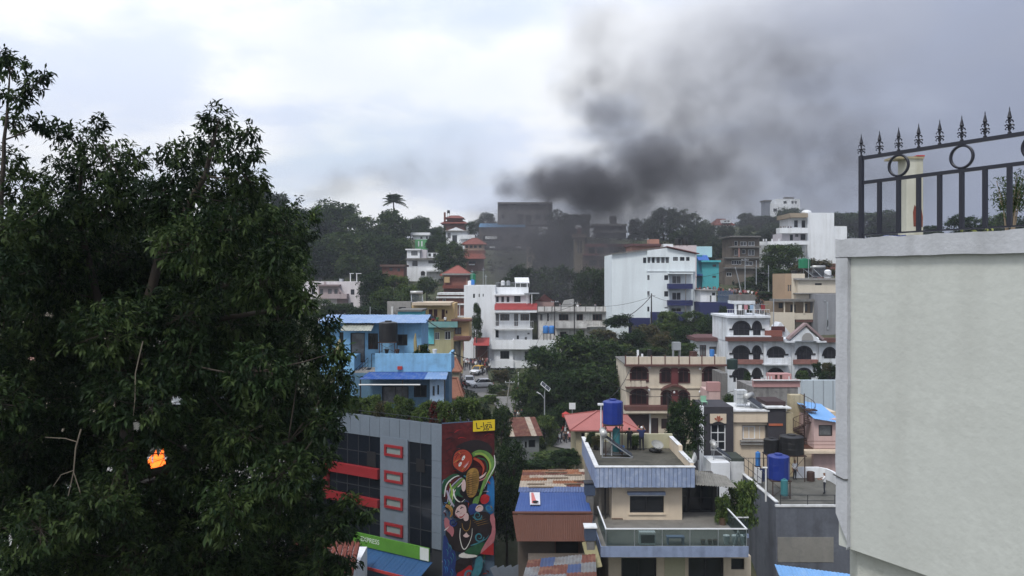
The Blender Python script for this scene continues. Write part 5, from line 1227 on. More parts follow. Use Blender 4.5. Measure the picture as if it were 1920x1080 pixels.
# ================================================================ tin roofs left of the cream house
def tin_houses():
 b = Bld('house', 'low house with deep blue tin roof, brown front slope and dark wall', 'house', 960, 43.6, -22)
 bl = M('royal_blue_tin', (.026, .07, .24), .5, .12, .7, blotch=.25, dirt=(.08, .14, .33)); br = M('rust_brown_tin', (.105, .042, .027), .7, .15, .7, streak=.35, dirt=(.08, .035, .025))
 A, B_ = P(975, 923, 50.4)-b.root.location, P(1098, 923, 50.4)-b.root.location; C_, D_ = P(1108, 963, 44.2)-b.root.location, P(964, 963, 44.2)-b.root.location
 n = 7
 for i in range(n): corr(A.lerp(B_, i/n), A.lerp(B_, (i+1)/n+.01), D_.lerp(C_, (i+1)/n+.01), D_.lerp(C_, i/n), 4, .006).build('roof_sheet', bl, b.root)
 E_, F_ = P(961, 965, 44.0)-b.root.location, P(1111, 965, 44.0)-b.root.location; G_, H_ = P(1106, 1015, 43.2)-b.root.location, P(969, 1015, 43.2)-b.root.location
 for i in range(8): corr(E_.lerp(F_, i/8), E_.lerp(F_, (i+1)/8+.008), H_.lerp(G_, (i+1)/8+.008), H_.lerp(G_, i/8), 5, .006).build('roof_sheet', br, b.root)
 MB().bar(E_+Vector((0, .1, .08)), F_+Vector((0, .1, .08)), .25, .09).build('ridge_cap', br, b.root)
 b.block(972, 1008, 1104, 1080, 6, M('mud_brown_wall', (.10, .08, .065), .95, .2, 1, blotch=.4, streak=.3), [(1040, 1014, 1088, 1045, 1, 1)], off=.5, zb=0, gm=DARK, fm=BROWNF, t=.5)
 s = P(993, 926, 49)-b.root.location; e = P(1008, 951, 46)-b.root.location
 pm = M('poster_white', (.66, .64, .66), .6, .06); 
 pt = MB().add([P(993, 926, 50)-b.root.location+Vector((0, 0, .1)), P(1012, 926, 50)-b.root.location+Vector((0, 0, .1)), P(1013, 949, 46.2)-b.root.location+Vector((0, 0, .1)), P(994, 949, 46.2)-b.root.location+Vector((0, 0, .1))], [(3, 2, 1, 0)])
 o = pt.add([Vector(v)+Vector((0, 0, -.04)) for v in pt.v[:4]], [(0, 1, 2, 3)]).build('roof_poster', pm, None, b.root.location); tag(o, 'white poster board with a pink mark lying on the deep blue tin roof', 'poster')
 MB().add([P(996, 927, 49.8)-b.root.location+Vector((0, 0, .11)), P(1000, 927, 49.8)-b.root.location+Vector((0, 0, .11)), P(1007, 947, 46.5)-b.root.location+Vector((0, 0, .11)), P(997, 947, 46.5)-b.root.location+Vector((0, 0, .11))], [(3, 2, 1, 0)]).build('pink_mark', M('poster_pink', (.55, .16, .15), .6, .1), o)
 MB().lathe([(.2, 0), (.19, .02), (.01, .025)], 10, P(1004, 944, 46.6)-b.root.location+Vector((0, 0, .11))).build('black_dot', DARK, o)
 # boxes between the houses
 for k, (x0, y0, x1, y1, Y, lab) in enumerate(((1096, 903, 1115, 926, 47.5, 'upper dark blue tub beside the blue tin roof'), (1096, 985, 1117, 1010, 42.6, 'lower dark blue tub beside the brown tin roof'))):
  u = P((x0+x1)/2, y1, Y); w = (x1-x0)*Y/F; h = (y1-y0)*Y/F
  t = thing('planter_tub', lab, 'tub', (u.x, u.y, u.z)); MB().box(-w/2, w/2, -.35, .35, 0, h-.06).build('body', M('dark_blue_grey_paint', (.05, .07, .11), .7, .15, 2), t); MB().box(-w/2-.05, w/2+.05, -.4, .4, h-.058, h).build('rim', WHITE2 if k else DFRAME, t)
  tt = thing('wall_pier', 'cement pier under the '+lab, 'pier', (u.x, u.y, CAMZ-23)); MB().box(-w/2+.1, w/2-.1, -.3, .3, 0, u.z-CAMZ+23-.004).build('shaft', CONC2, tt)
 # patchwork rusty roof behind
 c = Bld('house', 'house under a patchwork of rusty and pale roof sheets behind the blue tin roof', 'house', 972, 51, -22)
 pale = M('pale_roof_sheet', (.40, .34, .27), .8, .2, 1, blotch=.5, dirt=(.2, .11, .07)); rust = M('rusty_roof_sheet', (.13, .05, .036), .85, .3, 1, blotch=.5, dirt=(.28, .16, .10)); bsh = M('faded_blue_sheet', (.10, .14, .28), .7, .2, 1, blotch=.4)
 orust = M('orange_rust_sheet', (.24, .095, .045), .85, .3, 1, blotch=.5, dirt=(.4, .3, .2)); rows = 7; rng = random.Random(2)
 A, B_ = P(980, 883, 57.5)-c.root.location, P(1102, 881, 57.5)-c.root.location; C_, D_ = P(1108, 921, 51)-c.root.location, P(972, 921, 51)-c.root.location
 for r in range(rows):
  t0, t1 = r/rows, (r+1)/rows+.03; n = 3; cuts = [0]+sorted(rng.uniform(.1, .9) for _ in range(n-1))+[1]
  for i in range(n):
   l0, l1 = A.lerp(D_, t0), A.lerp(D_, t1); r0, r1 = B_.lerp(C_, t0), B_.lerp(C_, t1); up = Vector((0, 0, .06+.035*rng.random()))
   m = bsh if r == 6 else (orust if rng.random() < .3 else rust if rng.random() < .45 else pale)
   corr(l0.lerp(r0, cuts[i])+up, l0.lerp(r0, cuts[i+1]+.01)+up, l1.lerp(r1, cuts[i+1]+.01)-Vector((0, 0, .02*(r % 2))), l1.lerp(r1, cuts[i])-Vector((0, 0, .02*(r % 2))), max(2, int(9*(cuts[i+1]-cuts[i])*3)), .02).build('roof_sheet', m, c.root)
  for q in range(2):
   e = rng.uniform(.05, .85); f0 = A.lerp(D_, t0+.04).lerp(B_.lerp(C_, t0+.04), e)
   MB().bar(f0+Vector((0, 0, .12)), f0+Vector((rng.uniform(.6, 1.3), .02, .12)), .10, .06).build('batten', M('roof_batten', (.2, .15, .11), .9, .3), c.root)
 MB().box(.3, 4.6, .4, 6, 0, 22-15.6).build('wall', M('mud_brown_wall', (.1, .08, .065)), c.root); c.foot(0, 5, 0, 6.5)
 # sheets at the bottom of the picture
 d = Bld('house', 'scrap roof of blue, brown and grey sheets below the brown tin house', 'house', 985, 41, -22.5)
 cols = [rust, M('grey_roof_sheet', (.17, .175, .18), .8, .2, 1, blotch=.6, dirt=(.1, .06, .04)), M('dull_blue_sheet', (.05, .075, .16), .7, .2, 1, blotch=.5), rust, M('grey_roof_sheet', (.25,)*3)]
 A, B_ = P(990, 1052, 41.8)-d.root.location, P(1115, 1040, 41.8)-d.root.location; C_, D_ = P(1118, 1092, 38)-d.root.location, P(975, 1100, 38)-d.root.location
 for r in range(3):
  for i in range(5):
   l0, l1 = A.lerp(D_, r/3), A.lerp(D_, r/3+.36); r0, r1 = B_.lerp(C_, r/3), B_.lerp(C_, r/3+.36); up = Vector((0, 0, .05+.03*((i+r) % 2)))
   corr(l0.lerp(r0, i/5)+up, l0.lerp(r0, i/5+.21)+up, l1.lerp(r1, i/5+.21), l1.lerp(r1, i/5), 4, .02).build('roof_sheet', cols[(i*2+r) % 5], d.root)
 MB().box(.2, 3.6, .2, 2.6, 0, 22.5-15.6).build('wall', MATS['mud_brown_wall'], d.root)
 # grey fence panel bottom left, and a yellowed slab
 t = thing('sheet_gate', 'grey ribbed sheet gate at the bottom beside the mural wall', 'gate', P(955, 1085, 44)); 
 for i in range(4): MB().obox(Matrix.Translation((-.6+.42*i, .05*i, 0))@Matrix.Rotation(-.45, 4, 'Y'), .4, .04, 1.5).build('panel', M('grey_sheet_panel', (.14, .16, .19), .7, .15, 1), t)
 MB().box(-.9, -.8, 0, .1, -4, .4).build('post', STEEL, t)
 t = thing('retaining_slab', 'yellow stained sloping slab at the foot of the cream house balcony', 'slab', P(1110, 1040, 42.2)); MB().obox(Matrix.Rotation(.9, 4, 'X')@Matrix.Rotation(.2, 4, 'Z'), .75, 1.5, .12).build('face', M('yellow_stained_cement', (.3, .27, .15), .9, .25, 1, blotch=.5), t); MB().box(-.4, .3, .5, .7, -7, -.4).build('support', CONC2, t)
 # grey shed with rusty roof by the road
 s = Bld('shed', 'small grey block shed with a rusty sheet roof by the road', 'shed', 952, 84, -21.5, .12)
 s.block(952, 817, 1011, 862, 4.5, M('grey_block_wall', (.20, .215, .22), .9, .15, 1, blotch=.35, streak=.3), [(991, 825, 1004, 839, 1, 1), (984, 828, 988, 840, 1, 1), (967, 828, 976, 841, 2, 1)], zb=0)
 zt = s.uv(980, 817)[1]; a = s.uv(944, 817)[0]; c2 = s.uv(1016, 817)[0]
 for i in range(7):
  x0 = a+(c2-a)*i/7; x1 = a+(c2-a)*(i+1)/7+.03
  corr((x0, 5.2, zt+1.1), (x1, 5.2, zt+1.1), (x1, -.5, zt+.05), (x0, -.5, zt+.05), 4, .025).build('roof_sheet', pale if i in (1, 5) else rust, s.root)
 # red pyramid pavilion
 v = Bld('pavilion', 'low hall with a wide salmon red pyramid roof behind the roof terrace', 'hall', 1075, 76, -21.5)
 rm = M('salmon_roof_sheet', (.37, .13, .115), .6, .1, 1, streak=.2, dirt=(.3, .1, .08))
 q = v.rect(1078, 808, 1192, 832); v.block(1080, 806, 1190, 840, 7, M('ochre_cream_wall', (.42, .36, .24), .9, .12, 1, streak=.3), [(1090, 812, 1110, 822), (1122, 812, 1140, 822)], zb=0, off=.8)
 v.hip(q[0]+.2, q[1]-.2, .8, 7.8, v.uv(1130, 807)[1], 1.15, .7, rm, ridge=.1)
 # small tiled shrine roofs beside the blue house
 for k, (px, yt, yb_, w, Y, lab) in enumerate(((852, 672, 696, 26, 80, 'upper small orange tiled pyramid roof beside the blue house'), (850, 712, 746, 36, 66, 'lower orange tiled roof beside the blue house terrace'))):
  h = Bld('gate_house', lab, 'gate house', px-w/2, Y, PZ(yb_, Y)-4.5)
  q = h.rect(px-w/2, yt, px+w/2, yb_); h.hip(q[0]+.15, q[1]-.15, .2, 2.0, q[2], q[3]-q[2], .15, M('orange_roof_tile', (.33, .15, .10), .8, .25, 2, blotch=.3, dirt=(.25, .1, .07)), ridge=0 if k == 0 else .3)
  MB().box(q[0]+.25, q[1]-.25, .3, 1.9, 0, q[2]-.13).build('wall', M('cream_gate_wall', (.42, .36, .26), .9, .15), h.root)
  if k == 0: MB().lathe([(.12, 0), (.18, .1), (.05, .25), (.12, .35), (.01, .6)], 10, ((q[0]+q[1])/2, 1.1, q[3])).build('finial', MATS['cream_gate_wall'], h.root)
tin_houses()

# ================================================================ emblem house, annex, walls behind
def emblem_house():
 b = Bld('house', 'cream house with a dark framed bay carrying a red lotus emblem', 'house', 1315, 65.5, -21)
 dk = M('charcoal_paint', (.045, .043, .05), .8, .12, 1, streak=.2); cr = CREAM
 b.block(1314, 762, 1319.5, 850, .5, WHITE, zb=0, off=-.1, name='corner_pilaster')
 b.block(1320, 763, 1375, 848, 4, dk, [(1332.6, 795, 1361, 845, 2, 3)], zb=0, fm=WFRAME, gm=GLASS, t=.25)
 b.slab(1331.5, 776, 1362, 794, -.05, -.002, cr, 'emblem_panel')
 em = M('lotus_red', (.32, .10, .06), .8, .15, 4); u0, u1, z0, z1 = b.rect(1339, 779, 1355, 790); um = (u0+u1)/2; w = (u1-u0)/2; h = z1-z0
 for k, pts in enumerate(([(-.25, 0), (.25, 0), (.42, .75), (.3, 1), (0, .8), (-.3, 1), (-.42, .75)], [(-.35, .1), (-.5, .55), (-.8, .62), (-1, .5), (-.75, .25)], [(.35, .1), (.75, .25), (1, .5), (.8, .62), (.5, .55)])):
  MB().plate([(um+x*w, z0+y*h) for x, y in pts], -.09, -.051).build('emblem', em, b.root)
 a = b.rect(1331, 790, 1362, 797); MB().plate([(a[0]+(a[1]-a[0])*i/8, a[2]+.32*sin(pi*i/8)) for i in range(9)], -.08, -.051).build('arch_band', DFRAME, b.root)
 b.block(1375, 772, 1442, 792, 4, cr, zb=None, off=.15, name='parapet_wall'); b.slab(1374, 769.5, 1443, 772, .0, 4.2, WHITE2, 'coping')
 b.block(1375, 792.3, 1440, 856, 4, cr, [(1391, 797, 1438, 826, 1, 1)], zb=0, off=.4, gm=cr, fm=M('grey_window_surround', (.2, .18, .16), .8, .1), t=.6)
 for x0, x1 in ((1394.5, 1418), (1426, 1437)):
  q = b.rect(x0, 800, x1, 825, .4); b.window(*q, 2 if x0 < 1400 else 1, 1, WFRAME, GLASS, .70)
 b.slab(1389, 826, 1441, 829, .1, .39, CONC, 'ledge'); b.slab(1389, 832, 1441, 834, .1, .39, CONC, 'ledge')
 b.block(1440, 766, 1473.5, 820, 4, dk, zb=0, off=.1, name='stair_tower'); b.slab(1438, 763.5, 1474, 766, -.1, 4.2, WHITE2, 'coping'); b.slab(1442, 794.5, 1468, 798.5, .03, .098, M('orange_strip', (.42, .12, .06), .7, .1), 'orange_strip')
 b.slab(1436, 753, 1473, 763, .8, 3.5, M('dark_brown_roof_room', (.05, .03, .03), .8, .2), 'roof_room')
 b.block(1474, 775, 1488, 870, 1, M('ochre_cream_wall', (.42, .36, .24)), zb=0, off=.3, name='wall'); b.block(1482, 741, 1508, 782, .8, MATS['ochre_cream_wall'], off=1.2, name='wall', zb=0)
 b.slab(1473, 764, 1484, 767, .1, 2, WHITE2, 'coping')
 # rear wall of the stair, the open room's shade put into its darker ochre
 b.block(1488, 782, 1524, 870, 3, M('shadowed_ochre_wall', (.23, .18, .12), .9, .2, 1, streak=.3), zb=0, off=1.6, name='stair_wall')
 b.block(1508, 842, 1575, 900, 4, cr, [(1539, 866, 1546, 890, 1, 1, 'door')], zb=0, off=-1.5, name='lower_wall', gm=DARK); b.slab(1536, 866, 1563, 870, -1.9, -1.52, BROWNF, 'lintel'); b.slab(1508, 839.5, 1575, 842, -1.8, 2.4, BROWNF, 'string_course')
 # spiral stair
 st = thing('spiral_stair', 'rusty iron spiral staircase against the cream wall', 'stair', P(1508, 842, 64.9)); H_ = (842-738)*64.9/F; im = M('rusty_iron', (.06, .035, .028))
 MB().tube([(0, 0, 0), (0, 0, H_)], .05, 8).build('post', im, st)
 n = 24; rl = MB(); hp = []
 tr = MB().add([(0, -.05, 0), (.9, -.2, 0), (.9, .2, 0), (0, .05, 0), (0, -.05, .04), (.9, -.2, .04), (.9, .2, .04), (0, .05, .04)], [(0, 3, 2, 1), (4, 5, 6, 7), (0, 1, 5, 4), (1, 2, 6, 5), (2, 3, 7, 6), (3, 0, 4, 7)]).mesh('tread'); tr.materials.append(im)
 for i in range(n):
  a_ = i*.36-.4; z = .25+(H_-1.2)*i/n; link('tread', tr, None, st, (0, 0, z), a_); e = (.9*cos(a_), .9*sin(a_), z); rl.tube([e, (e[0], e[1], z+.95)], .014, 4); hp.append((e[0], e[1], z+.95))
 rl.tube(hp, .022, 5).build('railing', im, st)
 MB().box(-.1, .8, -.8, -.1, H_-1.35, H_-1.25).build('landing', im, st)
 # annex with pink wall and blue roof
 a = Bld('house', 'small pink annex with a light blue tin roof and dark window at right', 'house', 1524, 63.5, -19)
 pk = M('pale_pink_paint', (.56, .40, .37), .85, .08, 1, streak=.2)
 q = a.block(1526, 786, 1580, 842, 5, pk, [(1535, 797, 1561, 818, 1, 1)], zb=0)
 zt = a.uv(1550, 786)[1]; sm = MATS['sky_blue_tin']
 for i in range(4):
  x0 = q[0]-.2+(q[1]-q[0])*i/4; x1 = x0+(q[1]-q[0])/4+.03; corr((x0, 4, zt+1.0-.1*i), (x1, 4, zt+1.0-.1*(i+1)), (x1, -.5, zt+.15-.1*(i+1)), (x0, -.5, zt+.15-.1*i), 3, .02).build('roof_sheet', sm, a.root)
 r = MB()
 for z in (.2, .5, .8): r.tube([(q[0]-1, -.7, a.uv(1540, 842)[1]+z), (q[1], -.7, a.uv(1540, 842)[1]+z)], .02, 5)
 r.build('railing', BROWNF, a.root); b2 = a.uv(1540, 842)[1]; MB().box(q[0]-1, q[1], -.8, -.002, b2-.2, b2).build('balcony_slab', CREAM, a.root)
 # big grey white wall behind, pink house pieces, stained wall
 w = Bld('house', 'tall plain grey white house wall with seams at the right', 'house', 1504, 80, -20)
 w.block(1505, 713, 1600, 800, .5, M('grey_white_sheet_wall', (.44, .50, .54), .8, .06, .5, streak=.25, dirt=(.3, .33, .36)), zb=0)
 for x in (1524, 1543, 1561): q = w.rect(x, 713, x+1.5, 800); MB().box(q[0], q[1], -.04, -.002, q[2], q[3]).build('seam', M('grey_seam', (.28, .31, .34), .8, .1), w.root)
 t = thing('pink_tub', 'small pink tub on the white ledge at right', 'tub', P(1537, 770, 72)); MB().lathe([(.3, 0), (.36, .42), (.3, .4), (.02, .1)], 12).build('bowl', M('pink_plastic', (.6, .17, .17), .5, .1), t)
 t = thing('wall_ledge', 'cream ledge carrying the small pink tub', 'ledge', P(1533, 775, 72)); MB().box(-1.5, 1.5, -.5, 2, -6, -.004+PZ(770, 72)-PZ(775, 72)).build('body', CREAM, t)
 # handrail arcs in front of it (top of the spiral stairs)
 p = Bld('house', 'pink house with two dark red doors above a stained grey wall', 'house', 1412, 84, -19)
 pkk = M('salmon_pink_paint', (.46, .26, .25), .85, .1, 1, streak=.3, dirt=(.3, .16, .14), blotch=.15)
 p.block(1413, 712, 1500, 726, .5, pkk, zb=None); p.block(1443, 701, 1484, 711.8, 1.2, pkk, [(1453, 703, 1458, 711.5, 1, 1, 'door'), (1462, 703, 1467, 711.5, 1, 1, 'door')], off=.5, gm=BROWNF, name='upper_wall')
 p.block(1412, 726.2, 1496, 765, 6, M('mould_stained_wall', (.26, .25, .24), .95, .2, 1, streak=.9, blotch=.6, dirt=(.05, .05, .05)), off=.1, zb=0, name='lower_wall')
 MB().box(p.uv(1411, 712)[0], p.uv(1500, 712)[0], -.25, -.002, p.uv(1450, 713.5)[1], p.uv(1450, 711.5)[1]).build('coping', WHITE2, p.root)
 for k, x in enumerate((1436, 1440.5, 1446, 1479)): t_ = p.rect(x, 706, x+1.6, 712, .1); MB().box(t_[0], t_[1], .1, .25, t_[2], t_[3]).build('baluster', WHITE2, p.root)
 q = Bld('house', 'small salmon pink block wall between the maroon trimmed house and the tanks', 'house', 1326, 88, -19)
 q.block(1327, 717, 1352, 734, .8, pkk, zb=None); q.block(1329, 734.2, 1358, 775, 4, M('pale_pink_paint', (.56, .40, .37)), off=.05, zb=0, name='lower_wall'); q.block(1352.3, 700, 1364, 765, 4, CONC2, off=-.3, zb=0, name='side_wall')
 # things on the emblem house roof
 RZ = b.O.z+b.uv(1400, 770, .15)[1]; 
 def on(px, Y): v = P(px, 770, Y); v.z = CAMZ+RZ+.02; return v
 t = thing('tank_cage', 'white square cage tank on the emblem house roof', 'tank', on(1388, 67.5)); MB().box(-.45, .45, -.45, .45, .35, 1.5).build('body', M('white_tank_plastic', (.5, .52, .53), .6, .1, 2), t)
 cg = MB()
 for x in (-.47, -.16, .16, .47): cg.tube([(x, -.48, 0), (x, -.48, 1.5)], .02, 4)
 for z in (.4, .8, 1.2): cg.tube([(-.47, -.48, z), (.47, -.48, z)], .02, 4)
 cg.build('cage', STEEL, t); MB().tube([(-.5, -.5, 0), (-.5, -.5, 2.6)], .03, 5).build('pipe', PVC, t)
 solar_heater(on(1404, 67.2), .9, 'grey solar water heater tilted on the emblem house roof', 1.2, 1.5, .55)
 tree(1425, 752, 770, 30, 68.5, 'grey green rooftop plant behind the emblem house coping', 'bush', 'dark', name='shrub', cat='bush')
 t = thing('plastic_chair', 'pale green plastic chair on the corner of the emblem house roof', 'chair', P(1320, 762, 67)); gm = M('green_chair_plastic', (.25, .45, .32), .5, .1)
 MB().box(-.25, .25, -.25, .25, .4, .44).build('seat', gm, t); MB().box(-.25, .25, .22, .26, .44, .9).build('backrest', gm, t)
 for x in (-.22, .22):
  for y in (-.22, .22): MB().box(x-.02, x+.02, y-.02, y+.02, 0, .4).build('leg', gm, t)
 MB().box(-1.2, .6, -.4, 3, -9, -.004).build('post', WHITE2, tag(thing('parapet_block', 'white wall block under the pale green chair', 'wall', P(1320, 762, 67)), None)) if False else None
emblem_house()

# ================================================================ maroon trimmed house
MAROON = M('maroon_paint', (.07, .02, .021), .75, .15, 1, streak=.2); SLABR = M('red_brown_slab', (.135, .06, .05), .8, .2, 1, blotch=.3, streak=.3)
def maroon_house():
 b = Bld('house', 'three storey cream house with maroon arched windows and shop shutter', 'house', 1173, 95, -22)
 cr = M('pale_cream_paint', (.62, .55, .44), .85, .06, .8, streak=.45, dirt=(.33, .27, .2), blotch=.2)
 dg = M('dark_red_glass', (.018, .012, .014), .2, .3)
 b.block(1174, 684, 1360, 830, 9, cr, [(1176, 777, 1217, 812, 1, 1, 'shutter'), (1221, 784, 1234.5, 813, 1, 1, 'door'), (1240, 785, 1255, 804, 2, 1)], zb=0, fm=MAROON, gm=M('dark_shutter', (.06, .04, .04), .6, .2))
 xs = [1173, 1197.5, 1221.5, 1247, 1273, 1293, 1316, 1340, 1362]
 for i in range(8):
  q = b.rect(xs[i]+1, 669, xs[i+1]-1, 683, -.5); MB().box(q[0], q[1], -.5, -.35, q[2], q[3]).build('parapet_panel', cr, b.root)
  p_ = b.rect(xs[i]-1, 668, xs[i]+1, 684, -.5); MB().box(p_[0]+.002, p_[1]-.002, -.53, -.34, p_[2], p_[3]+.1).build('parapet_pier', SLABR, b.root)
 b.slab(1172, 683.4, 1363, 687, -.7, -.002, SLABR, 'slab'); q = b.rect(1172, 668, 1363, 684, -.5); MB().box(q[0], q[1], -.34, 9, q[2], q[2]+.1).build('roof_slab', CONC2, b.root)
 arch_window(b, 1184, 689, 1213, 714, .55, MAROON, dg, 0, .22, 0, 3); arch_window(b, 1240, 693, 1257, 716, .25, MAROON, dg, 0, .25, 0, 2); arch_window(b, 1273, 693, 1290, 716, .25, MAROON, dg, 0, .25, 0, 2)
 b.slab(1259, 690, 1271, 724, -.2, -.002, M('maroon_panel', (.14, .035, .036), .75, .12, 1), 'centre_panel'); arch_window(b, 1319, 690, 1346, 716, .5, MAROON, dg, 0, .22, 0, 3)
 q = b.rect(1174, 713, 1216, 726, -.9); MB().box(q[0], q[1], -.9, -.002, q[2]-.15, q[2]).build('balcony_slab', SLABR, b.root)
 for x0, x1 in ((1174, 1182), (1184, 1190), (1191, 1201), (1203, 1211)): w = b.rect(x0, 714, x1, 725, -.9); MB().box(w[0], w[1], -.9, -.78, w[2], w[3]).build('balcony_panel', cr, b.root)
 MB().box(q[0], q[1], -.93, -.76, q[3], q[3]+.08).build('balcony_rail', SLABR, b.root)
 w = b.rect(1316, 716, 1362, 731, -.9); MB().box(w[0], w[1], -.9, -.76, w[2], w[3]).box(w[0], w[1], -.76, -.002, w[2]-.1, w[2]+.05).build('balcony', M('pale_pink_paint', (.56, .40, .37)), b.root)
 u0, u1, z0, z1 = b.rect(1241, 722, 1288, 731, -.7)
 for i in range(10):
  t0, t1 = i/10, (i+1)/10; zz = lambda t: z0+(z1-z0)*sin(pi*t)
  MB().add([(u0+(u1-u0)*t0, -.8, zz(t0)-.15), (u0+(u1-u0)*t1, -.8, zz(t1)-.15), (u0+(u1-u0)*t1, -.8, zz(t1)+.05), (u0+(u1-u0)*t0, -.8, zz(t0)+.05), (u0+(u1-u0)*t0, -.002, zz(t0)-.15), (u0+(u1-u0)*t1, -.002, zz(t1)-.15), (u0+(u1-u0)*t1, -.002, zz(t1)+.1), (u0+(u1-u0)*t0, -.002, zz(t0)+.1)], [(0, 1, 2, 3), (3, 2, 6, 7), (0, 4, 5, 1), (0, 3, 7, 4), (1, 5, 6, 2)]).build('canopy', SLABR, b.root)
 arch_window(b, 1184, 732, 1212, 757, .45, MAROON, dg, 0, .25, 0, 3); arch_window(b, 1242, 735, 1258, 759, .35, MAROON, dg, 0, .25, 0, 2); arch_window(b, 1273, 735, 1290, 759, .35, MAROON, dg, 0, .25, 0, 2); b.slab(1260, 732, 1271, 760, -.2, -.002, MATS['maroon_panel'], 'centre_panel')
 b.slab(1172, 762, 1322, 770, -1.2, -.002, SLABR, 'canopy_slab'); b.slab(1172, 770.2, 1322, 775, -1.15, -.002, cr, 'canopy_edge'); b.slab(1172, 726.4, 1362, 728.5, -.15, -.002, cr, 'string_course')
 b.slab(1217.5, 776, 1220.5, 813, -.2, -.002, WFRAME, 'pilaster')
 for px, y in ((1177, 683), (1217, 686), (1311, 688), (1263, 732), (1311, 731), (1216, 728)): w = b.uv(px, y); MB().lathe([(.12, 0), (.16, .12), (.1, .24), (.02, .28)], 8, (w[0], -.35, w[1]-.3)).build('globe_lamp', WFRAME, b.root)
 for x in (1196, 1204): 
  t = thing('roof_post', 'white post on the maroon trimmed house roof' if x < 1200 else 'low white stub on the maroon trimmed house roof', 'post', P(x, 668, 98)); MB().box(-.12, .12, -.12, .12, -.5, .8 if x < 1200 else .3).build('shaft', WHITE, t)
 t = thing('water_tank', 'small grey square tank on a frame above the maroon trimmed house', 'water tank', P(1268, 656, 99)); MB().box(-.5, .5, -.5, .5, 0, 1.0).build('body', STEEL, t); MB().box(-.45, -.38, -.45, .45, -1.4, -.003).build('leg', STEEL, t); MB().box(.38, .45, -.45, .45, -1.4, -.003).build('leg', STEEL, t)
 pole(1252.5, 735, 830, 84, .09, 'dark utility post standing before the maroon trimmed house', mat=M('dark_post', (.03, .025, .025), .8, .2), arm=False)
maroon_house()

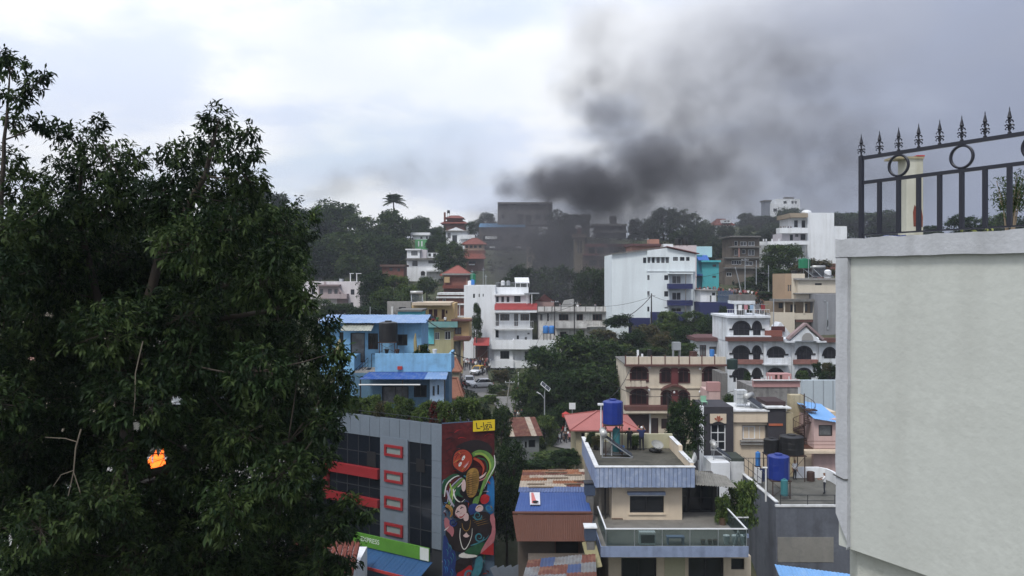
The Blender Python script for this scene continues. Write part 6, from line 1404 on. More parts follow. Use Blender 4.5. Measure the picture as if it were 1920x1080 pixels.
# ================================================================ white house with black arched windows
def arches_house():
 b = Bld('house', 'ornate white house with black shouldered arch windows and a gabled porch', 'house', 1365, 106, -19)
 wh = M('blueish_white_paint', (.68, .71, .74), .8, .06, .6, streak=.6, dirt=(.27, .26, .25), blotch=.25); blk = M('black_trim', (.02, .02, .024), .6, .1); pane = M('arch_glass', (.02, .02, .026), .12, .3, 1)
 b.block(1365, 640, 1575, 790, 9, wh, zb=0); b.block(1364, 594, 1443, 639.8, 8, wh, off=.05, zb=None, name='upper_wall')
 b.slab(1363, 592, 1445, 596, -.6, 8, wh, 'roof_slab'); b.slab(1363, 632, 1469, 640, -.9, -.002, SLABR, 'red_eave'); b.slab(1363, 629.5, 1446, 631.8, -.75, .0, wh, 'string_course'); b.slab(1540, 634, 1575, 642, -.9, -.002, SLABR, 'red_eave')
 for q in ((1375, 604, 1405, 629), (1412, 604, 1426, 629)): arch_window(b, *q, 1.0, blk, pane, .05, .22, .35, 3 if q[2]-q[0] > 20 else 2, sides=False)
 for q in ((1375, 650, 1404, 674), (1412, 650, 1425.5, 674), (1440, 652, 1470, 671), (1494, 651, 1521, 674), (1545, 653, 1566, 672), (1375, 692, 1404, 716), (1412, 692, 1426, 716), (1440, 692, 1468, 712), (1494, 692, 1521, 712), (1545, 694, 1566, 712)):
  arch_window(b, *q, .95, blk, pane, 0, .22, .35, 3 if q[2]-q[0] > 20 else 2, sides=False)
 for x in (1432, 1485, 1536): b.slab(x, 646, x+5, 720, -.3, -.002, wh, 'pilaster'); w = b.rect(x-1, 644, x+6, 648, -.35); MB().box(w[0], w[1], -.4, -.302, w[2], w[3]).build('capital', wh, b.root)
 for x0, x1 in ((1383, 1431), (1488, 1534)): b.slab(x0, 674.5, x1, 683, -.5, -.002, M('faded_red_slab', (.27, .13, .11), .85, .2, 1, blotch=.4, streak=.3), 'window_canopy')
 b.balcony(1433, 671, 1483, 685, 1.4, wh, rail=WFRAME, slabm=wh)
 # railings on the roof terrace and its small kiosk
 b.balcony(1364, 580, 1395, 594, .4, wh, rail=WFRAME, slabm=wh, name='roof_railing'); b.balcony(1405, 580, 1443, 594, .4, wh, rail=WFRAME, slabm=wh, name='roof_railing')
 b.slab(1376, 564, 1416, 570, 1, 4, wh, 'kiosk_roof'); b.slab(1376, 553, 1416, 564, 1.2, 3.8, CONC2, 'kiosk_rail')
 for x in (1378, 1397, 1412): b.slab(x, 570, x+3, 594, 1.2, 1.5, wh, 'kiosk_post')
 b.slab(1380, 570, 1396, 594, 2.5, 3.6, CONC2, 'kiosk_wall')
 # gabled porch
 u0, u1, z0, z1 = b.rect(1478, 607, 1544, 641, -1.2); um = (u0+u1)/2+.05
 MB().plate([(u0+.3, z0+.1), (u1-.3, z0+.1), (um, z1-.5)], -1.0, -.003).build('pediment', wh, b.root)
 mb = MB(); mb.bar((u0, -.8, z0+.35), (um, -.8, z1), .9, .28).bar((um, -.81, z1-.003), (u1, -.81, z0+.35), .9, .28); mb.build('gable_roof', M('grey_red_roof', (.3, .22, .22), .8, .2, 1, blotch=.3), b.root)
 MB().box(u0-.4, u0+.9, -1.3, -.002, z0-.1, z0+.12).build('cornice', wh, b.root); MB().box(u1-.9, u1+.4, -1.3, -.002, z0-.1, z0+.12).build('cornice', wh, b.root)
 w = b.rect(1503, 627, 1525, 641, -1.0); pts = arch_pts(w[0], w[1], w[2]+.2, w[2]+.25, 1.0, 12); MB().plate(pts, -1.06, -1.003).build('lunette', M('lunette_panel', (.3, .29, .28), .9, .1), b.root)
 u0, u1, z0, z1 = b.rect(1446, 604, 1483, 632, .6); MB().plate([(u0, z0), (u1, z0), (u1, z0+.4), ((u0+u1)/2, z1), (u0, z0+.4)], .6, 3).build('small_gable', wh, b.root)
 b.slab(1436, 620, 1467, 631, -.5, .4, M('rust_red_box', (.24, .09, .07), .85, .2), 'terrace_wall'); b.slab(1447, 612, 1472, 622, .2, .5, MAROON, 'dormer_window')
 MB().tube([(b.uv(1452, 640)[0], .3, b.uv(1452, 640)[1]), (b.uv(1452, 560)[0], .3, b.uv(1452, 560)[1])], .06, 6).build('pipe', STEEL, b.root)
 d = Bld('house', 'small white house end with dark red shutters left of the ornate white house', 'house', 1305, 112, -18)
 d.block(1306, 640, 1364, 700, 6, wh, [(1312, 647, 1324, 668, 2, 1), (1330, 650, 1352, 664, 3, 1)], zb=0, fm=MAROON); d.slab(1303, 633, 1366, 640, -.8, 6.5, M('dark_red_slab', (.12, .06, .06), .85, .2, 1), 'roof'); d.slab(1358, 652, 1366, 700, -.5, -.002, CONC2, 'pier')
 water_tank(1373, 672, 692, 20, 96, M('dark_green_plastic', (.02, .04, .035), .5, .2), 'dark green black tank between the maroon trimmed and the ornate white house', 0, 0)
 for k, (px, pal, w, lab) in enumerate(((1505, 'mid', 26, 'light green shrub in front of the lower arches'), (1545, 'dark', 22, 'dark pot shrub in front of the lower right arch'), (1372, 'dark', 22, 'dark climbing shrub below the dark green tank'))): tree(px, 692 if k < 2 else 735, 716 if k < 2 else 775, w, (98, 98, 90)[k], lab, 'bush', pal, name='shrub', cat='bush')
 for k, (px, pal, lab) in enumerate(((1532, 'dark', 'dark potted plant on the grey ledge'), (1548, 'olive', 'olive potted plant on the grey ledge'), (1560, 'dark', 'dark spreading plant on the grey ledge by the pale wall'))): tree(px, 676, 704, 20, 101, lab, 'bush', pal, name='shrub', cat='bush')
arches_house()
def beige_house():
 b = Bld('house', 'beige modern house with open terrace and rooftop tanks behind the ornate white house', 'house', 1450, 124, -11)
 be = M('beige_paint', (.58, .52, .42), .85, .05, .6, streak=.2, dirt=(.36, .31, .24)); tan = M('tan_paint', (.38, .27, .18), .85, .08, .8)
 b.block(1472, 513, 1484, 600, 6, tan, [(1477, 534, 1479.5, 546, 1, 1), (1481, 534, 1483.4, 546, 1, 1)], zb=None, off=1); b.block(1484.1, 513, 1509, 600, 6, be, off=1.02, zb=None, name='wall')
 b.block(1496, 525, 1575, 549, 7, be, [(1528, 531, 1541, 534.5, 3, 1)], off=.2, name='upper_wall'); b.slab(1493, 521.5, 1575, 525, -.3, 7, CONC, 'roof_slab'); b.slab(1492, 549.2, 1575, 550.8, -.2, 7, CONC, 'ledge')
 b.block(1492, 551, 1534, 630, 7, be, off=.6, zb=0, name='wall'); b.block(1452, 566, 1531, 588, 5, M('terrace_back_wall', (.3, .23, .16), .9, .15), [(1482, 571, 1492, 585, 2, 1), (1506, 570, 1514, 584, 1, 1), (1460, 568, 1468, 578)], off=.59-.4, zb=None, name='terrace_wall')
 b.slab(1451, 561, 1530, 565.5, -1.6, .55, CONC2, 'terrace_canopy'); b.block(1452, 586, 1490, 660, 2, be, off=-1.3, zb=0, name='parapet_wall'); b.balcony(1490, 587, 1531, 599, 1.1, be, off=.19); b.slab(1492, 600, 1533, 604, -.9, .15, SLABR, 'ledge')
 for x in (1470, 1487, 1507, 1525): b.slab(x, 565.6, x+2, 588, -1.1, -.95, be, 'column')
 b.slab(1526, 566, 1531, 600, -1.25, -1.12, tan, 'column')
 g = Bld('house', 'bare grey cement gable wall with pipes beside the beige house', 'house', 1533, 121, -11)
 g.block(1534, 552, 1600, 650, 7, M('bare_grey_cement', (.25, .255, .27), .9, .12, .7, streak=.5, dirt=(.15, .15, .16)), zb=0)
 for x, y0, y1 in ((1550, 566, 612), (1545, 563, 565), (1551, 600, 618)): q = g.rect(x, y0, x+3, y1, -.15); MB().box(q[0], q[1], -.15, -.03, q[2], q[3]).build('pipe', STEEL, g.root)
 Zr = 125.5
 water_tank(1508, 484, 503, 21, 127, GREENP, 'green water tank on the beige house roof', 1.6, 10, standlab='stand of the green tank on the beige house')
 solar_heater(P(1535, 520, 126), .3, 'solar water heater on the beige house roof', 2.2, 2.6, .6); solar_heater(P(1515, 520, 127), .5, 'second solar water heater on the beige house roof, nearer the green tank', 2.0, 2.4, .6)
 t = thing('water_tank', 'small white round tank at the right end of the beige house roof', 'water tank', P(1552, 522, 125)); MB().lathe([(.55, 0), (.55, 1.2), (.3, 1.4), (.02, 1.45)], 14).build('body', WFRAME, t)
 t = thing('antenna', 'thin antenna pole on the beige house roof', 'antenna', P(1516, 522, 124.5)); MB().tube([(0, 0, 0), (0, 0, 3.5)], .05, 5).build('mast', STEEL, t)
 water_tank(1489, 507, 513, 10, 126, BLACKP, 'low black tank on the beige stair tower', 0, 0)
beige_house()
# ================================================================ the white house with the red awning, centre
def centre_house():
 b = Bld('house', 'tall white house with a red awning band and a blank left block, by the street', 'house', 870, 152, -23)
 b.block(870, 535, 929, 700, 9, WHITE, [(887, 551, 890.5, 558.5, 1, 1), (897.5, 551, 899.5, 557, 1, 1), (905, 551, 907, 556, 1, 1)], zb=0)
 pane = GLASS; o = .3
 b.block(929.2, 554, 993, 572, 9, WHITE, [(930.5, 556, 935, 566.5), (940, 556, 945, 566.5), (950, 556, 955, 566.5), (964, 555, 976, 566.5, 3, 1)], off=o, zb=None, name='top_wall')
 b.slab(927, 551, 994, 554, -.5, 9, WHITE, 'roof_slab'); b.block(928, 539, 991, 550.8, 7, WHITE, off=o+1, zb=None, name='parapet_wall')
 a = b.rect(927, 570, 1008, 581, -1.5)
 for i in range(9):
  x0 = a[0]+(a[1]-a[0])*i/9; x1 = a[0]+(a[1]-a[0])*(i+1)/9
  corr((x0, .29, a[3]+.1), (x1, .29, a[3]+.1), (x1, -1.5, a[2]), (x0, -1.5, a[2]), 4, .02).build('awning_sheet', M('red_awning', (.30, .05, .05), .6, .1, 1, streak=.2), b.root)
 b.slab(927, 581.2, 1010, 586, -1.4, 2, WHITE, 'slab')
 b.block(929, 586, 994, 617, 9, WHITE, [(929.5, 588.5, 935.5, 611, 1, 1, 'door'), (938, 589, 955, 601, 3, 1), (964, 588.5, 971.5, 611, 1, 1, 'door'), (976, 589, 992, 601, 3, 1)], off=o, zb=None, fm=BROWNF, gm=GLASS, name='middle_wall')
 b.balcony(927, 602, 1000, 617, 1.2, WHITE, rail=WFRAME)
 b.block(928.5, 617.2, 998, 645, 9, WHITE, [(929, 619, 935, 633, 1, 1, 'door'), (969, 629, 973, 636, 1, 1), (984, 632, 988, 637, 1, 1), (989, 624, 993, 627, 1, 1)], off=o, zb=None, name='lower_wall')
 b.balcony(920, 638, 962, 655, 1.9, WHITE, name='terrace'); b.balcony(962, 637, 1041, 655, 3.0, WHITE, name='terrace')
 b.block(926, 655.2, 962, 686, 9, WHITE, [(938, 658, 955, 673, 3, 1)], off=-1.0, zb=None, name='ground_wall'); b.block(962.1, 655.2, 1036, 684, 9, WHITE, [(984, 659, 1003, 675, 3, 1), (1010, 660, 1024, 675, 2, 1)], off=-.4, zb=None, name='ground_wall')
 b.balcony(918, 676, 963, 690, 2.2, WHITE, name='balcony'); b.balcony(963, 676, 1010, 690, 1.6, WHITE, name='balcony')
 MB().box(b.uv(928, 690)[0], b.uv(1030, 690)[0], 1.5, 8, 0, b.uv(960, 688)[1]).build('basement_wall', CONC2, b.root)
 for x in (925, 938, 967, 1000): q = b.uv(x, 690, -1.2); MB().box(q[0]-.22, q[0]+.22, -1.4, -.95, -4, q[1]+.3).build('column', WHITE, b.root)
 # roof pergola and balustrade
 c = b.rect(962, 523, 989, 531, 2); n = 5
 for i in range(n):
  x0 = c[0]+(c[1]-c[0])*i/n; corr((x0+.3, 6, c[3]+.3), (x0+.3+(c[1]-c[0])/n, 6, c[3]+.3), (x0+(c[1]-c[0])/n+.4, 2, c[2]), (x0+.4, 2, c[2]), 3, .02).build('pergola_sheet', WFRAME, b.root)
 pr = MB(); rz = b.uv(960, 539, 1.3)[1]
 for x in (c[0]+.5, (c[0]+c[1])/2, c[1]): pr.box(x-.06, x+.06, 2.1, 2.22, rz, c[2]).box(x-.06, x+.06, 5.6, 5.72, rz, c[2]+.3)
 pr.build('pergola_posts', WFRAME, b.root)
 rl = MB(); u0 = b.uv(930, 530, 1.3)[0]; u1 = b.uv(992, 530, 1.3)[0]
 rl.box(u0, u1, 1.3, 1.38, rz+.9, rz+.98)
 for i in range(26): x = u0+(u1-u0)*i/25; rl.box(x, x+.05, 1.31, 1.36, rz, rz+.9)
 rl.build('roof_railing', STEEL, b.root)
 MB().box(b.uv(983, 549)[0], b.uv(1011, 549)[0], -.9, 3, b.uv(990, 551, -.9)[1], b.uv(990, 550, -.9)[1]+.05).build('side_canopy', STEEL, b.root)
 for x in (988, 997): q = b.uv(x, 570); MB().box(q[0]-.06, q[0]+.06, -.8, -.68, q[1], b.uv(990, 551, -.9)[1]).build('canopy_post', WFRAME, b.root)
 RZ = 0
 for k, (px, dy, m, lab, r) in enumerate(((881, 0, WFRAME, 'small white tank at the left of the white house roof', 8), (943, 0, WFRAME, 'white bowl shaped tank near the roof pergola of the white house', 7), (953, 0, STEEL, 'grey tank beside the roof pergola of the white house', 7))):
  water_tank(px, 526+dy, 535, r, 155, m, lab, 0, 0)
 water_tank(887, 512, 531, 10, 158, GREENP, 'green cylinder tank on a frame above the blank white block', .6, 8, standlab='steel frame of the green tank on the white house'); water_tank(886, 524, 534, 8, 155, LBLUEP, 'small blue tank under the green one on the white house roof', 0, 0)
 for px, h, lab in ((885, 3.2, 'left antenna mast on the white house roof'), (906, 3.6, 'tall thin antenna mast on the blank white block'), (911, 2.2, 'short antenna mast on the blank white block')): t = thing('antenna', lab, 'antenna', P(px, 535, 155)); MB().tube([(0, 0, -.2), (0, 0, h)], .05, 5).build('mast', STEEL, t); MB().tube([(-.3, 0, h-.4), (.3, 0, h-.4)], .03, 4).build('crossbar', STEEL, t)
 q = P(1029, 625, 146); t = thing('water_tank', 'wide sky blue water tank on the terrace beside the white house', 'water tank', q)
 for s in (-1, 1): MB().lathe([(.52, 0), (.55, .1), (.55, 1.2), (.45, 1.42), (.2, 1.48)], 16, (s*.57, 0, 0), ribs=8, ramp=.01).build('barrel', LBLUEP, t, smooth=True)
 t = thing('tank_stand', 'dark stand under the wide sky blue tank', 'tank stand', (q.x, q.y, q.z-1.3))
 for s in (-1, -.33, .33, 1): MB().box(s*1.0-.06, s*1.0+.06, -.4, .4, 0, 1.21).build('leg', CONC2, t)
 MB().box(-1.2, 1.2, -.5, .5, 1.212, 1.296).build('frame', CONC2, t)
 c = Bld('canopy', 'red tin canopy over the street crowd beside the blank white block', 'canopy', 886, 149.5, -18)
 a = c.rect(887, 638, 917, 648, -2)
 for i in range(5):
  x0 = a[0]+(a[1]-a[0])*i/5; corr((x0, 1.2, a[3]+.3), (x0+(a[1]-a[0])/5, 1.2, a[3]+.3), (x0+(a[1]-a[0])/5, -2, a[2]), (x0, -2, a[2]), 3, .02).build('roof_sheet', M('red_tin', (.36, .06, .055), .6, .12, 1), c.root)
 for x in (a[0]+.1, a[1]-.15): MB().box(x, x+.12, -1.9, -1.78, 0, a[2]).build('post', DFRAME, c.root)
 MB().box(a[0]+.3, a[1]-.3, .6, .8, 0, a[2]+.2).build('back_wall', M('dark_red_brick_wall', (.11, .045, .035), .9, .2, 1), c.root)
 tree(894, 570, 632, 27, 148.5, 'slim dark upright tree in front of the blank white block', 'tall', 'dark', 1, name='tree')
 # long smoke stained house to the right
 l = Bld('house', 'long white house with pillared roof parapet, stained by smoke', 'house', 1008, 150, -17)
 sw = M('smoke_stained_white', (.58, .57, .55), .9, .12, .6, streak=.7, blotch=.45, dirt=(.12, .11, .10))
 l.block(1010, 586, 1143, 640, 9, sw, [(1013, 590, 1017, 601, 1, 1), (1026, 588, 1029, 602, 1, 1), (1048, 589, 1066, 601, 3, 1), (1081, 589, 1093, 601, 2, 1), (1111, 589, 1129, 601, 3, 1), (1050, 622, 1062, 632), (1084, 620, 1096, 632)], zb=0, fm=BROWNF)
 xs = [1008, 1021, 1035, 1052, 1077, 1098, 1116, 1131, 1145]
 for i in range(8): q = l.rect(xs[i]+.8, 575, xs[i+1]-.8, 584, -.6); MB().box(q[0], q[1], -.6, -.45, q[2], q[3]).build('parapet_panel', sw, l.root)
 for i in range(9): q = l.rect(xs[i]-.7, 573.5, xs[i]+.7, 584.5, -.6); MB().box(q[0], q[1], -.65, -.4, q[2], q[3]).build('parapet_pier', CONC2, l.root)
 l.slab(1007, 584, 1148, 586, -1, 9, CONC2, 'slab'); l.balcony(1042, 603, 1101, 615, 1.1, sw); l.balcony(1100, 601, 1151, 613, 1.4, sw, rail=CONC2, slabm=sw); l.slab(1042, 615.2, 1102, 617, -1.2, -.002, CONC2, 'ledge')
 RZ = 0
 d = thing('roof_kiosk', 'dark red gabled roof kiosk on the long white house', 'roof kiosk', P(1018, 573, 154)); MB().box(-1.6, 2.2, -1, 1, -1.2, .9).build('wall', M('pinkish_wall', (.3, .2, .18), .9, .2), d)
 MB().plate([(-1.9, .9), (2.5, .9), (1.6, 1.3), (.3, 2.3), (-1.0, 1.2)], -1.1, 1.1).build('roof', M('dark_red_tin', (.08, .03, .028), .8, .2), d)
 t = thing('canvas_tent', 'pale canvas lean-to on the long white house roof', 'tent', P(1062, 574, 153)); MB().add([(-.9, 0, 0), (1.4, 0, 0), (1.4, 1.6, 0), (-.9, 1.6, 0), (-.4, 0, 1.1), (1.5, 0, 1.4), (1.5, 1.6, 1.4), (-.4, 1.6, 1.1)], [(0, 3, 2, 1), (4, 5, 6, 7), (0, 1, 5, 4), (1, 2, 6, 5), (2, 3, 7, 6), (3, 0, 4, 7)]).build('canvas', M('grey_canvas', (.34, .34, .33), .9, .12), t)
 for k, (px, s) in enumerate(((1083, 'white'), (1088, 'black'), (1050, 'grey'), (1116, 'grey'))): p = P(px, 583, 152); person((p.x, p.y, p.z), s, 'person in %s on the long white house roof%s' % (s, (' by the tent', '', ' left of the tent', ' at its right end')[k]), 'stand', pi*(k % 2), base=.1)
 for px, s, lab in ((951, 'white', 'person in white on the terrace of the white house'), (956, 'black', 'person in black on the terrace of the white house')): p = P(px, 640, 150.6); person((p.x, p.y, CAMZ-23+b.uv(940, 655, -1.9)[1]+.16), s, lab, 'stand', .2, hgt=1.7)
centre_house()
def yellow_house():
 b = Bld('house', 'mustard yellow house with a turquoise side and people on its balcony', 'house', 770, 116, -16)
 ye = M('mustard_paint', (.56, .40, .20), .85, .1, .8, streak=.25, dirt=(.25, .15, .08)); tq = M('turquoise_paint', (.13, .50, .55)); gy = M('greenish_cream_paint', (.42, .40, .24), .85, .1, .8, streak=.3)
 b.block(772, 569, 852, 602, 7, ye, [(790, 580, 798.5, 601, 1, 1, 'door'), (804, 580, 811, 601, 1, 1, 'door'), (813, 580, 820, 601, 1, 1, 'door'), (828, 580, 834, 598, 1, 1, 'door'), (835.5, 582, 839, 588, 1, 1)], zb=None, fm=MAROON, gm=MAROON, off=1.2)
 b.slab(772, 567.5, 845, 572.5, -.5, 7, M('cream_slab', (.55, .45, .34), .8, .1), 'roof_slab')
 b.block(800, 604, 851, 660, 7, gy, [(815, 623, 824, 637, 2, 1), (834, 621, 845, 637, 2, 1)], zb=0, fm=WFRAME, off=.8, name='lower_wall'); b.block(795, 604, 813.5, 645, 6, tq, off=.6, zb=None, name='side_wall')
 b.block(852, 600, 880, 640, 7, ye, [(853, 614, 865, 627, 2, 1)], zb=None, fm=MAROON, off=.9, name='right_wall'); b.slab(846, 599, 884, 602.5, -.4, 3, SLABR, 'slab'); b.slab(850, 632, 882, 638, -1.6, .89, M('brown_tile_canopy', (.14, .06, .05), .85, .2), 'canopy')
 b.balcony(800, 603, 858, 614, 1.2, M('teal_balcony', (.16, .33, .32), .8, .2, 1, blotch=.5, dirt=(.3, .3, .26)), off=.8)
 b.block(838, 638, 861, 690, 5, CONC2, zb=0, off=1.2, name='shop_wall')
 for x in (846, 864): b.slab(x, 636, x+4, 700, -.6, -.2, M('ochre_post', (.36, .29, .17), .9, .12), 'post')
 for k, (px, s) in enumerate(((812, 'dark red'), (820, 'green'), (835, 'white'))): p = P(px, 602, 116.4); person((p.x, p.y, CAMZ-16+b.uv(820, 614, -.4)[1]+.16), s, 'person in %s on the mustard yellow house balcony' % s, 'stand', .3*k, hgt=1.66)
 p = P(781, 567.5, 119); solar_heater((p.x, p.y, CAMZ-16+b.uv(800, 567.5)[1]), .2, 'large solar water heater on the mustard yellow house roof', 1.7, 2.2, .6)
 g = Bld('wall', 'long grey garden wall left of the mustard yellow house', 'wall', 724, 128, -14); g.block(726, 565, 770, 590, .4, CONC, zb=0); g.block(733, 575, 737, 600, .4, WHITE2, off=-1, zb=0, name='post'); g.block(748, 576, 760, 600, 2, DARK, off=-.8, zb=0, name='shed_opening')
 r = Bld('house', 'brick red house wall with white slab bands between the mustard and the white house', 'house', 820, 160, -17)
 r.block(822, 553, 880, 640, 6, BRICK, [(854, 575, 859, 588, 1, 1), (830, 560, 836, 566, 1, 1)], zb=0, fm=WFRAME); r.slab(820, 549, 878, 553, -.5, 6, WHITE2, 'roof_slab'); r.slab(818, 556, 876, 559, -.6, -.002, WHITE2, 'band'); r.slab(842, 569, 878, 572, -.4, -.002, WHITE2, 'band'); r.slab(850, 592, 880, 595, -.4, -.002, WHITE2, 'band')
 for x in (851, 861): r.slab(x, 571, x+1.5, 592, -.3, -.002, WHITE2, 'trim')
yellow_house()
def gabled_white():
 b = Bld('building', 'big white gable ended building with navy blue balconies', 'building', 1148, 140, -11)
 w1 = M('cool_white_paint', (.72, .78, .80), .75, .05, .4, streak=.4, dirt=(.46, .49, .51))
 # left plain block set back and the gabled main block
 u0, u1, zl, zr_ = b.uv(1148, 476)[0], b.uv(1213, 476)[0], b.uv(1148, 477)[1], b.uv(1213, 470)[1]
 MB().plate([(u0, 0), (u1, 0), (u1, zr_), (u0, zl)], .35, 12).build('plain_wall', w1, b.root); b.foot(u0, u1+11, 0, 12)
 ap = b.uv(1249, 465); re = b.uv(1304, 477); z0 = 0; zc = b.uv(1250, 482)[1]
 b.block(1213, 481.5, 1255, 610, 12, w1, [(1214.2, 482.6, 1219, 493, 1, 1), (1222.3, 482.6, 1227.5, 493, 1, 1), (1231, 482.6, 1237, 493, 1, 1), (1240, 482.6, 1246, 493, 1, 1), (1248.5, 482.6, 1254.3, 493, 1, 1), (1213.8, 516, 1218, 525, 1, 2), (1245.5, 516, 1253, 525, 2, 1), (1213.8, 546, 1218, 556, 1, 2), (1245.5, 546, 1253, 556, 2, 1), (1213.8, 575, 1217.5, 584), (1246, 576, 1252.5, 584)], zb=0)
 b.block(1255, 481.5, 1304, 509, 12, w1, [(1262, 478.2+3.6, 1271, 489), (1275, 478.2+3.6, 1283.5, 489), (1286.5, 478.2+3.6, 1293, 489)], off=-.5, zb=None, name='upper_bay')
 b.block(1255, 509, 1304, 610, 11, w1, [(1260, 517, 1277, 532, 2, 1, 'door'), (1260, 548, 1277, 563, 2, 1, 'door'), (1258, 577, 1278, 585, 2, 1)], off=.6, zb=0, name='balcony_wall', fm=WFRAME)
 zz = zc-.002
 MB().plate([(u1, zz), (re[0], zz), (re[0], re[1]), (ap[0], ap[1]), (u1, zr_)], -.45, 12).build('gable', w1, b.root)
 w_ = b.rect(1205.7, 483, 1211.5, 493, .35); MB().box(w_[0], w_[1], .3, .34, w_[2], w_[3]).build('window', GLASS, b.root)
 rf = M('dark_red_roof', (.15, .045, .04), .7, .2, 1)
 MB().bar((u0-.3, .2, zl+.12), (ap[0], .2, ap[1]+.2), .9, .12).bar((u0-.3, 11.6, zl+.12), (ap[0], 11.6, ap[1]+.2), .9, .12).build('roof_edge', CONC2, b.root)
 MB().bar((ap[0], 5, ap[1]+.25), (re[0]+.5, 5, re[1]+.12), 12, .14).build('roof', rf, b.root)
 b.slab(1212, 507, 1255, 509, -.12, -.002, w1, 'string_course'); b.slab(1254, 511, 1300, 513.5, -1.2, .59, w1, 'balcony_roof')
 b.balcony(1253, 532, 1299, 541.5, 1.8, NAVY, off=.6); b.balcony(1253, 563, 1299, 573, 1.8, NAVY, off=.6)
 for x in (1285, 1297): b.slab(x, 513.5, x+1.4, 590, -1.15, -1.0, CONC2 if x < 1290 else w1, 'post')
 # navy base walls
 n = Bld('wall', 'navy blue compound wall at the foot of the big white gabled building', 'wall', 1178, 136, -10); n.block(1220, 585, 1286, 612, .4, NAVY, zb=0); n.block(1179, 596, 1219, 612, .4, NAVY, zb=0); n.block(1220, 578.5, 1252, 584.5, .3, w1, off=.1, zb=None, name='upper_wall')
 RZ = b.uv(1277, 470)[1]-11
 for k, px in enumerate((1270, 1284)): water_tank(px, 447, 459, 11, 150, BLACKP, ('left', 'right')[k]+' one of the two black tanks behind the big white gabled building', .3, 0, standlab='low stand of the %s black tank behind the gabled building' % ('left', 'right')[k])
 s = Bld('house', 'low white roof room and brown roofs behind the big white gabled building', 'house', 1183, 158, -6)
 s.block(1184, 459, 1238, 490, 8, M('brown_pink_wall', (.32, .17, .13), .85, .15, 1), zb=0); s.slab(1182, 457, 1240, 461, -.8, 8, M('dark_red_slab', (.12, .06, .06)), 'roof'); s.block(1218, 448.5, 1236, 457, 3, M('salmon_box', (.36, .19, .14), .8, .1), zb=None, off=1, name='roof_room'); s.block(1244, 457.5, 1262, 490, 5, WHITE, zb=0, off=-1, name='white_room'); s.block(1263, 460, 1306, 490, 5, M('pinkish_white', (.6, .52, .52), .8, .1), zb=0, off=-1.5, name='pink_room')
 t = Bld('house', 'bright turquoise house with blue awning beside the big white gabled building', 'house', 1305, 164, -7)
 tq = M('bright_turquoise', (.08, .42, .46), .8, .1, .8, streak=.2, dirt=(.05, .2, .24))
 t.block(1317, 491, 1348, 560, 8, tq, [(1336, 496, 1343, 500), (1335.5, 517, 1342.5, 521)], zb=0); t.slab(1315, 488, 1352, 491.5, -.8, 8.5, tq, 'roof'); t.block(1305, 478, 1316.8, 560, 7, M('deep_teal', (.05, .22, .3), .85, .15), zb=0, off=.8, name='side_wall'); t.slab(1308, 514, 1318, 517, -.8, .79, M('blue_ledge', (.04, .12, .3), .8, .1), 'ledge')
 t.block(1306, 462, 1335, 482, 6, M('pale_aqua_paint', (.45, .66, .70), .8, .08), off=1.5, zb=None, name='upper_room')
 q = t.rect(1309, 478, 1330, 488, -.5)
 for i in range(4): x0 = q[0]+(q[1]-q[0])*i/4; corr((x0, 1.4, q[3]), (x0+(q[1]-q[0])/4, 1.4, q[3]), (x0+(q[1]-q[0])/4, -.6, q[2]), (x0, -.6, q[2]), 3, .02).build('awning_sheet', M('blue_awning_far', (.05, .13, .42), .5, .1), t.root)
 v = Bld('house', 'low house with navy lower wall and fence below the road crowd', 'house', 1310, 137, -9.5)
 v.block(1314, 545, 1343, 566, 6, WHITE, [(1335, 548.5, 1341, 554), (1331, 554, 1334, 566, 1, 1, 'door')], zb=None); v.block(1312, 567, 1378, 606, 6, NAVY, zb=0, off=-.6, name='base_wall'); v.slab(1312, 543.3, 1345, 545, -.5, 6, CONC, 'roof_slab')
 for k in range(11): x = 1346+k*2.6; v.slab(x, 545, x+1.7, 567, -.4, -.3, M('steel_blue_fence', (.08, .12, .2), .7, .2), 'fence_board')
 v.slab(1345, 555, 1376, 556.5, -.29, -.2, MATS['steel_blue_fence'], 'fence_rail')
gabled_white()
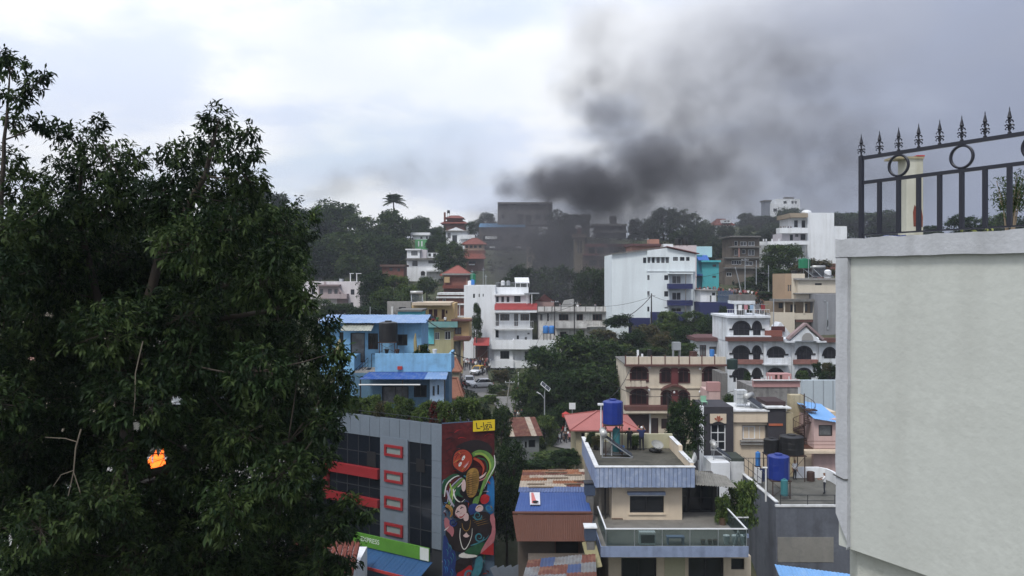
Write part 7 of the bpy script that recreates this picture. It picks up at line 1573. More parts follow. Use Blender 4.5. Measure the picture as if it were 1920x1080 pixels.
def far_houses():
 # brown concrete block on the right slope
 b = Bld('building', 'unplastered brown concrete apartment block on the right slope', 'building', 1358, 184, -6)
 bc = M('raw_brown_concrete', (.17, .145, .12), .95, .2, .5, streak=.5, blotch=.4, dirt=(.06, .05, .045))
 b.block(1373, 446, 1424, 484, 9, bc, [(1377, 452, 1383, 461, 1, 1), (1388, 453, 1400, 461), (1403, 453, 1415, 461), (1377, 468, 1384, 479), (1391, 468, 1398, 476, 1, 1), (1403, 468, 1415, 479)], zb=None, fm=WFRAME); b.block(1360, 484, 1424, 560, 9, bc, [(1372, 488, 1390, 496, 4, 1), (1397, 490, 1412, 498), (1362, 511, 1372, 518)], zb=0, off=-.4, fm=WFRAME, name='lower_wall')
 for y in (442, 461.5, 482, 501): b.slab(1369 if y < 480 else 1358, y, 1427, y+2.6, -1.3, 9 if y == 442 else -.002, CONC2, 'slab')
 b.slab(1385, 461, 1386.5, 484, -1.1, -.9, M('pink_column', (.45, .25, .22), .9, .1), 'column')
 # white stepped house with blank end wall
 w = Bld('house', 'white stepped house with curved balconies and a tall blank end wall', 'house', 1431, 188, 1)
 w.block(1514, 399, 1564, 494, 9, WHITE, zb=0, off=-.6); w.block(1564.1, 424, 1588, 494, 8, WHITE, zb=0, off=-.3, name='low_end_wall')
 w.block(1483, 405, 1514, 430, 8, WHITE, [(1489, 413, 1496, 426, 1, 1), (1503, 413, 1510, 427, 1, 1)], off=.6, zb=None, name='top_storey'); w.slab(1482, 399.5, 1515, 407.5, -1.6, 8, M('tan_roof_slab', (.33, .27, .2), .85, .1), 'roof_slab')
 w.block(1467, 437, 1514, 453, 7, M('lilac_white', (.55, .52, .55), .85, .08), [(1481, 440, 1487, 451, 1, 1), (1491, 439, 1497, 444, 1, 1), (1501, 439, 1512, 450)], off=.6, zb=None, name='middle_storey'); w.block(1436, 459, 1514, 500, 7, WHITE, [(1499, 464, 1504, 478, 1, 1)], off=.6, zb=0, name='lower_storey')
 w.balcony(1462, 427, 1515, 437, 2.6, WHITE, off=.6)
 u0, u1, z0, z1 = w.rect(1431, 452, 1515, 459, -2.4); um = (u0+u1)/2
 pts = [(u0+(u1-u0)*i/14, .5-3.6*sin(pi*min(1, i/10)*.5)*1.0) for i in range(15)]
 mb = MB()
 for i in range(14): mb.bar((*pts[i], (z0+z1)/2), (*pts[i+1], (z0+z1)/2), .2, z1-z0)
 mb.prism([(u1, .6)]+[(u0, .6)]+pts, z0, z0+.15); mb.build('balcony', WHITE, w.root)
 for x in (1433, 1438, 1449, 1462): q = w.rect(x, 447.5, x+2, 452, -2); MB().box(q[0], q[1], -1.2, -.9, q[2], q[3]).build('pillar', WHITE, w.root)
 MB().lathe([(1.15, 0), (1.2, .35), (.9, .7), (.4, .85), (.02, .9)], 14, (w.uv(1518, 399)[0], 2, w.uv(1518, 399)[1])).build('roof_dome', WFRAME, w.root)
 for k, (px, s) in enumerate(((1464, 'black'), (1472, 'black'), (1478, 'navy blue'), (1483, 'black'), (1469, 'grey'))): p = P(px, 430, 187); person((p.x, p.y, CAMZ+1+w.uv(1480, 437, -2)[1]+.15), s, 'person in %s on the upper curved balcony of the white stepped house' % s, 'stand', k, 'people on the stepped house balcony', hgt=1.7)
 bk = Bld('wall', 'brown brick wall below the blank end wall of the white stepped house', 'wall', 1520, 176, -3); bk.block(1524, 494, 1600, 520, .5, BRICK, zb=0)
 # hazy white block with a lift tower on the far ridge
 x = Bld('building', 'hazy white block with a grey lift tower on the far ridge', 'building', 1433, 340, 18)
 x.block(1445, 382, 1500, 420, 12, WHITE, [(1450, 391, 1457, 397, 2, 1), (1460, 394, 1464, 399, 1, 1)], zb=0); x.block(1455, 373, 1500, 382, 12, WHITE, [(1469, 377, 1475, 382), (1484, 377, 1488, 382), (1490, 377, 1494, 382)], zb=None, name='upper_wall', off=.4)
 for u_, h in ((1480, 1.2), (1489, 1.2)): q = x.uv(u_, 373); MB().box(q[0]-1, q[0]+1, 3, 5, q[1], q[1]+h).build('roof_box', CONC2, x.root)
 x.block(1434, 376, 1445, 420, 5, M('grey_tower', (.22, .24, .28), .8, .12), zb=0, off=1, name='lift_tower'); x.slab(1432.5, 375, 1447, 377.5, .5, 6.5, CONC2, 'tower_cap')
 # red roof house on the right ridge
 r = Bld('house', 'white house with a red hipped roof on the right ridge', 'house', 1336, 318, 15)
 q = r.block(1340, 422, 1374, 445, 9, WHITE, [(1345, 424, 1350, 430), (1366, 424, 1371, 431)], zb=0); r.hip(q[0], q[1], 0, 9, q[3], 2.9, .8, TILE, ridge=.35); r.block(1354, 412, 1371, 418, 3, WHITE, [(1358, 413.5, 1362, 416), (1364, 413.5, 1368, 416)], off=-1.2, zb=None, name='dormer'); r.balcony(1357, 430, 1380, 436, 1.5, WHITE)
 # left: white modern house
 c = Bld('house', 'white two storey modern house with a pinkish balcony bay, behind the big tree', 'house', 568, 164, -13)
 wm = M('warm_white_paint', (.66, .62, .63), .8, .06, .5, streak=.25)
 c.block(568, 528, 692, 600, 9, wm, [(584, 542, 591, 552), (657.5, 542.5, 664.5, 552.5), (675, 538, 684, 577, 1, 3), (657.5, 567, 662.5, 576.5, 1, 1), (584, 565, 591, 575)], zb=0)
 pk = M('mauve_plaster', (.40, .33, .33), .85, .1, .8, streak=.3)
 c.block(597, 537, 636, 560, 1.0, pk, [(599, 542, 606, 552), (615, 542, 622, 552), (627, 542, 633, 552)], off=-1.0, zb=None, name='bay'); c.slab(595, 533.5, 636, 537, -1.8, -.002, M('mauve_dark', (.22, .17, .17), .85, .1), 'bay_roof'); c.balcony(612, 551, 650, 560, 2.2, pk); c.slab(607, 528, 611, 534, -1.4, -1.0, pk, 'chimney')
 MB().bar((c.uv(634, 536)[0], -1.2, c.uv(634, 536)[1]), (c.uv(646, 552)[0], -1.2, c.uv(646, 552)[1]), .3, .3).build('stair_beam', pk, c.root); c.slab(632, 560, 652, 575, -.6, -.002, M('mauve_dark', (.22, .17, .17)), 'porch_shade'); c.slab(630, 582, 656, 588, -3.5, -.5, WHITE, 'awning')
 for px in (657, 669): c_ = thing('roof_post', ('left', 'right')[px > 660]+' thin white post on the modern house roof', 'post', P(px, 528, 166)); MB().tube([(0, 0, 0), (0, 0, 1.7)], .09, 5).build('shaft', WFRAME, c_); MB().box(-.2, .7 if px < 660 else 1.0, -.1, .1, 1.7, 1.82).build('arm', WFRAME, c_)
 # small houses up the left slope
 for args in (
  ('small white house with a row of windows and a mast peeping between leaves', 'house', 466, 250, 3, (470, 461, 503, 490), 7, WHITE, [(472, 463.5, 475, 469, 1, 1), (477, 463.5, 482, 469), (486, 463.5, 492, 469), (495, 463.5, 501, 469)], None),
  ('brick hut with a flat brown roof below the dark woods', 'hut', 714, 208, -4, (716, 500, 757, 530), 6, BRICK, [(730, 502, 736, 508, 1, 1), (745, 503, 750, 509, 1, 1)], (712, 496, 760, 500, M('brown_roof', (.12, .075, .06), .9, .2))),
  ('cream and green house with a white roof edge high on the left slope', 'house', 770, 258, 4, (775, 441, 804, 449), 7, WHITE, [(788, 443.5, 792, 448, 1, 1), (799, 443, 802, 448, 1, 1)], (770, 436, 806, 441, WHITE)),
  ('ruined cream house half hidden in the smoke', 'house', 984, 228, -2, (988, 462, 1020, 510), 6, M('dirty_cream', (.48, .42, .32), .9, .2, .6, streak=.8, blotch=.6, dirt=(.1, .09, .08)), [(999, 466, 1006, 474), (990, 482, 996, 492), (1008, 480, 1014, 488)], (986, 459, 1022, 462, CONC2)),
  ):
  lab, cat, px, Y, base, rc, d, mat, wins, roof = args
  h = Bld('house', lab, cat, px, Y, base); h.block(*rc, d, mat, wins, zb=None if 'green' in lab else 0)
  if roof: h.slab(*roof[:4], -.8, d+.4, roof[4], 'roof')
  if 'green' in lab: h.block(778, 449.2, 801, 475, 6, M('leaf_green_paint', (.12, .36, .16), .8, .12), off=-.3, zb=0, name='lower_wall'); h.slab(784, 452, 786, 462, -.4, -.31, WHITE, 'trim'); h.slab(790, 452, 792, 462, -.4, -.31, WHITE, 'trim')
  if 'mast' in lab: MB().box(h.uv(466, 461)[0], h.uv(469, 461)[0], 0, .5, h.uv(466, 461)[1]-3, h.uv(466, 446)[1]).build('chimney', WHITE, h.root); MB().tube([(h.uv(469, 444)[0], 0, h.uv(469, 444)[1]), (h.uv(483, 459)[0], 0, h.uv(483, 459)[1])], .08, 5).build('stay', STEEL, h.root); MB().box(h.uv(466, 461)[0], h.uv(505, 461)[0], -.6, 7, h.uv(470, 461)[1], h.uv(470, 459.5)[1]).build('roof', WHITE, h.root)
 g = Bld('shed', 'long pale green sheet roof shed high on the left slope', 'shed', 512, 292, 12); g.block(520, 440, 556, 452, 6, CONC, zb=0); q = g.rect(510, 433, 558, 440, -1)
 for i in range(6): x0 = q[0]+(q[1]-q[0])*i/6; corr((x0, 4, q[3]+.2), (x0+(q[1]-q[0])/6, 4, q[3]+.2), (x0+(q[1]-q[0])/6, -1, q[2]), (x0, -1, q[2]), 3, .03).build('roof_sheet', M('pale_green_sheet', (.4, .52, .46), .6, .15) if i > 2 else M('teal_sheet', (.16, .28, .26), .6, .15), g.root)
 f = Bld('house', 'white house with a small turret and arched gate left of the red hipped roof', 'house', 762, 218, -4)
 f.block(763, 469, 787, 484, 6, WHITE, [(771, 471, 783, 479, 2, 1)], zb=None, off=-.3); f.block(763, 487, 821, 515, 7, WHITE, [(773, 489, 783, 499, 3, 1), (803, 488, 816, 494, 3, 1)], zb=0, name='lower_wall'); f.block(801, 474, 821, 483, 5, WHITE, [(803, 475, 808, 481, 1, 1), (812, 475, 818, 481)], zb=None, off=1, name='upper_wall'); f.slab(761, 484, 822, 487, -1.2, 6, CONC2, 'slab'); f.slab(760, 466.5, 789, 469, -.8, 6, WHITE, 'roof')
 f.slab(788, 468, 800, 484, .5, 3, M('lilac_white', (.55, .52, .55)), 'turret'); f.slab(799, 506, 830, 509, -1.8, -.002, WHITE, 'porch_roof'); f.slab(800, 509, 826, 530, -.3, -.002, WHITE2, 'porch_wall'); arch_window(f, 789, 508, 797, 517, .5, WHITE, DARK, -.9, .3, 0, 1); f.slab(786, 508, 800, 519, -.88, -.6, WHITE, 'gate_wall')
 # brick pagoda roofed house with a black tank on the skyline
 g = Bld('house', 'brick house with tiered red roof and a black tank on the skyline', 'house', 828, 300, 13)
 q = g.block(832, 419, 872, 445, 9, BRICK, zb=0); g.hip(q[0], q[1], 0, 9, q[3], 1.5, 1.2, TILE, ridge=.5); q = g.block(838, 409, 866, 414, 6, BRICK, off=1.5, zb=None, name='upper_wall'); g.hip(q[0], q[1], 1.5, 7.5, q[3], 1.2, .9, TILE, ridge=.4, name='upper_roof'); g.slab(832, 398, 835.5, 416, .5, 1.2, BRICK, 'chimney')
 water_tank(841, 394, 399.5, 5.5, 299, BLACKP, 'black tank on legs above the brick house on the skyline', 2.0, 0, standlab='tapered stand of the black skyline tank')
 g = Bld('house', 'white gabled house under the brick skyline house', 'house', 834, 268, 5)
 g.block(836, 433, 876, 470, 7, WHITE, [(848, 441, 857, 455, 1, 2), (839, 437, 845, 447, 1, 1)], zb=0); u0, u1, z0, z1 = g.rect(838, 426, 872, 433); MB().plate([(u0, z0+.05), (u1, z0+.05), ((u0+u1)/2, z1)], -.3, 7).build('gable', WHITE, g.root); g.slab(834, 432, 878, 433.6, -.9, 7, CONC, 'roof_slab'); g.balcony(862, 440, 890, 448, 1.5, WHITE); g.slab(852, 455, 872, 470, -2, -.002, WHITE, 'porch_wall')
 g = Bld('house', 'tiered red tile roofed house with a row of windows beside the smoke', 'house', 866, 232, -1)
 q = g.block(871, 458, 907, 469, 7, M('pale_peach_wall', (.55, .40, .30), .85, .1), [(873, 460, 878, 465, 1, 1), (880.5, 460, 886, 465, 1, 1), (888.5, 460, 894, 465, 1, 1), (898, 460, 903, 465, 1, 1)], zb=None); g.hip(q[0], q[1], 0, 7, q[3], 2.0, 1.0, TILE, ridge=.2); q2 = g.rect(868, 475, 912, 485)
 g.block(873, 484, 907, 520, 6, M('shadow_brick_wall', (.16, .09, .07), .9, .2), [(879, 490, 892, 494)], zb=0, off=.3, name='lower_wall'); mb = MB().add([(q2[0], -2.4, q2[2]), (q2[1], -2.4, q2[2]), (q2[1]-.8, -.002, q2[3]), (q2[0]+.8, -.002, q2[3]), (q2[0], -2.4, q2[2]-.15), (q2[1], -2.4, q2[2]-.15), (q2[1]-.8, -.002, q2[2]-.15), (q2[0]+.8, -.002, q2[2]-.15)], [(0, 1, 2, 3), (0, 4, 5, 1), (0, 3, 7, 4), (1, 5, 6, 2), (4, 7, 6, 5)]); mb.build('lower_roof', TILE, g.root)
 g.slab(870, 469.2, 910, 475.5, -.1, 5, BRICK, 'band_wall'); g.slab(879, 495, 890, 497, -.6, .29, WHITE, 'sill')
 g = Bld('house', 'brick house with a wide red hipped roof behind the blank white block', 'house', 828, 184, -9)
 q = g.block(832, 516, 880, 560, 8, M('rose_brick_wall', (.25, .105, .08), .9, .2, 1), zb=0); g.hip(q[0], q[1], 0, 8, q[3], 2.35, .9, M('terracotta_sheet_roof', (.27, .08, .062), .7, .12, 1, streak=.2), ridge=.05); g.slab(829, 512.5, 883, 515.8, -1.05, -.5, CONC, 'gutter'); g.slab(830, 535, 878, 541, -1.4, -.002, TILE, 'lower_eave'); g.slab(833, 519, 843, 530, -.9, -.2, M('straw_drum', (.45, .32, .17), .8, .1), 'drum'); g.slab(874, 520, 876.5, 536, -.3, -.002, M('pale_brick_pier', (.4, .22, .17), .9, .1), 'pier')
 # burnt building with the blue roof strip, in the smoke
 o = Bld('building', 'burnt grey concrete building with a blue roof strip, wrapped in smoke', 'building', 898, 286, 0)
 bc2 = M('sooty_concrete', (.14, .13, .125), .95, .25, .4, streak=.6, blotch=.5, dirt=(.03, .03, .03))
 o.block(933, 385, 1036, 421, 14, bc2, [(970, 401, 981, 420, 1, 1), (985, 403, 997, 421, 1, 1), (940, 402, 946, 410, 1, 1), (1004, 402, 1014, 412), (1020, 402, 1030, 414)], zb=None, fm=CONC2, gm=DARK); o.slab(933, 379, 1036, 382, -1.5, 14, bc2, 'roof_slab')
 for px in (935, 952, 970, 990, 1010, 1030): o.slab(px, 382, px+3, 385, -1, -.2, bc2, 'column')
 for k, (px, h) in enumerate(((1027, 374), (1034, 377), (1024, 377))): o.slab(px, h, px+1.6, 395, -1.2, -.8, bc2, 'rebar_column')
 o.block(898, 425, 1010, 500, 16, bc2, [(905, 441, 920, 452), (930, 441, 944, 452), (960, 440, 974, 452), (985, 436, 1004, 455), (905, 462, 925, 472), (940, 462, 965, 474)], zb=0, off=-2.5, fm=CONC2, gm=DARK, name='lower_wall')
 q = o.rect(898, 419, 985, 426, -4)
 for i in range(8): x0 = q[0]+(q[1]-q[0])*i/8; corr((x0, 2.4, q[3]+.5), (x0+(q[1]-q[0])/8, 2.4, q[3]+.5), (x0+(q[1]-q[0])/8, -4, q[2]), (x0, -4, q[2]), 3, .03).build('roof_sheet', M('blue_sheet_far', (.06, .17, .30), .6, .12), o.root)
 o.slab(910, 443, 932, 448, -4.4, -2.5, WHITE2, 'white_ledge'); o.slab(918, 462, 928, 465, -4, -2.5, WHITE2, 'white_sill'); o.slab(968, 462, 977, 465, -4, -2.5, WHITE2, 'white_sill')
 # cream tower house with red roofs, in the smoke
 k = Bld('house', 'cream tower house with red roof strips behind the smoke', 'house', 1076, 238, -4)
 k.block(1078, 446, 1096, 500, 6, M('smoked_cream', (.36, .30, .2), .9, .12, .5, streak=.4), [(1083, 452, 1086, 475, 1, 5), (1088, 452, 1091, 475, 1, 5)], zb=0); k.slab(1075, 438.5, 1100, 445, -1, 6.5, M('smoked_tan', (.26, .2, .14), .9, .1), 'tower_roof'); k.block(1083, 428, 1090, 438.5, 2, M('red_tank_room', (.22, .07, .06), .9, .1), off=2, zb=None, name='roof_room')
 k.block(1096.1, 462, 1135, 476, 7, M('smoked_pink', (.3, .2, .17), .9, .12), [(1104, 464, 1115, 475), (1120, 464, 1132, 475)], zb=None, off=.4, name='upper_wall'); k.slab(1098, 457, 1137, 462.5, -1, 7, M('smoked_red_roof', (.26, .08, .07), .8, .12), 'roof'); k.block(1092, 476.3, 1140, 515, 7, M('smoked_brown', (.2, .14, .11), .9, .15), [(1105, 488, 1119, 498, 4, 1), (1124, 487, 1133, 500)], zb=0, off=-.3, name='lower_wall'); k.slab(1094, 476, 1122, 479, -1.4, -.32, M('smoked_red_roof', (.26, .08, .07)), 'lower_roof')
 MB().lathe([(1.0, 0), (1.1, .6), (.6, 1.1), (.05, 1.2)], 12, (k.uv(1086, 428)[0], 3, k.uv(1086, 428)[1])).build('tank', WFRAME, k.root)
 m = Bld('building', 'flat unfinished concrete building on the skyline right of the dark smoke', 'building', 1108, 292, 7)
 m.block(1118, 423, 1174, 462, 10, bc2, [(1124, 426, 1134, 434), (1142, 426, 1152, 434), (1160, 426, 1168, 434)], zb=0, fm=CONC2, gm=DARK); m.slab(1112, 419.5, 1176, 423, -2.5, 10, CONC, 'roof_slab'); m.block(1145, 405, 1156, 419, 4, bc2, zb=None, off=3, name='stair_room'); m.slab(1112, 432, 1176, 436, -2, -.002, CONC2, 'slab'); m.slab(1060, 402, 1108, 412, 4, 9, bc2, 'low_roof'); MB().box(m.uv(1062, 402, 4)[0], m.uv(1106, 402, 4)[0], 4.5, 8.5, 0, m.uv(1062, 412, 4)[1]-.01).build('low_wall', bc2, m.root)
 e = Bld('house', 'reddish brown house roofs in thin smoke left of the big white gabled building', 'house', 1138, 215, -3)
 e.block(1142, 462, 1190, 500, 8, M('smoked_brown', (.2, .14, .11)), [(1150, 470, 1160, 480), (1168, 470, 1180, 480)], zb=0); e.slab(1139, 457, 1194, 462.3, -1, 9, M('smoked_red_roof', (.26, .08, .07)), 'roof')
 # houses behind the big tree
 z = Bld('house', 'pale cream house glimpsed through holes in the big dark tree', 'house', 30, 60, -18)
 z.block(30, 560, 230, 720, 8, M('pale_cream_paint', (.6, .53, .42)), [(60, 600, 100, 640), (140, 600, 180, 640)], zb=0); z.slab(20, 664, 240, 682, -1.2, -.002, M('salmon_ledge', (.4, .24, .2), .8, .1), 'ledge'); z.slab(20, 552, 240, 560, -1, 9, WHITE2, 'roof_slab')
 z = Bld('house', 'small white house wall glimpsed above the flames through the big dark tree', 'house', 300, 50, -19)
 z.block(312, 735, 346, 775, 7, WHITE, zb=None); z.block(298, 775.3, 354, 900, 7, CONC2, off=-.05, zb=0, name='lower_wall'); z.slab(308, 728, 350, 735, -.8, 8, CONC, 'roof_slab')
 z = Bld('wall', 'white garden wall low behind the trunks of the big dark tree', 'wall', 0, 30, -20); z.block(-60, 985, 60, 1100, .4, WHITE2, zb=0)
far_houses()
# ================================================================ street: cars, lamp, poles, people
def car(loc, yaw, body, label, roof=None, rack=False):
 t = thing('car', label, 'car', loc, yaw); gl = M('car_glass', (.015, .018, .022), .08, .1, spec=.6); tyre = M('tyre_rubber', (.015, .015, .016), .8, .1); rim = M('wheel_rim', (.35, .36, .37), .4, .1, metal=.6)
 sec = [(-1.95, .42, .60, .70), (-1.80, .30, .74, .79), (-1.0, .26, .86, .83), (-.72, .26, .92, .84), (.6, .26, .92, .84), (1.3, .26, .95, .83), (1.75, .30, .90, .80), (1.9, .42, .68, .74)]   # y, z low, z belt, half width; front at -y
 V = []; FS = []; n = 8
 for y, a, c, w in sec: V += [(-w*.9, y, a), (-w, y, a+.12), (-w, y, c-.12), (-w*.93, y, c), (w*.93, y, c), (w, y, c-.12), (w, y, a+.12), (w*.9, y, a)]
 for i in range(len(sec)-1): FS += [(i*n+k, i*n+(k+1) % n, (i+1)*n+(k+1) % n, (i+1)*n+k) for k in range(n)]
 FS += [tuple(range(n)), tuple(range(len(V)-1, len(V)-n-1, -1))]
 MB().add(V, [f[::-1] for f in FS]).build('body', body, t, smooth=False)
 cab = [(-.95, .9, .76), (-.35, 1.42, .62), (1.15, 1.42, .62), (1.72, .93, .74)]
 V = [(s*w, y, z) for y, z, w in cab for s in (-1, 1)]
 MB().add(V, [(0, 1, 3, 2), (4, 5, 7, 6), (0, 2, 4, 6), (1, 7, 5, 3), (2, 3, 5, 4)]).build('windows', gl, t)
 rp = MB().add([(-.635, -.38, 1.415), (.635, -.38, 1.415), (.64, 1.18, 1.415), (-.64, 1.18, 1.415), (-.58, -.28, 1.47), (.58, -.28, 1.47), (.58, 1.08, 1.47), (-.58, 1.08, 1.47)], [(0, 3, 2, 1), (4, 5, 6, 7), (0, 1, 5, 4), (1, 2, 6, 5), (2, 3, 7, 6), (3, 0, 4, 7)])
 for s in (-1, 1):
  for a, b in (((.76, -.95, .9), (.63, -.36, 1.43)), ((.64, .45, .92), (.635, .42, 1.43)), ((.74, 1.72, .93), (.63, 1.16, 1.43))): rp.bar((s*a[0], a[1], a[2]), (s*b[0], b[1], b[2]), .07, .05)
 rp.build('roof', roof or body, t)
 wm = MB().lathe([(.12, -.09), (.30, -.09), (.31, -.06), (.31, .06), (.30, .09), (.12, .09)], 16).mesh('wheel'); wm.materials.append(tyre); rm = MB().lathe([(.19, -.095), (.2, .095)], 12).mesh('rim'); rm.materials.append(rim)
 for sx in (-.76, .76):
  for sy in (-1.2, 1.22):
   w = link('wheel', wm, None, t, (sx, sy, .31)); w.rotation_euler = (0, pi/2, 0); link('rim', rm, None, w)
  MB().box(sx*.78-.17, sx*.78+.17, -1.955, -1.80, .60, .74).build('headlight', M('headlight_lens', (.6, .62, .64), .15, .05), t)
  MB().box(sx*.95-.09, sx*.95+.09, 1.80, 1.90, .62, .8).build('tail_light', REDP, t)
 MB().box(-.5, .5, -1.965, -1.90, .42, .54).build('grille', DARK, t)
 return t
CARW = M('car_white_paint', (.72, .73, .75), .3, .03, spec=.5); CARY = M('taxi_yellow', (.62, .36, .04), .35, .05, spec=.5)
def street_life():
 p = P(880, 722, 130); car((p.x, p.y, CAMZ+road_z(p.x, p.y)), .10, CARW, 'white hatchback stopped on the street, lower of the two facing cars')
 p = P(896, 700, 138.5); car((p.x, p.y, CAMZ+road_z(p.x, p.y)), -.38, CARW, 'white taxi with a yellow roof on the crowded street', CARY)
 p = P(903, 730, 127); car((p.x, p.y, CAMZ+road_z(p.x, p.y)), -1.3, CARW, 'white car parked sideways behind the roof plants')
 # solar street lamp
 q = P(1021, 800, 93); t = thing('street_lamp', 'grey street lamp with a tilted solar panel among the trees', 'street lamp', (q.x, q.y, CAMZ+H(q.x, q.y)-.1)); h = PZ(736, 93)-H(q.x, q.y)
 MB().tube([(0, 0, 0), (0, 0, h)], [.10, .065], 8).build('pole', STEEL, t); MB().tube([(0, 0, h-.7), (-.35, 0, h-.2), (-.62, 0, h)], .045, 6).build('arm', STEEL, t); MB().obox(Matrix.Translation((-.72, 0, h+.05))@Matrix.Rotation(.5, 4, 'Y'), .5, .2, .09).build('lamp_head', WFRAME, t)
 m = Matrix.Translation((.12, -.1, h+.85))@Matrix.Rotation(.72, 4, 'Y')@Matrix.Rotation(.55, 4, 'X'); MB().obox(m, 1.25, .62, .05).build('solar_panel', SOLARP, t); fr = MB()
 for a, b in (((-.64, -.32), (.64, -.32)), ((-.64, .32), (.64, .32)), ((-.64, -.32), (-.64, .32)), ((.64, -.32), (.64, .32)), ((0, -.32), (0, .32))): fr.bar(m@Vector((a[0], a[1], -.0)), m@Vector((b[0], b[1], 0)), .05, .08)
 fr.build('panel_frame', WFRAME, t); MB().tube([(0, 0, h), (.1, -.1, h+.8)], .05, 6).build('bracket', STEEL, t)
 p1 = pole(946, 712, 790, 108, .11, 'leaning concrete pole beside the lower street', lean=.75); p2 = pole(972, 698, 745, 118, .13, 'thick white concrete post by the slope under the white house', mat=WHITE2, arm=False)
 p3 = pole(1221.5, 550, 606, 133, .13, 'dark electricity pole in front of the big white gabled building', mat=M('dark_post', (.03, .025, .025))); p4 = pole(694, 575, 600, 110, .09, 'thin grey lamp post behind the blue tin roof', mat=STEEL, arm=False)
 p5 = pole(1040, 562, 625, 145, .12, 'dark pole in front of the left end of the long white house', mat=MATS['dark_post']); p6 = pole(1077, 565, 625, 144, .12, 'dark pole in front of the middle of the long white house', mat=MATS['dark_post'])
 for k, (px, y0, y1, Y) in enumerate(((1397, 484, 540, 150), (1418, 488, 530, 155), (1390, 500, 545, 148), (1441, 497, 545, 150))): pole(px, y0, y1, Y, .10, ('tallest', 'middle', 'leaning left', 'rightmost')[k]+' pale pole beside the crowded hillside road', mat=STEEL, lean=(-1.2 if k == 2 else 0), arm=(k == 0))
 top = lambda px, y, Y: P(px, y, Y)
 wire(top(1222, 554, 133), top(1144, 604, 134), 1.0, 'thick sagging cable from the electricity pole down to the left', .06); wire(top(1222, 554, 133), top(1300, 566, 138), .6, 'cable from the electricity pole to the navy balconies', .03); wire(top(1222, 556, 133), top(1077, 570, 144), 1.0, 'cable between the electricity pole and the long white house', .03); wire(top(1040, 566, 145), top(1077, 568, 144), .4, 'short cable between the two dark poles', .03); wire(top(1040, 566, 145), top(950, 716, 108), 2.0, 'long cable down to the leaning street pole', .025); wire(top(950, 716, 108), top(885, 640, 130), 1.5, 'cable from the leaning pole up the street', .025)
 # people
 rng = random.Random(31); pose = ('stand', 'walk', 'stand', 'raise')
 names = list(SHIRTS); 
 for k, (px, Y) in enumerate([(861, 146), (865, 143), (869, 147), (872, 141), (876, 146), (879, 143.5), (883, 147), (886, 145), (890, 148), (893, 146), (897, 149), (901, 147), (905, 149), (909, 147), (913, 149), (866, 137), (862, 134), (858, 136), (909, 141), (914, 143), (864, 139), (868, 141), (874, 144), (881, 141), (887, 143), (892, 142), (900, 144), (906, 145), (911, 146), (867, 128), (888, 131), (913, 138), (918, 141), (905, 137)]):
  p = P(px, 690, Y); s = ('grey', 'black', 'white', 'black', 'pink', 'white', 'navy blue', 'black', 'dark red', 'grey')[k % 10]
  person((p.x, p.y, CAMZ+road_z(p.x, p.y)), s, 'person in %s in the crowd behind the street cars' % s, pose[k % 4], rng.uniform(-3, 3), 'crowd on the street behind the cars', hgt=rng.uniform(1.58, 1.76))
 for k, (px, Y, s) in enumerate([(862, 128, 'black'), (866, 131, 'white'), (859, 132, 'grey'), (871, 126, 'black')]):
  p = P(px, 715, Y); x, y = p.x, p.y; zz = CAMZ+road_z(x, y)
  person((x, y, zz+.28), s, ('person in black on the left motorbike', 'rider in white on a motorbike by the white hatchback', 'rider in grey on the rear motorbike', 'rider in black on the front motorbike')[k], 'sit', .2*k, hgt=1.68, base=.42)
  t = thing('motorbike', ('left motorbike beside the orange gate roofs', 'motorbike ridden by a person in white by the hatchback', 'rear motorbike among the street crowd', 'front motorbike just left of the white hatchback')[k], 'motorbike', (x, y, zz), .2*k)
  MB().tube([(0, -.6, .55), (0, -.1, .62), (0, .35, .78), (0, .7, .72)], [.08, .16, .15, .06], 8).build('body', REDP if k % 2 else DFRAME, t); MB().bar((-.32, -.5, 1.0), (.32, -.5, 1.0), .04).bar((0, -.62, .3), (0, -.48, 1.0), .06).build('handlebar', STEEL, t)
  wm = MB().lathe([(.2, -.05), (.3, -.04), (.3, .04), (.2, .05)], 14).mesh('wheel'); wm.materials.append(BLACKP)
  for yy in (-.65, .62): w = link('wheel', wm, None, t, (0, yy, .3)); w.rotation_euler = (0, pi/2, 0)
 for k, (px, Y, s, po) in enumerate([(948, 101, 'black', 'stand'), (957, 102, 'grey', 'sit'), (966, 104, 'black', 'sit'), (972, 104, 'white', 'sit'), (978, 103, 'navy blue', 'stand'), (969, 116, 'red', 'walk')]):
  p = P(px, 800, Y); z = CAMZ+road_z(p.x, p.y); person((p.x, p.y, z), s, ('person in black at the left edge of the lower street', 'person in grey sitting on the lower street edge', 'person in black sitting on the lower street edge', 'person in white sitting on the lower street edge', 'person in dark blue standing on the lower street', 'person in red walking up the lower street')[k], po, rng.uniform(-1, 1), hgt=1.68, base=(.42 if po == 'sit' else 0))
 for k, (px, Y, s, po) in enumerate([(1040, 93, 'white', 'stand'), (1045, 94, 'black', 'stand'), (1049, 93, 'white', 'walk'), (1053, 95, 'black', 'stand'), (1057, 94, 'grey', 'stand'), (1061, 93, 'black', 'walk'), (1065, 95, 'white', 'stand'), (1068, 93.5, 'pink', 'stand'), (1073, 94, 'dark red', 'stand'), (1077, 95, 'pink', 'stand'), (1060, 97, 'white', 'raise'), (1055, 97.5, 'red', 'raise')]):
  p = P(px, 825, Y); person((p.x, p.y, CAMZ+H(p.x, p.y)+.05), s, 'person in %s in the group beside the salmon pyramid roof' % s, po, rng.uniform(-3, 3), 'people gathered beside the salmon roof', hgt=rng.uniform(1.6, 1.75), cap=CLOTH['white'] if k in (0, 2, 10) else None)
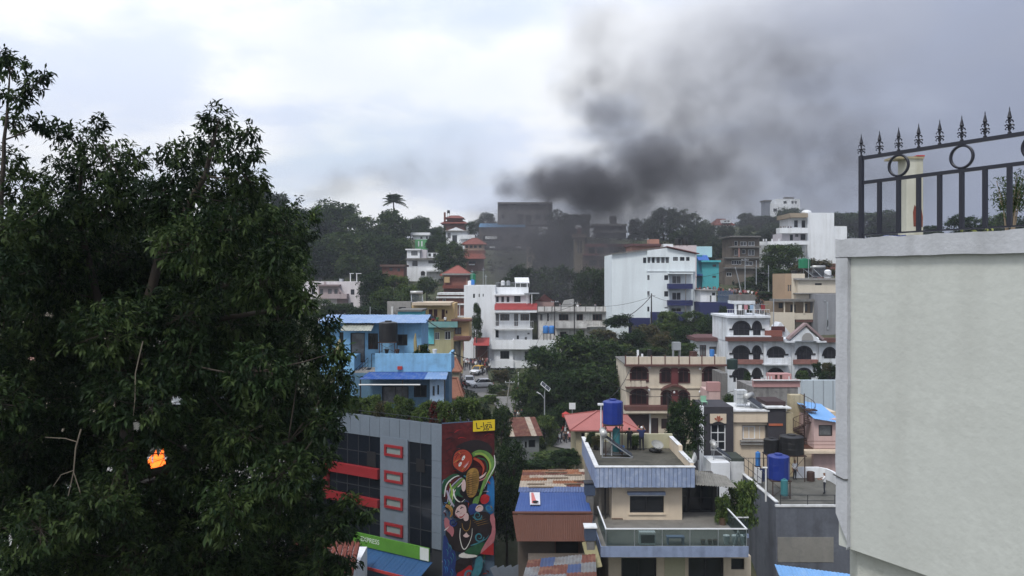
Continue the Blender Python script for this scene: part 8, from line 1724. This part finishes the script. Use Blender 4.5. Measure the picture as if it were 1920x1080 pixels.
 t = thing('sign', 'small white sign on a post in front of the dark trees', 'sign', P(1073, 800, 97)); MB().box(-.4, .4, -.03, .03, 2.2, 3.0).build('board', WFRAME, t); MB().tube([(0, .06, -2), (0, .06, 2.9)], .05, 6).build('post', STEEL, t)
 t = thing('sign', 'red flag sign above the group by the salmon roof', 'sign', P(1061, 815, 96.2)); MB().lathe([(.02, 0), (.5, .25), (.5, .65), (.02, .9)], 10, (0, 0, 2.0)).build('balloon', REDP, t); MB().tube([(0, 0, -1), (0, 0, 2.1)], .03, 5).build('post', STEEL, t)
 cnt = 0
 for k in range(118):
  i_ = rng.random()*.999; q0 = UPQ[int(i_*len(UPQ))]; p = Vector((q0.x+rng.uniform(-2.6, 2.6), q0.y+rng.uniform(-2.6, 2.6), 0)); px = 960+p.x/p.y*F; Y = p.y; s = rng.choice(('dark red', 'black', 'navy blue', 'white', 'grey', 'red', 'pink', 'black', 'dark red', 'black'))
  z = CAMZ+max(H(p.x, p.y), road_z(p.x, p.y, UPQ)-.0 if min((q.x-p.x)**2+(q.y-p.y)**2 for q in UPQ) < 10 else -99)
  if 1300 < px < 1380 and Y < 144.5: continue
  person((p.x, p.y, z), s, 'person in %s among the crowd on the hillside road' % s, pose[k % 4], rng.uniform(-3, 3), 'crowd on the hillside road', hgt=rng.uniform(1.55, 1.78))
street_life()
# roof-top odds and ends
def clutter():
 rg = random.Random(12); mats = {'blue': LBLUEP, 'grey': STEEL, 'white': WFRAME, 'black': BLACKP, 'rusty': M('rusty_iron', (.06, .035, .028)), 'brown': BROWNF}
 for k, (px, py, Y, kind, c, lab) in enumerate((
  (1218, 668, 99, 'drum', 'black', 'black drum on the maroon trimmed house roof'), (1300, 668, 100, 'crate', 'brown', 'brown crate on the maroon trimmed house roof'), (1335, 668, 99, 'drum', 'blue', 'small blue drum at the right end of the maroon trimmed house roof'), (1166, 846, 51.6, 'bucket', 'blue', 'blue bucket on the roof terrace near the tank stand'), (1418, 771, 67, 'crate', 'grey', 'grey box beside the tilted solar heater on the emblem house'), (1500, 945, 55.6, 'bucket', 'white', 'white bucket on the wet grey roof'), (1520, 905, 60.5, 'drum', 'rusty', 'rusty drum by the white curved parapet'), (1128, 584, 153, 'drum', 'black', 'black drum on the long white house roof'), (1098, 584, 153, 'crate', 'brown', 'brown crate on the long white house roof'), (935, 539, 157, 'drum', 'black', 'black drum behind the white house roof railing'), (745, 663, 61.2, 'bucket', 'rusty', 'rusty pot standing on the blue house parapet'), (815, 663, 61.2, 'bucket', 'white', 'white pot standing on the blue house parapet'), (725, 663, 61.2, 'bucket', 'black', 'black pot standing on the blue house parapet'), (640, 528, 167, 'crate', 'grey', 'grey box on the white modern house roof'), (600, 528, 167, 'drum', 'black', 'black drum on the white modern house roof'))):
  p = P(px, py, Y); mb = MB()
  if kind == 'crate': mb.box(-.4, .4, -.3, .3, 0, .55).box(-.44, .44, -.34, .34, .552, .62)
  elif kind == 'drum': mb.lathe([(.3, 0), (.31, .3), (.3, .32), (.31, .34), (.3, .85), (.26, .87), (.02, .86)], 12)
  else: mb.lathe([(.13, 0), (.19, .34), (.2, .35), (.17, .33), (.01, .05)], 10)
  tag(mb.build(kind, mats[c], None, p, rg.uniform(0, 3)), lab, kind)
 for a, b, s, lab in ((P(1252, 740, 84), P(1452, 700, 100), 1.2, 'cable from the dark utility post to the ornate white house'), (P(1252, 742, 84), P(1120, 700, 90), 1.0, 'cable from the dark utility post into the dark trees'), (P(1252, 741, 84), P(1345, 770, 66), .8, 'cable from the dark utility post to the emblem bay'), (P(1127, 755, 51), P(1182, 690, 94), .7, 'cable from the lamp pole on the roof terrace to the maroon trimmed house'), (P(846, 660, 61), P(920, 645, 150), 1.5, 'cable from the blue house across the street'), (P(800, 600, 64), P(874, 600, 151), 1.5, 'cable from the blue tin roof to the blank white block'), (P(1397, 488, 150), P(1300, 520, 141), .8, 'cable from the tallest pale pole to the gabled building'), (P(1397, 488, 150), P(1500, 530, 124), .8, 'cable from the tallest pale pole to the beige house'), (P(1077, 572, 144), P(1008, 590, 150), .3, 'cable from the dark pole to the left end of the long white house')):
  wire(a, b, s, lab, .02+.00012*b.y)
 t = thing('clothes_line', 'line of washing on the ornate white house terrace', 'clothes line', P(1410, 592, 106.5)); mb = MB().tube([(-2.3, 0, 1.6), (0, 0, 1.5), (2.3, 0, 1.6)], .02, 4).build('line', STEEL, t)
 for i, c in enumerate(('white', 'pink', 'light blue', 'grey', 'dark red')): MB().box(-1.9+i*.8, -1.4+i*.8, -.02, .02, .75+.1*(i % 2), 1.5).build('cloth', CLOTH[c], t)
clutter()
# ================================================================ trees and bushes
def planting():
 T = tree
 # woods on the left ridge, front to back
 for a in (
  (500, 362, 450, 90, 262, 'rounded hill tree rising at the far left ridge', 'round', 'dark'), (465, 372, 470, 80, 268, 'broad tree at the far left of the ridge, next to the dark tree', 'wide', 'dark'), (545, 395, 460, 70, 275, 'low rounded tree on the dip of the left ridge', 'round', 'dark'),
  (628, 381, 470, 110, 262, 'widest dark tree on the left ridge, sky showing through its top', 'round', 'dark'), (585, 392, 480, 80, 255, 'dark tree left of the widest one on the left ridge', 'round', 'dark'), (680, 405, 500, 90, 250, 'dark tree between the widest ridge tree and the palm', 'round', 'dark'), (738, 395, 480, 70, 256, 'bushy dark tree around the palm trunk', 'round', 'dark'), (700, 440, 525, 90, 225, 'tall deep green tree below the ridge, left of the palm', 'round', 'dark'), (640, 440, 525, 110, 222, 'broad mid green tree in the woods above the modern house', 'wide', 'mid'), (590, 450, 540, 90, 215, 'dark tree just above the modern house roof', 'round', 'dark'), (560, 430, 520, 80, 232, 'loose green tree on the slope behind the light green tree', 'round', 'mid'), (750, 450, 510, 60, 228, 'dark rounded tree left of the white turret house', 'round', 'dark'), (668, 480, 530, 80, 205, 'shaded tree at the foot of the left woods', 'wide', 'dark'), (520, 450, 530, 90, 226, 'dark slope tree behind the small white windowed house', 'round', 'dark'), (480, 480, 560, 90, 205, 'dark tree low on the left slope beside the big dark tree', 'round', 'dark'),
  (790, 407, 440, 38, 300, 'small rounded skyline tree left of the brick skyline house', 'round', 'dark'), (770, 412, 445, 40, 296, 'low skyline tree right of the palm', 'round', 'dark'), (803, 425, 470, 40, 262, 'dark tree beside the green walled house', 'round', 'dark'), (827, 425, 475, 36, 275, 'dark tree below the chimney of the brick skyline house', 'round', 'dark'), (890, 415, 450, 34, 290, 'dark tree right of the brick skyline house', 'round', 'dark'), (845, 455, 510, 62, 212, 'large dark tree in front of the tiered red roofs', 'round', 'dark'), (820, 440, 480, 44, 235, 'dark green tree left of the white gabled house', 'round', 'dark'), (912, 400, 440, 38, 300, 'smoky tree beside the burnt building', 'round', 'dark'),
  (705, 512, 590, 70, 160, 'dark tree right of the white modern house', 'round', 'dark'), (742, 518, 565, 56, 158, 'fresh green round tree by the brick hut', 'round', 'bright'), (765, 535, 572, 44, 150, 'small light green tree above the grey garden wall', 'round', 'bright'), (720, 545, 600, 60, 142, 'dark tree behind the grey garden wall', 'round', 'dark'), (640, 572, 600, 70, 145, 'dark bushy tree under the modern house balcony', 'wide', 'dark'), (690, 575, 602, 80, 138, 'low dark tree behind the blue tin roof', 'wide', 'dark'), (600, 560, 600, 60, 140, 'dark tree left below the modern house', 'round', 'dark'), (800, 520, 552, 40, 178, 'small dark tree left of the wide red hipped roof', 'round', 'dark'),
  (1050, 400, 500, 66, 250, 'tall smoky tree right of the burnt building', 'round', 'dark'), (1030, 430, 540, 70, 205, 'dim tree deep inside the smoke', 'round', 'dark'), (985, 500, 560, 80, 170, 'dark tree in the smoke behind the white house roof', 'round', 'dark'), (1040, 500, 575, 80, 165, 'blackened tree in the densest smoke', 'round', 'dark'), (1110, 505, 580, 70, 162, 'dark tree in the smoke beside the plain white wall', 'round', 'dark'), (1140, 500, 560, 40, 160, 'narrow dark tree at the left edge of the gabled building', 'tall', 'dark'), (1080, 405, 470, 50, 280, 'smoky skyline tree behind the cream tower', 'round', 'dark'), (960, 520, 575, 50, 165, 'small dark tree behind the pergola', 'round', 'dark'),
  (1190, 412, 460, 40, 285, 'smoky skyline tree left of the flat topped trees', 'tall', 'dark'), (1244, 392, 460, 62, 290, 'tall flat topped dark tree on the skyline above the gabled building', 'round', 'dark'), (1290, 398, 465, 76, 285, 'broad dark skyline tree right of the flat topped one', 'round', 'dark'), (1220, 410, 462, 46, 292, 'thin grey green skyline tree', 'round', 'dark'), (1325, 420, 470, 40, 270, 'green tree in front of the red roofed ridge house', 'round', 'dark'), (1360, 425, 480, 44, 245, 'dark tree below the red roofed ridge house', 'round', 'dark'), (1345, 450, 500, 50, 225, 'dark tree left of the brown concrete block', 'round', 'dark'),
  (1402, 400, 440, 40, 330, 'hazy tree left of the far lift tower', 'round', 'dark'), (1430, 406, 450, 60, 325, 'hazy tree below the far lift tower', 'wide', 'dark'), (1480, 392, 450, 60, 318, 'hazy rounded tree in front of the far white block', 'round', 'dark'), (1402, 422, 450, 30, 260, 'small dark tree above the brown concrete block', 'round', 'dark'), (1450, 420, 460, 60, 270, 'dim tree between the brown block and the stepped house', 'round', 'dark'), (1430, 435, 480, 36, 230, 'dark tree right of the brown concrete block', 'round', 'dark'),
  (1465, 460, 512, 74, 158, 'large round olive green tree in front of the stepped house', 'round', 'mid'), (1445, 500, 530, 60, 158, 'dark tree under the round olive green tree', 'round', 'dark'), (1530, 490, 530, 80, 150, 'brown green tree behind the beige roof tanks', 'wide', 'olive'), (1462, 505, 535, 50, 150, 'dark tree left of the beige stair tower', 'round', 'dark'), (1412, 520, 555, 40, 170, 'bushy tree beside the pale poles', 'round', 'mid'),
  (1580, 402, 445, 80, 270, 'hazy tree right of the stepped house', 'wide', 'dark'), (1620, 400, 450, 90, 262, 'hazy ridge tree behind the fence corner post', 'round', 'dark'), (1665, 396, 450, 70, 258, 'hazy ridge tree left of the concrete pillar', 'round', 'dark'), (1745, 424, 450, 40, 200, 'small dark treetop above the rooftop wall', 'round', 'dark'), (1810, 405, 460, 80, 150, 'dark rounded treetop behind the fence bars', 'round', 'dark'), (1865, 402, 460, 60, 160, 'dark treetop left of the bottlebrush shrub', 'round', 'dark'), (1920, 410, 470, 90, 150, 'dark treetop at the right edge behind the fence', 'round', 'dark'),
  # the wooded slope in the middle
  (1080, 632, 740, 120, 112, 'tall dark tree in the middle of the wooded slope', 'round', 'dark'), (1030, 655, 745, 100, 108, 'dark spreading tree in front of the white house terrace', 'round', 'dark'), (1130, 640, 730, 90, 114, 'dark tree on the upper right of the wooded slope', 'round', 'dark'), (1100, 690, 800, 120, 103, 'large dark tree low on the wooded slope', 'round', 'dark'), (1050, 700, 800, 100, 104, 'deep green tree behind the solar street lamp', 'round', 'dark'), (1000, 695, 780, 80, 106, 'mid green tree between the street and the wooded slope', 'round', 'mid'), (1150, 690, 800, 70, 102, 'dark tree left of the maroon trimmed house', 'round', 'dark'), (1085, 622, 680, 44, 118, 'pale stemmed tree in front of the long white house', 'tall', 'mid'), (1010, 650, 690, 44, 119, 'dark low branch tree touching the white house balcony', 'wide', 'dark'), (1185, 620, 665, 60, 120, 'dark tree below the smoke stained house corner', 'round', 'dark'), (1020, 780, 850, 54, 92, 'leafy tree at the foot of the solar street lamp', 'round', 'bright'), (1060, 760, 830, 70, 99, 'bushy tree behind the gathered people', 'wide', 'dark'),
  (1285, 752, 850, 70, 62, 'dark leafy tree between the roof terrace and the emblem bay', 'round', 'dark'), (960, 830, 930, 60, 62, 'dark tree beside the mural wall', 'round', 'dark'), (950, 900, 1010, 60, 57, 'dark tree low beside the mural wall', 'round', 'dark'), (940, 760, 850, 40, 78, 'dark tree rising behind the mural roof corner', 'round', 'dark'), (1252, 585, 625, 50, 132, 'bright green bushy tree before the navy compound wall', 'round', 'bright'), (1300, 584, 625, 50, 131, 'fresh green tree at the right of the navy compound wall', 'round', 'mid'), (1335, 590, 650, 60, 125, 'dark tree left of the ornate white house', 'round', 'dark'), (1356, 575, 630, 30, 128, 'narrow dark tree by the roof terrace kiosk', 'tall', 'dark'), (1210, 610, 650, 60, 126, 'dry brownish tree on the open slope', 'wide', 'olive'), (1240, 625, 665, 60, 122, 'green and brown tree above the maroon trimmed house', 'round', 'olive'), (1285, 615, 668, 60, 118, 'dark tree behind the small grey square tank', 'round', 'dark'), (1402, 700, 760, 26, 90, 'narrow dark green tree between pink block and the ornate house', 'tall', 'dark'), (1372, 740, 775, 40, 78, 'dark bush tree above the emblem bay roof', 'wide', 'dark')):
  px, t0, t1, w, Y, lab, sh, pal = a; T(px, t0, t1, w, Y, lab, sh, pal)
 # palm on the ridge
 q = P(738, 470, 262); g = H(q.x, q.y); t = thing('palm_tree', 'lone feathery palm standing above the left ridge woods', 'palm tree', (q.x, q.y, CAMZ+g-.2)); h = PZ(378, 262)-g
 MB().tube([(0, 0, 0), (.15, 0, h*.5), (0, 0, h)], [.35, .26, .22], 8).build('trunk', BARK, t)
 rg = random.Random(3); fm = LEAF['dark'][1]
 for k in range(36):
  a = k*2.4+rg.uniform(-.2, .2); el = rg.uniform(.0, 1.55); L_ = rg.uniform(3.6, 4.8); mb = MB(); pts = []
  for i in range(9): s = i/8; pts.append(Vector((cos(a)*cos(el)*L_*s, sin(a)*cos(el)*L_*s, h+sin(el)*L_*s-1.6*s*s)))
  mb.tube(pts, [.05]*4+[.03]*5, 4)
  for i in range(1, 9):
   for sg in (-1, 1):
    d = (pts[i]-pts[i-1]).normalized(); sd = d.cross(Vector((0, 0, 1))).normalized()*sg; ll = 1.4*(1-.5*abs(i/8-.45)); e = pts[i]+sd*ll*.8+d*ll*.5+Vector((0, 0, -.35*ll)); w = d*.26
    mb.add([pts[i]-w, pts[i]+w, e+w*.3, e-w*.3], [(0, 1, 2, 3)])
  mb.build('frond', fm, t)
 # bushes along the street and slopes
 for a in ((985, 735, 765, 60, 112, 'mid', 'below the wooded slope, right of the street'), (955, 730, 760, 50, 117, 'olive', 'beside the leaning street pole'), (1000, 760, 800, 60, 103, 'dark', 'left of the solar street lamp'), (1120, 770, 815, 70, 99, 'dark', 'left of the blue tank stand'), (1165, 640, 668, 60, 119, 'bright', 'on the open slope under the long white house'), (1150, 660, 690, 50, 116, 'bright', 'left of the maroon trimmed house parapet'), (1190, 655, 680, 60, 116, 'olive', 'above the left end of the maroon trimmed house'), (1220, 648, 672, 60, 114, 'dark', 'above the roof posts of the maroon trimmed house'), (1130, 615, 640, 60, 124, 'olive', 'at the foot of the long white house'), (1030, 845, 870, 80, 80, 'bright', 'right of the grey shed'), (1060, 840, 868, 60, 76, 'dark', 'between the shed and the terrace wall'), (1000, 862, 885, 70, 72, 'dark', 'just above the patchwork roof'), (950, 770, 800, 40, 98, 'dark', 'at the left edge of the lower street'), (930, 720, 745, 40, 120, 'mid', 'below the sideways white car'), (915, 738, 755, 40, 110, 'bright', 'above the yellow name board'), (940, 690, 715, 40, 124, 'olive', 'left of the white house columns'), (1280, 640, 668, 60, 110, 'mid', 'beside the small grey square tank'), (1160, 585, 612, 60, 134, 'dark', 'at the right end of the long white house'), (1260, 600, 625, 40, 130, 'bright', 'before the navy compound wall'), (1440, 545, 565, 50, 140, 'dark', 'left of the beige house canopy'), (1500, 500, 520, 50, 150, 'olive', 'behind the green roof tank'), (1400, 572, 592, 30, 128, 'dark', 'behind the small roof kiosk'), (1195, 690, 760, 50, 100, 'mid', 'at the left flank of the maroon trimmed house'), (1140, 700, 740, 70, 108, 'bright', 'on the greener patch of the wooded slope')):
  px, t0, t1, w, Y, pal, where = a; nm = {'mid': 'green', 'dark': 'dark', 'olive': 'brownish', 'bright': 'bright green'}[pal]
  T(px, t0, t1, w, Y, 'low %s bush %s' % (nm, where), 'bush', pal, name='bush', cat='bush', group='bushes on the overgrown slope')
planting()
def undergrowth():
 rng = np.random.default_rng(77); n = 5200
 Y = np.exp(rng.uniform(np.log(55), np.log(380), n)); X_ = rng.uniform(-.62, .62, n)*Y
 keep = np.ones(n, bool)
 for fx, fy, yw, u0, u1, v0, v1 in FOOT:
  c, s = cos(yw), sin(yw); dx, dy = X_-fx, Y-fy; u = dx*c+dy*s; v = -dx*s+dy*c; keep &= ~((u > u0-1.2) & (u < u1+1.2) & (v > v0-1.8) & (v < v1+1.0))
 for q in ROADQ[::2]: keep &= (X_-q.x)**2+(Y-q.y)**2 > 3.6**2
 for q in UPQ[::2]: keep &= (X_-q.x)**2+(Y-q.y)**2 > 4.2**2
 for p in PEOPLE: keep &= (X_-p.location.x)**2+(Y-p.location.y)**2 > 1.3**2
 X_, Y = X_[keep], Y[keep]; Z = CAMZ+Hn(X_, Y); n = len(X_); s = rng.uniform(.5, 1.5, n)*(.55+Y/260)
 k = 22; c = np.repeat(np.stack([X_, Y, Z], 1), k, 0); S = np.repeat(s, k)[:, None]
 d = unit(rng.normal(size=(n*k, 3))+np.array([0, 0, .5])); d[:, 2] = np.abs(d[:, 2]); p = c+d*S*rng.uniform(.2, 1, (n*k, 1))*np.array([1.1, 1.1, .75])
 V, T = leaf_geo(p, d, 2, .32, .5, rng, droop=.1); sc = np.repeat(S, 8, 0); cen = np.repeat(V.reshape(-1, 4, 3).mean(1), 4, 0); V = cen+(V-cen)*(.6+sc*.9)
 m = np.repeat(np.repeat(rng.choice(4, p=(.35, .35, .22, .08), size=n), k), 4)
 o = link('undergrowth', np_mesh('undergrowth', V, T, m), [LEAF['dark'][0], LEAF['dark'][1], LEAF['mid'][0], LEAF['olive'][1]]); tag(o, kind='stuff')
undergrowth()
# ================================================================ smoke and haze
def smoke(name, blobs, lo, hi, res, dens, col, nscale, seed):
 me = bpy.data.meshes.new(name); o = bpy.data.objects.new(name, me); COL.objects.link(o); tag(o, kind='stuff')
 vm = bpy.data.materials.new(name+'_volume'); vm.use_nodes = True; N = vm.node_tree.nodes; L = vm.node_tree.links; N.remove(N['Principled BSDF'])
 pv = N.new('ShaderNodeVolumePrincipled'); pv.inputs['Color'].default_value = (*col, 1); pv.inputs['Density'].default_value = dens; pv.inputs['Anisotropy'].default_value = .2; L.new(pv.outputs[0], N['Material Output'].inputs['Volume'])
 ng = bpy.data.node_groups.new(name, 'GeometryNodeTree'); ng.interface.new_socket('Geometry', in_out='OUTPUT', socket_type='NodeSocketGeometry'); ng.is_modifier = True
 N = ng.nodes; L = ng.links; out = N.new('NodeGroupOutput'); vc = N.new('GeometryNodeVolumeCube'); sm = N.new('GeometryNodeSetMaterial'); sm.inputs['Material'].default_value = vm
 L.new(vc.outputs[0], sm.inputs[0]); L.new(sm.outputs[0], out.inputs[0])
 vc.inputs['Min'].default_value = lo; vc.inputs['Max'].default_value = hi
 for i, a in enumerate('XYZ'): vc.inputs['Resolution '+a].default_value = res[i]
 pos = N.new('GeometryNodeInputPosition').outputs[0]
 def vm_(op, a, b):
  n = N.new('ShaderNodeVectorMath'); n.operation = op
  for i, v in enumerate((a, b)):
   if v is None: continue
   if isinstance(v, (tuple, Vector)): n.inputs[i].default_value = tuple(v)
   elif isinstance(v, (int, float)): n.inputs['Scale'].default_value = v
   else: L.new(v, n.inputs[i])
  return n.outputs['Value'] if op == 'LENGTH' else n.outputs[0]
 def mt(op, a, b, clamp=False):
  n = N.new('ShaderNodeMath'); n.operation = op; n.use_clamp = clamp
  for i, v in enumerate((a, b)):
   if isinstance(v, (int, float)): n.inputs[i].default_value = v
   else: L.new(v, n.inputs[i])
  return n.outputs[0]
 def noise(sc, det, rough, off):
  n = N.new('ShaderNodeTexNoise'); n.inputs['Scale'].default_value = sc; n.inputs['Detail'].default_value = det; n.inputs['Roughness'].default_value = rough
  L.new(vm_('ADD', pos, (off, off*1.7, off*.3)), n.inputs['Vector']); return n
 w = noise(nscale*.8, 3, .55, seed); wp = vm_('ADD', pos, vm_('SCALE', vm_('SUBTRACT', w.outputs['Color'], (.5, .5, .5)), 20.0)); w2 = noise(nscale*3.2, 3, .6, seed+9); wp = vm_('ADD', wp, vm_('SCALE', vm_('SUBTRACT', w2.outputs['Color'], (.5, .5, .5)), 12.0))
 tot = None
 for c, r, s in blobs:
  d = vm_('LENGTH', vm_('DIVIDE', vm_('SUBTRACT', wp, c), r), None); f = N.new('ShaderNodeMapRange'); f.interpolation_type = 'SMOOTHSTEP'
  f.inputs[1].default_value = 1.0; f.inputs[2].default_value = .05; f.inputs[3].default_value = 0; f.inputs[4].default_value = s; L.new(d, f.inputs[0]); tot = f.outputs[0] if tot is None else mt('ADD', tot, f.outputs[0])
 n2 = noise(nscale*2.3, 8, .66, seed+40); k = mt('MULTIPLY', mt('SUBTRACT', n2.outputs[0], .36), 4.2, True)
 L.new(mt('MULTIPLY', tot, k), vc.inputs['Density'])
 md = o.modifiers.new('volume', 'NODES'); md.node_group = ng; me.materials.append(vm)
 return o
def bl(px, py, Y, rx, rz, ry, s): return (P(px, py, Y), Vector((rx*Y/F, ry, rz*Y/F)), s)
smoke('smoke', [bl(1040, 550, 165, 160, 90, 16, .75), bl(980, 490, 178, 130, 120, 18, .85), bl(1090, 490, 182, 160, 120, 20, .75), bl(1050, 410, 185, 180, 100, 20, .62), bl(950, 450, 185, 90, 90, 14, .35), bl(1160, 410, 190, 150, 90, 18, .55),
 bl(1000, 348, 188, 80, 60, 16, 1.9), bl(1065, 345, 190, 120, 76, 20, 1.8), bl(1120, 350, 190, 120, 70, 20, 1.2), bl(1170, 335, 192, 150, 90, 20, 1.25), bl(1225, 290, 195, 120, 90, 18, .9), bl(1150, 225, 195, 110, 80, 16, .5), bl(1090, 150, 195, 85, 70, 14, .55), bl(1110, 195, 195, 90, 60, 14, .4), bl(1110, 60, 196, 100, 90, 16, .26),
 bl(1280, 360, 200, 260, 120, 22, .5), bl(1300, 250, 205, 240, 190, 24, .32), bl(1210, 150, 200, 170, 130, 20, .16), bl(1400, 100, 210, 260, 120, 24, .24), bl(1500, 150, 212, 180, 100, 20, .2), bl(1420, 300, 210, 300, 190, 26, .20), bl(1600, 330, 212, 280, 150, 26, .22), bl(1560, 180, 214, 280, 170, 26, .13), bl(960, 360, 188, 40, 30, 10, .5)],
 (-18, 140, CAMZ-10), (160, 245, CAMZ+84), (210, 110, 126), .14, (.235, .23, .245), .045, 3)
smoke('smoke.001', [bl(600, 375, 400, 60, 30, 14, .5), bl(660, 350, 402, 90, 44, 16, .5), bl(740, 325, 404, 110, 60, 18, .36), bl(820, 330, 406, 150, 70, 20, .2), bl(860, 290, 406, 120, 80, 20, .12)],
 (-125, 375, CAMZ+10), (20, 435, CAMZ+95), (90, 36, 52), .06, (.2, .185, .185), .035, 11)
def haze():
 m = bpy.data.materials.new('haze_volume'); m.use_nodes = True; N = m.node_tree.nodes; N.remove(N['Principled BSDF']); pv = N.new('ShaderNodeVolumePrincipled')
 pv.inputs['Color'].default_value = (.80, .85, .95, 1); pv.inputs['Density'].default_value = .0003; m.node_tree.links.new(pv.outputs[0], N['Material Output'].inputs['Volume'])
 tag(MB().box(-1080, 1080, -75, 905, CAMZ-32, CAMZ+112).build('haze', m), kind='stuff')
haze()
